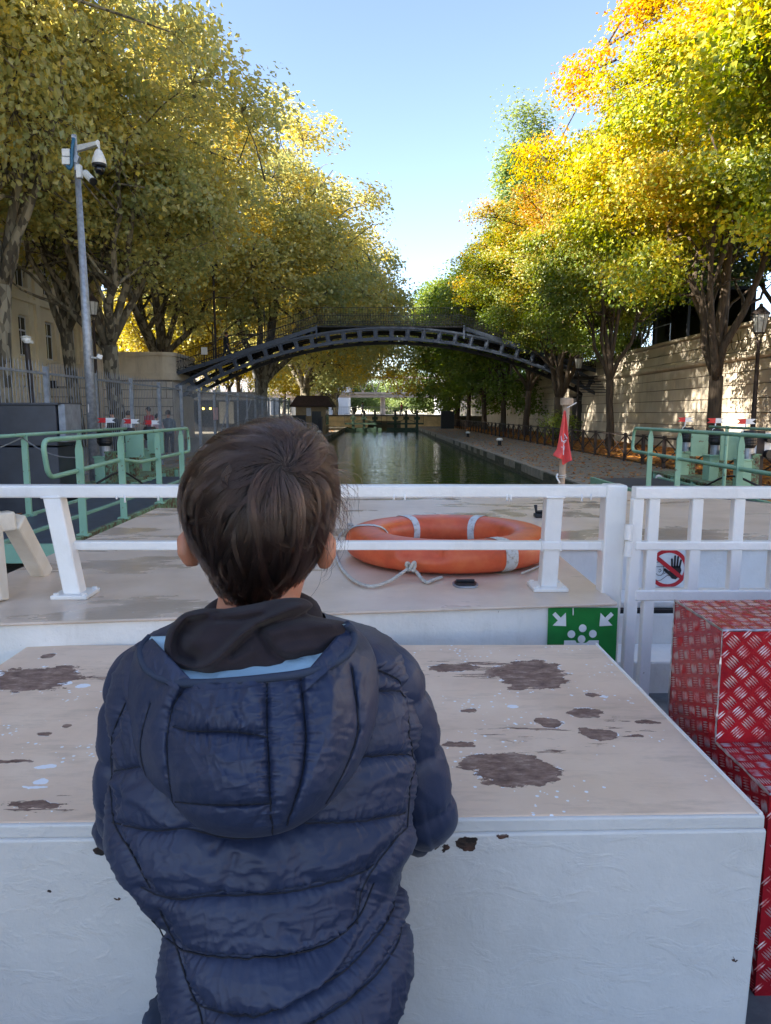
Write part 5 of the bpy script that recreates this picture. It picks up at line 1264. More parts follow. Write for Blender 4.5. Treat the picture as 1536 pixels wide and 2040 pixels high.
# recessed grip on the near left side
ga = R(-108)
for i in range(na):
    a_ = 2 * math.pi * i / na; da = (a_ - ga + math.pi) % (2 * math.pi) - math.pi
    for j in range(nb):
        b_ = 2 * math.pi * j / nb
        if 0.0 < b_ < 1.35:
            e = (da / .20) ** 2 + ((b_ - .25) / .75) ** 2
            if e < 1: V[i * nb + j] -= np.array([math.cos(a_), math.sin(a_), .6]) * .022 * min(1, (1 - e) * 4)
Fq = np.array([[i * nb + j, ((i + 1) % na) * nb + j, ((i + 1) % na) * nb + (j + 1) % nb, i * nb + (j + 1) % nb] for i in range(na) for j in range(nb)])
rawmesh('ring_body', V, Fq, 'ring_orange', ring)
for ad in (118, 60, 175, -62, ):
    m = MB(); vs = []; k = 6
    for i in range(k + 1):
        a_ = R(ad) + (i / k - .5) * .13
        for j in range(nb): vs.append(c0 + ringpt(a_, 2 * math.pi * j / nb, .0022))
    m.add(vs, [(i * nb + j, (i + 1) * nb + j, (i + 1) * nb + (j + 1) % nb, i * nb + (j + 1) % nb) for i in range(k) for j in range(nb)]); m.build('reflective_band', 'ring_band', ring, smooth=True)
def rope(pts, r, parent, nm='rope'):
    """twisted three-strand rope"""
    pts = [Vector(p) for p in pts]; out = [[], [], []]; 
    L = 0; prev = pts[0]; fine = []
    for a_, b_ in zip(pts, pts[1:]):
        n = max(2, int((b_ - a_).length / .004))
        for i in range(n): fine.append(a_.lerp(b_, i / n))
    fine.append(pts[-1])
    m = MB()
    for s_ in range(3):
        q = []; L = 0
        for i, p in enumerate(fine):
            d = (fine[min(i + 1, len(fine) - 1)] - fine[max(0, i - 1)]).normalized(); u_ = d.cross(Vector((0, 0, 1)));
            if u_.length < .1: u_ = d.cross(Vector((0, 1, 0)))
            u_.normalize(); v_ = d.cross(u_)
            if i: L += (p - fine[i - 1]).length
            t = L / (r * 5.5) * 2 * math.pi / 1.3 + s_ * 2.094
            q.append(p + (u_ * math.cos(t) + v_ * math.sin(t)) * r * .5)
        m.tube(q, r * .58, 5)
    return m.build(nm, 'rope', parent, smooth=True)
def spl(pts, n=10):
    pts = [Vector(p) for p in pts]; out = []
    for i in range(len(pts) - 1):
        p0, p1, p2, p3 = pts[max(i - 1, 0)], pts[i], pts[i + 1], pts[min(i + 2, len(pts) - 1)]
        for k in range(n):
            t = k / n; out.append(.5 * ((2 * p1) + (p2 - p0) * t + (2 * p0 - 5 * p1 + 4 * p2 - p3) * t * t + (3 * p1 - p0 - 3 * p2 + p3) * t ** 3))
    out.append(pts[-1]); return out
ro = ZD + .008
def D(px, py, z=ro): return at(px, py, z=z)
rp_ = [D(697, 1050, ro + .06), D(676, 1068, ro + .02), D(668, 1095), D(680, 1130), D(705, 1156), D(740, 1168), D(775, 1158, ro + .004), D(800, 1142, ro + .02), at(817, 1130, y=CRg.y - .385)]
rope(spl(rp_, 6), .0055, ring); rope(spl([at(819, 1130, y=CRg.y - .385), D(832, 1142, ro + .015), D(842, 1155, ro), D(852, 1160), D(862, 1156), D(880, 1150)], 6), .0055, ring)
kn = at(818, 1128, y=CRg.y - .388)
kp = [kn + Vector((.013 * math.cos(t) * (1 + .3 * math.sin(2 * t)), .006 * math.sin(3 * t) - .006, .013 * math.sin(2 * t))) for t in np.linspace(0, 2 * math.pi, 24)]
rope(kp, .0055, ring, 'knot'); 
kn2 = at(698, 1048, z=ZD + .06); rope([kn2 + Vector((.010 * math.cos(t), .004 * math.sin(3 * t), .010 * math.sin(2 * t))) for t in np.linspace(0, 2 * math.pi, 20)], .005, ring, 'knot')
rope(spl([D(1040, 1142, ro + .01), D(1060, 1134, ro), D(1080, 1124), D(1082, 1112, ro + .03)], 6), .004, ring)
# hatch handle, hinge, cleat
hd = thing('lifting_eye', 'bent metal loop handle standing inside the life ring', 'handle', at(912, 1075, z=ZD))
h0 = at(897, 1080, z=ZD); h1 = at(929, 1080, z=ZD); MB().tube(arc([h0, h0 + Vector((.005, 0, .055)), h1 + Vector((-.004, 0, .055)), h1], .02, 5), .004, 8).build('loop', 'galv', hd, smooth=True)
hg = thing('hatch_latch', 'black oval latch plate with bright rim just in front of the life ring', 'latch', at(927, 1163, z=ZD))
p = at(927, 1163, z=ZD + .004)
def oval(a_, b_, z): return [(p.x + (math.copysign(max(0, a_ - b_), math.cos(t)) + b_ * math.cos(t)), p.y + b_ * 2.0 * math.sin(t), z) for t in np.linspace(0, 2 * math.pi, 24, endpoint=False)]
MB().prism(oval(.040, .022, ZD + .001), (0, 0, .004)).build('rim', 'galv', hg); MB().prism(oval(.034, .017, ZD + .0052), (0, 0, .004)).build('plate', 'black', hg)
MB().tube([(p.x - .028, p.y - .0, ZD + .013), (p.x + .028, p.y, ZD + .013)], .006, 6).build('pin', 'steel_dark', hg)
cl = thing('deck_cleat', 'small black cleat on the foredeck behind the right railing post', 'cleat', at(1076, 1031, z=ZD)); p = at(1076, 1031, z=ZD)
MB().box((p.x, p.y, ZD + .012), (.06, .05, .02)).build('base', 'black', cl, bevel=.004); MB().tube([(p.x - .025, p.y, ZD + .065), (p.x - .02, p.y, ZD + .03), (p.x + .03, p.y, ZD + .03), (p.x + .05, p.y, ZD + .045)], .009, 8).build('horn', 'black', cl, smooth=True)
# ---- bow post with pennant
bp = at(1118, 968, y=4.75); bt = at(1129, 806, y=4.75)
pp = thing('bow_post', 'weathered wooden post with a flat round cap at the bow', 'post', (bp.x, 4.75, ZD))
zb0 = ZD
MB().tube([(bp.x - .01, 4.75, zb0), (bp.x, 4.75, bp.z), (bt.x, 4.75, bt.z)], [.024, .023, .022], 12).build('pole', 'wood', pp, smooth=True)
MB().lathe([(.038, -.005), (.042, .0), (.042, .038), (.036, .042)], bt, 20).build('cap', 'wood', pp)
MB().tube([(bp.x + (bt.x - bp.x) * .1 + .027 * math.cos(t), 4.75 + .027 * math.sin(t), bp.z + .05 + .002 * t) for t in np.linspace(0, 12.5, 40)], .003, 5).build('wire_tie', 'rope', pp)
MB().tube(spl([at(1111, 944, y=4.72), at(1109, 950, y=4.71), at(1113, 958, y=4.71), at(1115, 962, y=4.72)], 5), .006, 6).build('cord', 'white_plastic', pp)
MB().tube([bt + Vector((-.005, -.03, -.02)), bt + Vector((.055, -.03, .012))], .0035, 6).build('hook', 'white_plastic', pp)
fl = thing('red_pennant', 'red folded pennant with white print hanging from the bow post', 'flag', at(1124, 815, y=4.72))
# a hanging cloth: rows of points with folds
rows = [(818, 1124, 1127), (850, 1118, 1131), (880, 1115, 1133), (905, 1107, 1137), (913, 1104, 1139), (920, 1110, 1130)]
nu, nv = 22, 40; V = []
for i in range(nv):
    t = i / (nv - 1); py = 818 + t * 98
    L = np.interp(py, [818, 850, 880, 900, 911, 916], [1124, 1118.5, 1114.5, 1111, 1104.5, 1104.5]); Rr = np.interp(py, [818, 850, 880, 905, 916], [1127, 1130.5, 1132.5, 1136.5, 1138.5])
    for j in range(nu):
        s_ = j / (nu - 1); px = L + (Rr - L) * s_
        pyy = py + (t ** 3) * (7 * math.sin(s_ * 3.1) - (8 if s_ < .45 else 0) + 6 * max(0, .75 - abs(s_ - .6) * 4))
        p = at(px, pyy, y=4.70); V.append((p.x, 4.705 + .018 * math.sin(s_ * 9 + 1.2 + t) * (.3 + t), p.z))
Fq = np.array([[i * nu + j, i * nu + j + 1, (i + 1) * nu + j + 1, (i + 1) * nu + j] for i in range(nv - 1) for j in range(nu - 1)])
cl_o = rawmesh('cloth', V, Fq, 'red_cloth', fl); sm = cl_o.modifiers.new('solid', 'SOLIDIFY'); sm.thickness = .0015
V = np.array(V)
def clothpt(px, py):
    i = np.clip((py - 818) / 98 * (nv - 1), 0, nv - 1); L = np.interp(py, [818, 850, 880, 900, 911, 916], [1124, 1118.5, 1114.5, 1111, 1104.5, 1104.5]); Rr = np.interp(py, [818, 850, 880, 905, 916], [1127, 1130.5, 1132.5, 1136.5, 1138.5])
    j = np.clip((px - L) / (Rr - L) * (nu - 1), 0, nu - 1); return Vector(V[int(round(i)) * nu + int(round(j))]) + Vector((0, -.006, 0))
m = MB()
for (x0, y0, x1, y1) in ((1118, 870, 1124, 864), (1118, 874, 1126, 867), (1119, 878, 1127, 871), (1120, 881, 1129, 875), (1118, 870, 1119, 880), (1124, 864, 1130, 873), (1121, 884, 1128, 878), (1118, 892, 1122, 896), (1122, 887, 1123, 900), (1126, 886, 1123, 893)):
    m.bar(clothpt(x0, y0), clothpt(x1, y1), .005, .002, (0, 1, 0))
m.build('printed_mark', 'person_white', fl)

# ---- red chequer plate steps
rs = thing('tread_plate_steps', 'red steps clad in worn diamond pattern tread plate on the right', 'steps', (.9, 1.25, ZF))
Cf = at(1440, 1256, y=1.272); XS = Cf.x; zt1 = Cf.z
Cb = at(1352, 1196, z=zt1); Lb = at(1408, 1477, y=1.275); Lf = at(1528, 1582, z=Lb.z)
XE = 1.55; yb_ = Cb.y; yf = 1.272; zt2 = Lb.z; yl = Lf.y
def plate(nm, a_, b_, c2, d2):
    n = (b_ - a_).cross(d2 - a_).normalized(); return MB().prism([a_, b_, c2, d2], n * -.004).build(nm, 'tread_red', rs)
v3 = lambda x, y, z: Vector((x, y, z))
side_poly = [v3(XS, yb_, zt1), v3(XS, yb_, ZF), v3(XS, yl, ZF), v3(XS, yl, zt2), v3(XS, yf, zt2), v3(XS, yf, zt1)]
MB().prism(side_poly, (.004, 0, 0)).build('side_plate', 'tread_red', rs)
MB().box2((XS, yf, zt1 - .004), (XE, yb_, zt1)).build('top_tread', 'tread_red', rs, bevel=.002)
MB().box2((XS, yf - .003, zt2 - .01), (XE, yf + .001, zt1 - .002)).build('riser', 'tread_red', rs)
MB().box2((XS, yl, zt2 - .004), (XE, yf, zt2)).build('lower_tread', 'tread_red', rs, bevel=.002)
MB().box2((XS, yl - .003, ZF), (XE, yl + .001, zt2 - .002)).build('riser', 'tread_red', rs)
MB().box2((XS, yb_ - .004, ZF), (XE, yb_, zt1 - .005)).build('back_plate', 'tread_red', rs)
simple('worn_edge', (.55, .52, .54), .3, .75, .2, 60)
for p_, q_ in ((v3(XS, yb_, zt1), v3(XS, yf, zt1)), (v3(XS, yf, zt1), v3(XS, yf, zt2)), (v3(XS, yf, zt2), v3(XS, yl, zt2)), (v3(XS, yf, zt1), v3(XE, yf, zt1)), (v3(XS, yl, zt2), v3(XE, yl, zt2)), (v3(XS, yb_, zt1), v3(XS, yb_, ZF))):
    n = max(2, int((q_ - p_).length / .012)); pts = [p_.lerp(q_, i / n) + Vector((random.uniform(-1, 1), random.uniform(-1, 1), random.uniform(-1, 1))) * .0007 for i in range(n + 1)]
    MB().tube(pts, [.0028 * random.uniform(.5, 1.15) for _ in pts], 5).build('worn_edge', 'worn_edge', rs)
def bars(nm, o_, ux, uy, W_, H_, inside=None, ang=45, pitch=.0275):
    """clusters of five raised bars, alternately turned by 90 degrees"""
    ux, uy = Vector(ux), Vector(uy); n = ux.cross(uy); m = MB()
    N_ = int(max(W_, H_) / pitch) + 4; ca, sa = math.cos(R(ang)), math.sin(R(ang))
    for i in range(-N_ * 2, N_ * 2):
        for j in range(-N_ * 2, N_ * 2):
            gx, gy = (i + .5) * pitch, (j + .5) * pitch; x = gx * ca - gy * sa; y = gx * sa + gy * ca
            if not (-.0 < x < W_ and -.0 < y < H_): continue
            al = ((i + j) % 2) * 90 + ang
            dx, dy = math.cos(R(al)), math.sin(R(al)); px_, py_ = -dy, dx
            for k in range(-2, 3):
                c1x, c1y = x + px_ * k * .0046, y + py_ * k * .0046; h = .0120 - .0007 * abs(k); wd = .0015
                if inside is not None and not inside(c1x, c1y): continue
                if not (.003 < c1x < W_ - .003 and .003 < c1y < H_ - .003): continue
                base = o_ + ux * c1x + uy * c1y; d = ux * dx + uy * dy; q = ux * px_ + uy * py_
                m.add([base - d * h, base - q * wd - d * h * .3, base + q * wd - d * h * .3, base - d * h * .4 + n * .0016, base + d * h * .4 + n * .0016, base - q * wd + d * h * .3, base + q * wd + d * h * .3, base + d * h],
                      [(0, 1, 3), (0, 3, 2), (1, 5, 4, 3), (2, 3, 4, 6), (5, 7, 4), (6, 4, 7)])
    return m.build(nm, 'tread_bar', rs, smooth=True, kind='stuff')
bars('raised_bars', v3(XS, yf, zt1), (1, 0, 0), (0, 1, 0), .75, yb_ - yf, ang=0)
bars('raised_bars', v3(XS, yf - .003, zt2), (1, 0, 0), (0, 0, 1), .70, zt1 - zt2)
bars('raised_bars', v3(XS, yl, zt2), (1, 0, 0), (0, 1, 0), .75, yf - yl, ang=0)
bars('raised_bars', v3(XS, yl - .003, ZF), (1, 0, 0), (0, 0, 1), .55, zt2 - ZF)
bars('raised_bars', v3(XS, yb_, ZF), (0, -1, 0), (0, 0, 1), yb_ - yl, zt1 - ZF, inside=lambda u_, v_: (u_ < yb_ - yf - .004 or v_ < zt2 - ZF - .004), ang=20)

# ================================================================== PEOPLE IN THE DISTANCE
def remesh(o, vs, sm=2):
    r = o.modifiers.new('remesh', 'REMESH'); r.mode = 'VOXEL'; r.voxel_size = vs; r.use_smooth_shade = True
    s = o.modifiers.new('smooth', 'SMOOTH'); s.factor = .5; s.iterations = sm
def person(label, x, y, z, H, face, top, bottom, bend=0, hold=False, walk=.1):
    t = thing('person', label, 'person', (x, y, z), 'people beyond the fence and on the bridge' if False else None, face)
    h = H / 1.75; b = bend
    hip = Vector((0, 0, .92 * h)); chest = Vector((0, .30 * b, 1.35 * h - .1 * b)); neck = Vector((0, .42 * b, 1.48 * h - .15 * b)); head = Vector((0, .50 * b + .02, 1.63 * h - .2 * b))
    m = MB(); m.tube([hip, chest, neck, head], [.13 * h, .15 * h, .055 * h, .06 * h], 10)
    m.lathe([(.02, -.115), (.065, -.08), (.082, -.0), (.078, .06), (.04, .11), (.01, .12)], head, 12); m.box(head + Vector((0, .085, -.01)), (.02, .03, .03))
    for s_ in (-1, 1):
        hp_ = hip + Vector((.09 * s_ * h, 0, 0)); kn_ = Vector((.10 * s_, .06 + walk * s_, .48 * h)); an = Vector((.10 * s_, walk * 1.6 * s_, .08 * h))
        m.tube([hp_, kn_, an, an + Vector((0, .12, -.04))], [.085 * h, .06 * h, .045 * h, .04 * h], 8)
        sh = chest + Vector((.18 * s_ * h, 0, .05)); el = sh + Vector((.05 * s_, .02 + .1 * b, -.28 * h)); ha = el + (Vector((-.05 * s_, .22, .03)) if hold else Vector((0, .10, -.22 * h)))
        m.tube([sh, el, ha, ha + (ha - el).normalized() * .09], [.055 * h, .042 * h, .03 * h, .022 * h], 8)
    remesh(m.build('body', 'skin', t, local=True), .022)
    m = MB(); m.tube([hip + Vector((0, 0, -.08)), hip + Vector((0, 0, .05)), chest, chest + Vector((0, .05 * b, .10))], [.165 * h, .16 * h, .185 * h, .10 * h], 12)
    for s_ in (-1, 1):
        sh = chest + Vector((.16 * s_ * h, 0, .06)); el = sh + Vector((.07 * s_, .02 + .1 * b, -.30 * h)); m.tube([sh, el, el + Vector((0, .10, -.10 if not hold else .02))], [.075 * h, .058 * h, .045 * h], 8)
    remesh(m.build('jacket', top, t, local=True), .022)
    m = MB(); m.tube([hip + Vector((0, 0, .05)), hip + Vector((0, 0, -.08))], [.15 * h, .16 * h], 10)
    for s_ in (-1, 1):
        hp_ = hip + Vector((.09 * s_ * h, 0, 0)); kn_ = Vector((.10 * s_, .06 + walk * s_, .48 * h)); an = Vector((.10 * s_, walk * 1.6 * s_, .08 * h)); m.tube([hp_, kn_, an], [.105 * h, .078 * h, .065 * h], 8)
    remesh(m.build('trousers', bottom, t, local=True), .022)
    m = MB(); m.lathe([(.09, -.04), (.098, .02), (.09, .075), (.05, .125), (.01, .137)], head + Vector((0, -.018, .012)), 12); m.build('hair', 'hair_dark', t, smooth=True, local=True)
    return t
def pp_(px, pyb, D_): q = at(px, pyb, y=D_); return q.x
person('person in dark jacket half hidden by the light pole behind the fence', at(231, 850, y=26).x, 26, ZQ, 1.72, 1.2, 'person_dark', 'person_dark', .3, True)
person('person in bright white shirt leaning forward behind the fence', at(247, 850, y=26.6).x, 26.6, ZQ, 1.70, -1.0, 'person_white', 'person_dark', .35, True)
person('person in red top standing behind the striped one', at(301, 850, y=28).x, 28, ZQ, 1.82, 2.6, 'person_red', 'person_dark', .2, True)
person('person in pale pink striped top behind the fence', at(312, 850, y=26.5).x, 26.5, ZQ, 1.55, -2.4, 'person_pink', 'jeans', .2, True)
person('person in grey jacket walking away behind the fence, right of the others', at(336, 850, y=27.5).x, 27.5, ZQ, 1.66, .2, 'person_grey', 'person_dark', .05)
zb3 = 4.0 - .52
person('person in dark clothes climbing the footbridge steps', at(450, 700, y=43.8).x, 43.8, at(450, 717, y=43.8).z, 1.62, -1.5, 'person_dark', 'jeans', .1, False, .16)
person('person in dark clothes seen from the chest up behind the bridge parapet', at(330, 700, y=44.6).x, 44.6, 2.05, 1.75, 2.2, 'person_dark', 'person_dark', .3, True)
person('small person in red crossing the far road bridge', at(800, 820, y=88).x, 88, -.42, 1.6, 1.5, 'person_red', 'jeans', 0)
person('small person in grey on the far road bridge, left', at(722, 820, y=89).x, 89, -.42, 1.7, -1.5, 'person_grey', 'jeans', 0)

# ================================================================== THE BOY
def vnoise(x, y, seed, per=512):
    g = np.random.default_rng(seed).random((per, per))
    xi = np.floor(x).astype(int); yi = np.floor(y).astype(int); fx = x - xi; fy = y - yi
    fx = fx * fx * (3 - 2 * fx); fy = fy * fy * (3 - 2 * fy); a = xi % per; b = yi % per; a1 = (a + 1) % per; b1 = (b + 1) % per
    return (g[a, b] * (1 - fx) * (1 - fy) + g[a1, b] * fx * (1 - fy) + g[a, b1] * (1 - fx) * fy + g[a1, b1] * fx * fy) * 2 - 1
def polydist(P, poly):
    """distance of points P (n,2) to a polyline, and the running length at the nearest point"""
    best = np.full(len(P), 1e9); sb = np.zeros(len(P)); acc = 0
    for (a, b) in zip(poly, poly[1:]):
        a = np.array(a, float); b = np.array(b, float); d = b - a; L = np.hypot(*d)
        t = np.clip(((P - a) @ d) / (L * L), 0, 1); q = a + t[:, None] * d; dd = np.hypot(*(P - q).T)
        m = dd < best; best[m] = dd[m]; sb[m] = (acc + t * L)[m]; acc += L
    return best, sb
def smooth_poly(poly, n=6):
    return [(p.x, p.y) for p in spl([Vector((x, y, 0)) for x, y in poly], n)]
def quilt(P, seams, A=.0135, w=15, gather=.0022, seed=3):
    h = np.ones(len(P)); g = np.zeros(len(P)); dmin = np.full(len(P), 1e9)
    for k, poly in enumerate(seams):
        poly = smooth_poly(poly, 5); d, s = polydist(P, poly)
        h *= 1 - .50 * np.exp(-(d / (w * .36)) ** 1.3) - .48 * np.exp(-(d / (w * 1.6)) ** 1.3); dmin = np.minimum(dmin, d)
        fall = np.exp(-(d / 17) ** 1.2) * (1 - np.exp(-d / 2.0))
        g += fall * (vnoise(s / 6.0 + 50 * k, s * 0 + k * 3.3 + d / 60, seed + 1) + .5 * vnoise(s / 4.0 + 9, s * 0 + k, seed + 2)) * gather * 1.35
    r1 = vnoise(P[:, 0] / 46 + .35 * P[:, 1] / 30, P[:, 1] / 62 - P[:, 0] / 140, seed + 5); ridge = (1 - np.abs(r1)) ** 3
    r2 = vnoise(P[:, 0] / 26 - .5 * P[:, 1] / 26 + 7, P[:, 1] / 90 + 3, seed + 6); ridge2 = (1 - np.abs(r2)) ** 4
    r3 = vnoise(P[:, 0] / 95, P[:, 1] / 70, seed + 8)
    return A * h + g + .0016 * (ridge - .3) * h + .0008 * (ridge2 - .2) * h + .0030 * r3 * h + .0016 * (1 - np.abs(vnoise(P[:, 0] / 15 + .3 * r1 * 3, P[:, 1] / 38 + 5, seed + 11))) ** 4 * h + .0012 * (1 - np.abs(vnoise(P[:, 0] / 34, P[:, 1] / 13 + P[:, 0] / 60, seed + 12))) ** 4 * h
S_T = [[(751, 1334), (790, 1352), (821, 1380)], [(756, 1377), (797, 1377), (821, 1387)], [(700, 1510), (760, 1506), (826, 1502)],
       [(590, 1640), (662, 1640), (740, 1634), (821, 1618)], [(223, 1638), (300, 1655), (373, 1652), (480, 1672), (590, 1640)], [(205, 1534), (225, 1536), (262, 1530), (300, 1525)],
       [(821, 1373), (823, 1421), (818, 1450), (828, 1512), (823, 1565), (821, 1633), (790, 1670), (748, 1725), (720, 1778), (712, 1840)],
       [(250, 1400), (222, 1470), (216, 1534), (222, 1590), (228, 1642), (262, 1700), (300, 1770)],
       [(280, 1768), (339, 1790), (421, 1785), (541, 1781), (638, 1764), (724, 1737), (745, 1722)], [(300, 1840), (339, 1875), (373, 1896), (445, 1908), (517, 1908), (589, 1901), (662, 1875), (712, 1831), (745, 1760)],
       [(380, 1990), (430, 2016), (517, 2024), (599, 1985), (681, 1937), (748, 1870), (787, 1807), (800, 1760)], [(600, 2050), (633, 2033), (710, 1981), (772, 1913), (816, 1831)],
       [(318, 1815), (345, 1870), (358, 1908), (376, 1965), (397, 2014), (405, 2060)]]
S_H = [[(532, 1352), (532, 1450), (536, 1517), (539, 1614), (545, 1662)], [(599, 1350), (606, 1421), (609, 1479), (599, 1556), (570, 1645)],
       [(700, 1330), (712, 1421), (710, 1469), (686, 1536), (650, 1600)], [(372, 1366), (346, 1406), (334, 1464), (334, 1517), (341, 1580), (352, 1630)],
       [(300, 1400), (283, 1459), (281, 1508), (300, 1570)], [(344, 1447), (382, 1457), (469, 1459), (532, 1469)], [(350, 1599), (445, 1604), (538, 1601)]]
t = NT('coat_navy'); v = t.pos()
fn = t.noise(v, 900, 2, .5); cr = t.noise(t.mapv(v, (1, 1, 1)), 55, 5, .65, .8)
t.set(Base_Color=t.ramp(t.noise(v, 14, 4), [(.3, (.013, .021, .054)), (.7, (.019, .030, .072))]), Roughness=.50, Normal=t.bump(t.math('ADD', t.math('MULTIPLY', cr, 1.0), t.math('MULTIPLY', fn, .05)), .0018, .5))
t.b.inputs['Sheen Weight'].default_value = .03; t.b.inputs['Specular IOR Level'].default_value = .42; M['coat_navy'] = t.m
t = NT('rim_navy'); t.set(Base_Color=(.022, .034, .066), Roughness=.8, Normal=t.bump(t.noise(t.pos(), 500, 2), .001, .5)); M['rim_navy'] = t.m
t = NT('lining_blue'); v = t.pos(); t.set(Base_Color=(.34, .50, .60), Roughness=.5, Normal=t.bump(t.noise(v, 40, 4, .6, .6), .006, .6)); M['lining_blue'] = t.m
t = NT('hoodie'); v = t.pos(); t.set(Base_Color=t.ramp(t.noise(v, 30, 4), [(.3, (.021, .0155, .019)), (.7, (.029, .022, .026))]), Roughness=.9, Normal=t.bump(t.noise(v, 700, 2), .0012, .5)); t.b.inputs['Sheen Weight'].default_value = .06; t.b.inputs['Specular IOR Level'].default_value = .2; t.b.inputs['Sheen Roughness'].default_value = .5; M['hoodie'] = t.m
t = NT('boy_skin'); v = t.pos(); t.set(Base_Color=t.ramp(t.noise(v, 40, 4), [(.3, (.42, .17, .10)), (.7, (.52, .235, .145))]), Roughness=.5, Normal=t.bump(t.noise(v, 400, 3), .0006, .4)); t.b.inputs['Subsurface Weight'].default_value = .25; t.b.inputs['Subsurface Scale'].default_value = .006; t.b.inputs['Subsurface Radius'].default_value = (1, .35, .2); M['boy_skin'] = t.m

boy = thing('person', 'child seen from behind in navy quilted hooded coat leaning on the worn locker', 'person', (-.14, .8, ZF))
TR_ = np.array([[1232, 385, 640, .90, .050], [1250, 340, 700, .90, .065], [1268, 298, 752, .90, .080], [1295, 262, 790, .895, .092], [1335, 238, 818, .89, .100], [1380, 224, 834, .885, .108], [1440, 222, 838, .875, .115], [1500, 222, 836, .865, .12],
                [1600, 218, 834, .845, .125], [1650, 224, 830, .835, .125], [1690, 240, 812, .825, .12], [1720, 268, 802, .82, .12], [1760, 300, 806, .81, .12], [1800, 317, 822, .80, .122], [1850, 325, 829, .79, .125], [1900, 324, 826, .78, .125],
                [1950, 327, 810, .77, .122], [2000, 338, 784, .76, .118], [2045, 352, 756, .75, .112], [2090, 372, 725, .74, .10], [2105, 400, 700, .74, .07]], float)
_s = np.clip((TR_[:, 0] - 1640) / 80, 0, 1) * 7 + 5; TR_[:, 1] += _s; TR_[:, 2] -= _s
def trow(py): return [np.interp(py, TR_[:, 0], TR_[:, k]) for k in (1, 2, 3, 4)]
def ring_surface(pys, rowf, nth, power=.9):
    V = []; 
    for py in pys:
        L, Rr, Yc, b = rowf(py); pl = at(L, py, y=Yc); pr = at(Rr, py, y=Yc); c = (pl + pr) / 2; hx = (pr.x - pl.x) / 2; sl = (pr.z - pl.z) / 2
        # theta runs round; more points on the side that faces the camera
        th = np.concatenate([np.linspace(-math.pi, 0, int(nth * .78), endpoint=False), np.linspace(0, math.pi, nth - int(nth * .78), endpoint=False)])
        cs, sn = np.cos(th), np.sin(th)
        x = c.x + hx * np.sign(cs) * np.abs(cs) ** power; y = c.y + b * np.sign(sn) * np.abs(sn) ** power; V.append(np.stack([x, y, np.full(nth, c.z) + sl * cs], 1))
    return np.array(V)
def gridquads(nr, nc, wrap=True):
    i, j = np.meshgrid(np.arange(nr - 1), np.arange(nc if wrap else nc - 1), indexing='ij'); i = i.ravel(); j = j.ravel(); j2 = (j + 1) % nc
    return np.stack([i * nc + j, i * nc + j2, (i + 1) * nc + j2, (i + 1) * nc + j], 1)
def fold_field(P, items):
    h = np.zeros(len(P))
    for poly, amp, wd in items:
        d, s = polydist(P, smooth_poly(poly, 5)); h += amp * np.exp(-(d / wd) ** 2)
    return h
# sculpted wrinkles seen in the photo (ridge +, valley -)
W_T = [([(430, 1690), (440, 1670), (455, 1655)], -.006, 8), ([(300, 1740), (380, 1735), (440, 1750)], .004, 16), ([(470, 1700), (450, 1760), (430, 1790)], -.004, 9), ([(520, 1700), (540, 1740), (520, 1775)], .004, 18), ([(590, 1690), (600, 1740), (640, 1760)], -.004, 12),
       ([(230, 1440), (250, 1520), (240, 1600)], -.004, 10), ([(230, 1560), (300, 1590), (350, 1640)], .005, 14), ([(240, 1600), (270, 1560), (330, 1540)], -.004, 10), ([(560, 1840), (600, 1870), (640, 1850)], -.003, 10), ([(700, 1850), (640, 1930), (560, 1990)], .006, 16),
       ([(760, 1800), (700, 1900), (620, 1980)], -.004, 8), ([(720, 1560), (770, 1540), (815, 1530)], .004, 14), ([(640, 1720), (700, 1700), (770, 1660)], .004, 16)]
pys = np.concatenate([np.linspace(1232, 1290, 22), np.linspace(1293, 2105, 300)]); nth = 420
TV = ring_surface(pys, trow, nth); Vt = TV.reshape(-1, 3); Pt = proj(Vt)
h = quilt(Pt, S_T) + fold_field(Pt, W_T); h = np.where(np.repeat(pys, nth) > 2085, h * .3, h)
cen = TV.mean(1, keepdims=True); dirn = (TV - cen); dirn[:, :, 2] = 0; nm_ = np.linalg.norm(dirn, axis=2, keepdims=True); dirn = (dirn / nm_).reshape(-1, 3)
Vt = Vt + dirn * (h - .006)[:, None]
bot = TV[-1].mean(0) + np.array([0, 0, .05]); Vt = np.vstack([Vt]); Fq = gridquads(len(pys), nth)
coat = rawmesh('coat', Vt, Fq, 'coat_navy', boy)
hem = MB().tube([Vector(p) for p in Vt.reshape(len(pys), nth, 3)[-2][::12]], .006, 8, closed=True).build('hem', 'rim_navy', coat, smooth=True)
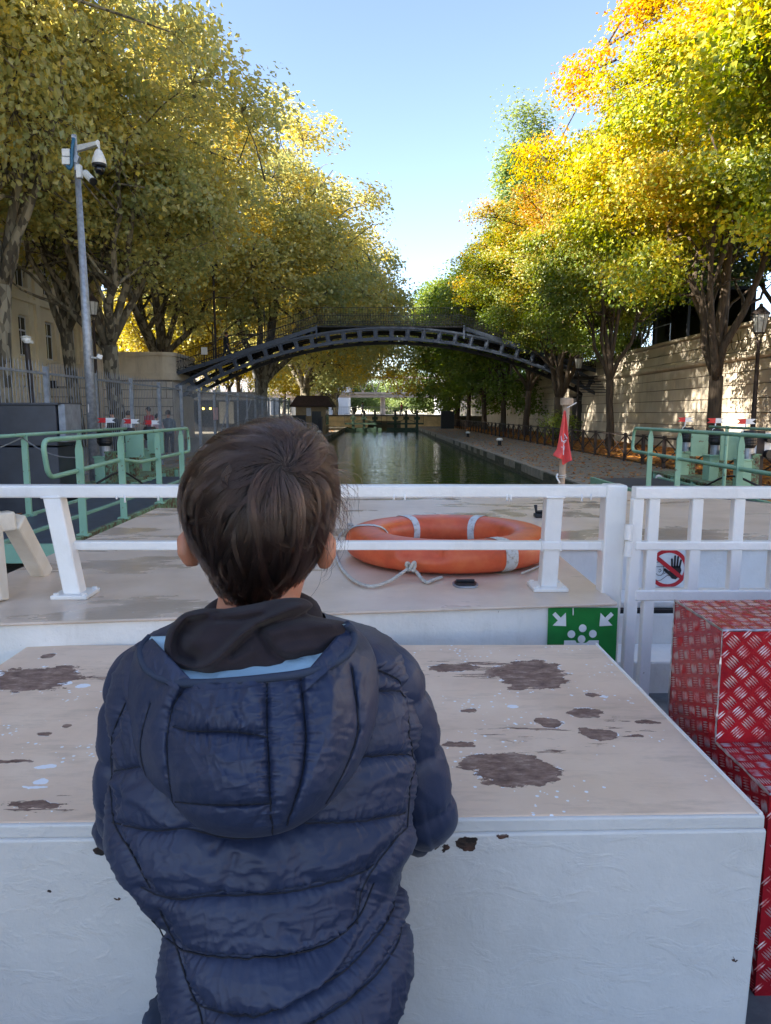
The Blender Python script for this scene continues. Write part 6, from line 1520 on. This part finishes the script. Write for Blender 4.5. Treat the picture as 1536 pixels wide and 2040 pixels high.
# sleeves
def sleeve(cl, rad, nm, seed):
    cl = spl([Vector(p) for p in cl], 22); k = len(cl); rr = np.interp(np.linspace(0, 1, k), np.linspace(0, 1, len(rad)), rad); nc = 90; V = []; prev = None
    s_ = 0; Ls = [0]
    for a_, b_ in zip(cl, cl[1:]): Ls.append(Ls[-1] + (b_ - a_).length)
    N_ = []
    for i, p in enumerate(cl):
        d = (cl[min(i + 1, k - 1)] - cl[max(i - 1, 0)]).normalized(); u_ = (Vector((0, -1, 0)) if prev is None else prev); u_ = (u_ - d * u_.dot(d)).normalized(); prev = u_; w_ = d.cross(u_)
        for j in range(nc):
            a_ = 2 * math.pi * j / nc; n = u_ * math.cos(a_) + w_ * math.sin(a_); V.append(p + n * rr[i]); N_.append(n)
    V = np.array([list(p) for p in V]); N_ = np.array([list(p) for p in N_]); Lr = np.repeat(np.array(Ls), nc); J = np.tile(np.arange(nc), k)
    pr = .074; ph_ = (Lr / pr) % 1; dd = np.minimum(ph_, 1 - ph_) * pr
    h = .0065 * (1 - np.exp(-(dd / .009) ** 1.1)) + .0016 * np.exp(-dd / .012) * vnoise(J * .5, Lr * 10, seed) + .0016 * (1 - np.abs(vnoise(Lr * 42 + J * .12, J * .10, seed + 3))) ** 3 + .004 * vnoise(Lr * 16, J * .07, seed + 4)
    V = V + N_ * (h - .006)[:, None]
    return rawmesh(nm, V, gridquads(k, nc), 'coat_navy', coat)
shl, ell, hal = at(278, 1352, y=.90), at(237, 1590, y=.90), Vector((-.20, 1.13, -.548))
shr, elr, har = at(775, 1352, y=.90), at(842, 1600, y=.905), Vector((.0, 1.13, -.548))
sleeve([shl + Vector((.02, 0, .03)), shl, at(248, 1470, y=.90), ell, at(246, 1632, y=.945), at(262, 1632, y=1.0) , hal], [.026, .037, .034, .030, .032, .034, .028], 'sleeve', 5)
sleeve([shr + Vector((-.03, 0, .03)), shr, at(812, 1460, y=.90), elr, at(846, 1632, y=.945), at(815, 1632, y=1.01), har], [.026, .041, .043, .041, .040, .036, .030], 'sleeve', 9)
for hnd, el_ in ((hal, at(262, 1632, y=1.0)), (har, at(815, 1632, y=1.01))):
    d = (hnd - el_).normalized(); MB().tube([hnd - d * .012, hnd + d * .008], [.031, .029], 20).build('cuff', 'rim_navy', coat, smooth=True)
# coat hood
def yback(px, py):
    r = np.array([trow(p) for p in np.atleast_1d(py)]); mid = (r[:, 0] + r[:, 1]) / 2; hw_ = (r[:, 1] - r[:, 0]) / 2
    e = np.clip(1 - np.abs((np.atleast_1d(px) - mid) / hw_) ** 2.2, 0, 1) ** .5
    return r[:, 2] - (r[:, 3] + .004) * e
def densify(poly, n):
    p = np.array(poly + [poly[0]], float); s = np.concatenate([[0], np.cumsum(np.hypot(*np.diff(p, axis=0).T))]); q = np.linspace(0, s[-1], n, endpoint=False)
    return np.stack([np.interp(q, s, p[:, 0]), np.interp(q, s, p[:, 1])], 1)
def at_arr(px, py, Y):
    d = np.stack([(px - CX) / F, -(py - CY) / F, -np.ones(len(px))], 1) @ np.array(CR).T
    return d * (Y / d[:, 1])[:, None]
rim = smooth_poly([(300, 1268), (281, 1292), (286, 1322), (306, 1344), (345, 1358), (400, 1361), (470, 1357), (540, 1350), (600, 1342), (650, 1328), (686, 1308), (705, 1284), (702, 1258), (690, 1243)], 6)
outer = smooth_poly([(690, 1243), (722, 1262), (745, 1300), (754, 1350), (752, 1420), (735, 1480), (706, 1540), (668, 1588), (622, 1628), (575, 1655), (520, 1668), (455, 1668), (405, 1655), (368, 1628), (335, 1590), (300, 1560), (268, 1505), (252, 1440), (246, 1380), (252, 1320), (268, 1285), (300, 1268)], 5)
loop = rim[:-1] + outer[:-1]; nL = 300; PL = densify(loop, nL); cH = np.array([495., 1475.])
rimd, _ = polydist(PL, rim); rimness = np.clip(1 - rimd / 10, 0, 1); outd, _ = polydist(PL, [p for p in outer[6:-6]])
rimness = np.where(outd < 12, 0, rimness); k_ = np.ones(9) / 9; rimness = np.convolve(np.concatenate([rimness[-4:], rimness, rimness[:4]]), k_, 'valid')
nr_ = 150; V = []
tt = np.linspace(0, 1, nr_) ** .85
for r in tt:
    P = cH + (PL - cH) * r; yb_arr = yback(P[:, 0], np.clip(P[:, 1], 1262, 1700))
    prof = (1 - (r ** 3.2) * (1 - rimness)) ** .55 if r < 1 else np.where(rimness > .02, rimness ** .55, 0)
    bul = .056 * prof * (.80 + .20 * np.clip((P[:, 1] - 1340) / 250, 0, 1)); bul = np.where(r == 1, bul - .012 * (1 - rimness), bul)
    V.append(at_arr(P[:, 0], P[:, 1], yb_arr - bul))
V = np.array(V); Vh = V.reshape(-1, 3); Ph = proj(Vh)
W_H = [([(480, 1365), (470, 1400), (480, 1430)], -.004, 9), ([(440, 1370), (430, 1400), (410, 1440)], .004, 10), ([(500, 1372), (520, 1400), (515, 1440)], .004, 12), ([(570, 1360), (590, 1400), (600, 1430)], -.003, 8), ([(340, 1372), (320, 1410), (300, 1440)], .004, 9), ([(310, 1360), (290, 1390), (275, 1430)], -.004, 7),
       ([(650, 1345), (665, 1400), (660, 1470)], .004, 15), ([(730, 1320), (728, 1400), (715, 1460)], -.003, 8), ([(360, 1560), (430, 1550), (500, 1570)], .003, 14), ([(420, 1500), (470, 1520), (525, 1510)], .003, 14), ([(500, 1655), (515, 1630), (530, 1610)], -.004, 6)]
hh_ = quilt(Ph, S_H, A=.0125, w=12, gather=.0024, seed=21) + fold_field(Ph, W_H)
d_, s_ = polydist(Ph, rim); hh_ += .0026 * np.exp(-d_ / 34) * vnoise(s_ / 9, s_ * 0, 77) * (d_ > 1); 
fade = np.repeat(np.clip((1 - tt) * 9, 0, 1), nL); rn = np.tile(rimness, nr_); fade = np.maximum(fade, rn * .9)
hn = (Vh - np.array([0, 0, 0])); hn /= np.linalg.norm(hn, axis=1)[:, None]
Vh = Vh - hn * ((hh_ - .006) * fade)[:, None]
hood = rawmesh('hood', Vh, gridquads(nr_, nL), 'coat_navy', coat)
# stitched thread lines sunk in the seams
t = NT('thread'); t.set(Base_Color=(.004, .006, .014), Roughness=.8); M['thread'] = t.m
def stitch(seams, VV, NN, owner, nm):
    Pv = proj(VV); fr = np.where(VV[:, 1] < NN)[0]; Pf_ = Pv[fr]; m = MB()
    for poly in seams:
        sp = smooth_poly(poly, 7); q = []
        for (x, y) in sp:
            dd_ = (Pf_[:, 0] - x) ** 2 + (Pf_[:, 1] - y) ** 2; k3 = np.argpartition(dd_, 4)[:4]
            if dd_[k3].min() > 60: continue
            w3 = 1 / (dd_[k3] + .5); p = (VV[fr][k3] * w3[:, None]).sum(0) / w3.sum(); q.append(Vector(p) - Vector(p).normalized() * .0006)
        if len(q) > 2: m.tube(q, .0010, 4)
    return m.build(nm, 'thread', owner)
stitch(S_T, Vt, np.repeat(TV.mean(1)[:, 1], nth), coat, 'stitching'); stitch(S_H, Vh, 9.0, hood, 'hood_stitching') if False else stitch(S_H, Vh, 9.0, coat, 'hood_stitching')
# rim band
Vh3 = Vh.reshape(nr_, nL, 3); ir = [i for i in range(nL) if rimness[i] > .45]
# order rim indices along the loop
brk = [k for k in range(len(ir)) if ir[k] - ir[k - 1] != 1]; ir = ir[brk[-1]:] + ir[:brk[-1]] if brk else ir
ptsr = [Vector(p) for p in at_arr(np.array([p[0] for p in rim]), np.array([p[1] for p in rim]), yback(np.array([p[0] for p in rim]), np.clip(np.array([p[1] for p in rim]), 1262, 1700)) - .0475)]
mt = MB().tube(ptsr, .0046, 10); ob = mt.build('hood_rim', 'rim_navy', coat, smooth=True)
# lining: from the rim inwards, dipping behind
rimA = np.array(rim); cL = np.array([500., 1262.]); V = []
for k, r in enumerate(np.linspace(0, 1, 26)):
    P = rimA + (cL - rimA) * (r * .55); yb_arr = yback(P[:, 0], np.clip(P[:, 1], 1262, 1700))
    bul = .047 - .046 * r; wav = .003 * vnoise(np.arange(len(rimA)) / 3.0, np.full(len(rimA), r * 3), 5) * min(1, r * 4)
    V.append(at_arr(P[:, 0], P[:, 1], yb_arr - bul + wav))
rawmesh('hood_lining', np.array(V).reshape(-1, 3), gridquads(26, len(rimA), False), 'lining_blue', coat)
# hoodie hood folded inside
hl = smooth_poly([(404, 1212), (366, 1222), (338, 1250), (325, 1286), (332, 1318), (362, 1338), (410, 1352), (480, 1358), (560, 1350), (620, 1336), (662, 1312), (674, 1288), (690, 1264), (688, 1240), (650, 1232), (612, 1222), (624, 1206), (604, 1192), (560, 1192), (500, 1204), (440, 1214)], 5)[:-1]
PL = densify(hl, 260); cc_ = np.array([505., 1275.]); V = []; tt2 = np.linspace(0, 1, 90) ** .8
for r in tt2:
    P = cc_ + (PL - cc_) * r; yb_arr = np.where(P[:, 1] < 1262, .838 - .0002 * (P[:, 1] - 1200), yback(P[:, 0], np.clip(P[:, 1], 1262, 1700)) + .012) 
    yb_arr = .83 - .045 * np.clip((P[:, 1] - 1200) / 150, 0, 1)
    V.append(at_arr(P[:, 0], P[:, 1], yb_arr - .034 * (1 - r ** 3.0) ** .5 + .02 * (r > .985)))
Vf = np.array(V).reshape(-1, 3); Pf = proj(Vf)
W_F = [([(404, 1216), (368, 1228), (342, 1256), (333, 1290), (340, 1316), (370, 1328), (410, 1326), (445, 1300), (480, 1266), (520, 1240), (560, 1220), (612, 1200)], .016, 9),
       ([(372, 1240), (358, 1268), (362, 1298), (385, 1312)], -.022, 15), ([(430, 1224), (400, 1236), (380, 1262)], -.012, 12), ([(462, 1300), (500, 1262), (540, 1240)], -.007, 9),
       ([(512, 1252), (528, 1276), (545, 1300), (580, 1315), (640, 1322)], -.008, 9), ([(540, 1262), (600, 1245), (660, 1244)], .008, 14), ([(520, 1250), (580, 1232), (620, 1226)], -.008, 7), ([(570, 1300), (620, 1290), (665, 1300)], .006, 14), ([(600, 1306), (640, 1300), (668, 1285)], -.005, 8),
       ([(410, 1340), (450, 1325), (500, 1300)], .006, 12), ([(400, 1225), (450, 1222), (520, 1214)], .006, 9), ([(430, 1236), (480, 1234), (520, 1226)], -.006, 6), ([(670, 1300), (676, 1285), (682, 1270)], -.008, 6)]
hf = fold_field(Pf, W_F) + .002 * vnoise(Pf[:, 0] / 30, Pf[:, 1] / 18, 31)
fd = np.repeat(np.clip((1 - tt2) * 7, .25, 1), 260)
hn = Vf / np.linalg.norm(Vf, axis=1)[:, None]; Vf = Vf - hn * (hf * fd)[:, None]
rawmesh('hoodie_hood', Vf, gridquads(90, 260), 'hoodie', boy)
ps = [at(x, y, y=.80) for x, y in ((404, 1214), (366, 1226), (340, 1254), (330, 1290), (338, 1318), (370, 1332), (412, 1330), (448, 1304), (482, 1268))]
# collar ring round the neck
nk = at(520, 1215, y=.90)
MB().tube([nk + Vector((.062 * math.cos(a_), .055 * math.sin(a_), .012 * math.sin(a_) - .012)) for a_ in np.linspace(0, 2 * math.pi, 30, endpoint=False)], .017, 10, closed=True).build('hoodie_collar', 'hoodie', boy, smooth=True)

# ---- head, body
HR = np.array([[842, 545, 575, .93, .012], [847, 508, 600, .93, .036], [856, 476, 620, .93, .056], [873, 443, 637, .93, .072], [896, 416, 650, .93, .086], [925, 394, 660, .93, .096], [962, 380, 664, .93, .102], [1000, 378, 662, .93, .104], [1040, 384, 656, .93, .102],
               [1080, 398, 643, .932, .096], [1120, 416, 621, .934, .087], [1150, 430, 597, .936, .079], [1180, 449, 577, .938, .071], [1198, 468, 561, .938, .065], [1210, 486, 546, .938, .060]], float)
HR[:, 0] = 1210 - (1210 - HR[:, 0]) * .978; HR[:, 1] += 6; HR[:, 2] -= 6
def hrow(py, sc_=1.0):
    L, Rr, Y, b = [np.interp(py, HR[:, 0], HR[:, k]) for k in (1, 2, 3, 4)]; m_ = (L + Rr) / 2; h_ = (Rr - L) / 2 * sc_; return m_ - h_, m_ + h_, Y, b * sc_
bm_ = MB()
def addgrid(V):
    nr, nc = V.shape[:2]; bm_.add([tuple(p) for p in V.reshape(-1, 3)], [tuple(q) for q in gridquads(nr, nc)] + [tuple(range(nc))[::-1], tuple(range((nr - 1) * nc, nr * nc))])
hp2 = np.concatenate([np.linspace(860, 1130, 22)])
addgrid(ring_surface(hp2, lambda p: hrow(p, .90), 40, 1.0))
hc = at(520, 1010, y=.93)
# face: jaw, nose, brow, lips, neck
bm_.tube([hc + Vector((0, .02, -.03)), hc + Vector((0, .045, -.095)), hc + Vector((0, .062, -.125))], [.072, .052, .022], 20)
bm_.tube([hc + Vector((0, .088, .0)), hc + Vector((0, .106, -.035)), hc + Vector((0, .100, -.045))], [.010, .013, .012], 12)
for s_ in (-1, 1):
    bm_.lathe([(.002, -.010), (.010, -.006), (.012, 0), (.010, .006), (.002, .010)], hc + Vector((.034 * s_, .087, -.005)), 12)
    bm_.lathe([(.004, -.02), (.024, -.012), (.028, 0), (.024, .012), (.004, .02)], hc + Vector((.045 * s_, .055, -.05)), 12)
bm_.bar(hc + Vector((-.02, .092, -.072)), hc + Vector((.02, .092, -.072)), .012, .010)
nb_ = at(520, 1290, y=.895)
bm_.tube([at(522, 1120, y=.935), at(517, 1190, y=.92), at(512, 1240, y=.905), nb_], [.062, .052, .056, .075], 28)
for (ex_, ey_, s_) in ((383, 1092, -1), (642, 1096, 1)):
    e = at(ex_, ey_, y=.925); pts = [e + Vector((s_ * .004, .008, .022)), e + Vector((s_ * .010, -.004, .012)), e + Vector((s_ * .009, -.006, -.004)), e + Vector((s_ * .004, .0, -.018)), e + Vector((-s_ * .004, .008, -.022))]
    bm_.tube(pts, [.0065, .0095, .010, .0085, .0055], 12); bm_.tube([e + Vector((-s_ * .012, .012, .012)), e + Vector((-s_ * .004, .008, 0)), e + Vector((-s_ * .012, .012, -.014))], [.011, .013, .010], 10)
# torso, arms, hands, legs under the clothes
tz = lambda py, Y: at(520, py, y=Y)
bm_.tube([tz(1290, .895), tz(1360, .885), tz(1500, .86), tz(1700, .82), tz(1900, .78), tz(2020, .755)], [.08, .105, .105, .09, .09, .09], 24)
def hand(wr_, s_):
    d = Vector((s_ * -.12, 1, 0)).normalized(); sd_ = Vector((d.y, -d.x, 0)); up = Vector((0, 0, 1)); pc = wr_ + d * .035 + up * -.018
    for q in (-.022, -.008, .007, .021): bm_.tube([wr_ + sd_ * q * .6, pc + sd_ * q, pc + d * .022 + sd_ * q * 1.05], [.012, .0105, .0095], 8)
    for q, L in ((-.024, .040), (-.008, .052), (.008, .056), (.023, .050)):
        b0_ = pc + d * .024 + sd_ * q; k1_ = b0_ + d * L * .5 + up * .008; k2_ = k1_ + d * L * .35 + up * -.006; k3_ = k2_ + d * L * .28 + up * -.013
        bm_.tube([b0_ - d * .01, b0_, k1_, k2_, k3_], [.009, .0085, .0075, .007, .0055], 8)
    t0 = wr_ + d * .012 - sd_ * s_ * -.018 * -1; t0 = wr_ + d * .01 + sd_ * (-s_) * .016 + up * -.008
    bm_.tube([t0, t0 + d * .02 + sd_ * (-s_) * .014, t0 + d * .042 + sd_ * (-s_) * .018, t0 + d * .056 + sd_ * (-s_) * .012], [.011, .0095, .008, .006], 8)
for sh_, el_, ha_, s_ in ((shl, ell, hal, -1), (shr, elr, har, 1)):
    bm_.tube([tz(1310, .895), sh_ + Vector((-s_ * .03, 0, 0)), (sh_ + el_) / 2, el_, el_.lerp(ha_, .5) + Vector((0, 0, .004)), ha_, ha_ + (ha_ - el_).normalized() * .03], [.05, .034, .028, .024, .024, .017, .018], 14)
    hand(ha_ + (ha_ - el_).normalized() * .022 + Vector((0, 0, -.008)), s_)
hipc = at(530, 2020, y=.755)
legs = MB()
for s_ in (-1, 1):
    hp_ = Vector((hipc.x + .055 * s_, .75, -.72)); kn_ = Vector((hipc.x + .08 * s_, .84, ZF + .062)); an_ = Vector((hipc.x + .08 * s_, .56, ZF + .045)); 
    bm_.tube([hp_ + Vector((0, 0, .03)), hp_, kn_, an_, an_ + Vector((0, -.10, -.012))], [.07, .068, .046, .032, .026], 16)
    legs.tube([hp_ + Vector((0, 0, .04)), hp_, kn_], [.085, .082, .060], 18); legs.tube([kn_, kn_.lerp(an_, .5), an_], [.060, .052, .044], 18)
remesh(bm_.build('body', 'boy_skin', boy), .0042, 3)
remesh(legs.build('jeans', 'jeans', boy), .009, 2)
for s_ in (-1, 1):
    a_ = Vector((hipc.x + .08 * s_, .53, ZF + .045)); sh = MB().tube([a_ + Vector((0, .03, 0)), a_, a_ + Vector((0, -.07, -.01)), a_ + Vector((0, -.13, -.02))], [.036, .042, .036, .022], 14); remesh(sh.build('shoe', 'black', boy), .008, 2)
# ---- hair: a dark cap with locks, then strands
hpy = np.concatenate([np.linspace(850, 880, 18), np.linspace(884, 1210, 90)]); nH = 240
HV = ring_surface(hpy, lambda p: hrow(p, .975), nH, 1.0); Vc = HV.reshape(-1, 3)
Pc = proj(Vc); keep = ~((Vc[:, 1] > .955) & (Vc[:, 2] < hc.z + .035)) 
ang = np.tile(np.linspace(0, 1, nH), len(hpy)); rowi = np.repeat(np.arange(len(hpy)), nH)
lock = .0016 * vnoise(ang * 90, rowi / 26, 61) * np.clip(rowi / 20, 0, 1)
cen = np.array([hc.x, .93, hc.z]); dn = Vc - cen; dn /= np.linalg.norm(dn, axis=1)[:, None]; Vc = Vc + dn * lock[:, None]
Fc = gridquads(len(hpy), nH); Fc = Fc[keep[Fc].all(1)]
t = NT('hair_cap'); t.set(Base_Color=(.010, .0065, .0055), Roughness=.75); M['hair_cap'] = t.m
capo = rawmesh('hair', Vc, Fc, 'hair_cap', boy)
t = NT('hair_strand'); hb = t.n('BsdfHairPrincipled'); hb.parametrization = 'COLOR'; hb.inputs['Color'].default_value = (.023, .0125, .0095, 1); hb.inputs['Roughness'].default_value = .24; hb.inputs['Radial Roughness'].default_value = .45
try: hb.inputs['Random Roughness'].default_value = .2; hb.inputs['Random Color'].default_value = .25
except Exception: pass
t.l(hb.outputs[0], t.out.inputs[0]); M['hair_strand'] = t.m
# surface lookup from a unit direction
hz_rows = np.array([at(520, p, y=.93).z for p in HR[:, 0]]); zt_, zb_h = hz_rows[0], hz_rows[-1]
def surf(n):
    el_ = np.clip(n[:, 2], -1, 1); z = np.where(el_ > 0, hc.z + el_ * (zt_ - hc.z), hc.z + el_ * (hc.z - zb_h) * 1.0)
    py = np.interp(-z, -hz_rows, HR[:, 0]); L, Rr, Y, b = [np.interp(py, HR[:, 0], HR[:, k]) for k in (1, 2, 3, 4)]
    xl_ = at_arr(L, py, Y)[:, 0]; xr2 = at_arr(Rr, py, Y)[:, 0]
    hn_ = np.hypot(n[:, 0], n[:, 1]) + 1e-9; return np.stack([(xl_ + xr2) / 2 + (xr2 - xl_) / 2 * n[:, 0] / hn_, Y + b * n[:, 1] / hn_, z], 1)
g = np.random.default_rng(5)
cand = g.normal(0, 1, (20000, 3)); cand /= np.linalg.norm(cand, axis=1)[:, None]; cand = cand[cand[:, 1] < 0]
wp = proj(surf(cand)); wn = cand[np.argmin(np.hypot(wp[:, 0] - 560, wp[:, 1] - 928))]
def nrm_(a): return a / (np.linalg.norm(a, axis=-1, keepdims=True) + 1e-9)
def field(n):
    rad = nrm_(n - wn * (n @ wn)[:, None]); rad = nrm_(rad - n * (rad * n).sum(1)[:, None]); dist = np.arccos(np.clip(n @ wn, -1, 1))
    dwn = np.array([0, 0, -1.0]) - n * (-n[:, 2:3]); left = np.array([-1.0, 0.25, 0]) - n * (n @ np.array([-1.0, .25, 0]))[:, None]
    tang = np.cross(n, rad); upw = np.clip((n[:, 2] - wn[2]) * 2.2, 0, 1)
    leftness = np.clip((wn[0] - n[:, 0]) * 2 + .6, 0, 1)
    f = rad * (1.0) + left * (upw * 1.1 * leftness)[:, None] + dwn * (np.clip(dist - .15, 0, 2) * .55 * (1 - upw))[:, None] + tang * (.55 * np.exp(-dist * 2.0))[:, None]
    return nrm_(f - n * (f * n).sum(1)[:, None])
def march(root, length, K=12, lift=None, wob=None):
    n = root.copy(); P = []; st = length / K; Rm = .100
    for k in range(K + 1):
        s_ = k / K; p = surf(n); o_ = nrm_(p - cen); P.append(p + o_ * (lift * math.sin(min(1, s_ * 1.15) * math.pi * .72) + .0008)[:, None])
        f = field(n) + wob * (.5 + s_)
        n = nrm_(n + f * (st / Rm)[:, None])
    return np.stack(P, 1)
def roots(N):
    r = g.normal(0, 1, (N * 3, 3)); r = nrm_(r); p = surf(r)
    ok = ~((p[:, 1] > .952) & (p[:, 2] < hc.z + .045)); r = r[ok]; return r[:N]
NG, NS, K = 900, 21000, 12
Rg = roots(NG); Rs = roots(NS)
def lens(r): 
    low = np.clip((r[:, 2] + .75) / .9, 0, 1); return .020 + .062 * low
lg = lens(Rg) * g.uniform(.75, 1.45, NG); wg = g.normal(0, .38, (NG, 3))
Gp = march(Rg, lg, K, g.uniform(.001, .0125, NG) + np.where((Rg[:, 2] > .35) & (g.random(NG) < .35), .010, 0), wg)
gi = np.argmin(((Rs[:, None, :] - Rg[None, :, :]) ** 2).sum(2), 1)
Sp = march(Rs, lg[gi] * g.uniform(.8, 1.1, NS), K, g.uniform(.0015, .007, NS), wg[gi] + g.normal(0, .05, (NS, 3)))
tS = np.linspace(0, 1, K + 1); cl_ = (.06 + tS ** .9 * .74)[None, :, None]
tgt = Gp[gi] + g.normal(0, .0011, (NS, 1, 3))
Sp = Sp * (1 - cl_) + tgt * cl_
# flyaways: at the right, on the crown
Rf = roots(2600); pf = proj(surf(Rf)); selr = (pf[:, 0] > 625) & (surf(Rf)[:, 1] < .97) & (pf[:, 1] > 930) & (pf[:, 1] < 1080); selt = (pf[:, 1] < 880) & (surf(Rf)[:, 1] < 1.0)
Fr, Ft = Rf[selr][:110], Rf[selt][:260]
Fp = march(np.vstack([Fr, Ft]), np.full(len(Fr) + len(Ft), .055), K, np.concatenate([g.uniform(.006, .030, len(Fr)), g.uniform(.003, .016, len(Ft))]), g.normal(0, .3, (len(Fr) + len(Ft), 3)))
push = np.zeros((len(Fp), 1, 3)); push[:len(Fr), 0, 0] = g.uniform(0, .028, len(Fr)); Fp = Fp + push * (tS ** 1.5)[None, :, None]
AllP = np.vstack([Sp, Fp]); off0 = np.array(boy.location)
hcv = bpy.data.hair_curves.new('hair_strands'); hcv.add_curves([K + 1] * len(AllP))
hcv.position_data.foreach_set('vector', (AllP - off0).astype(np.float32).ravel())
ra = hcv.attributes.get('radius') or hcv.attributes.new('radius', 'FLOAT', 'POINT')
rv = np.tile(np.interp(tS, [0, .15, .7, 1], [.00014, .00020, .00017, .00004]), len(AllP)); ra.data.foreach_set('value', rv.astype(np.float32))
hcv.materials.append(M['hair_strand'])
ho = bpy.data.objects.new('hair_strands', hcv); COL.objects.link(ho); ho.parent = capo; ho['kind'] = 'stuff'
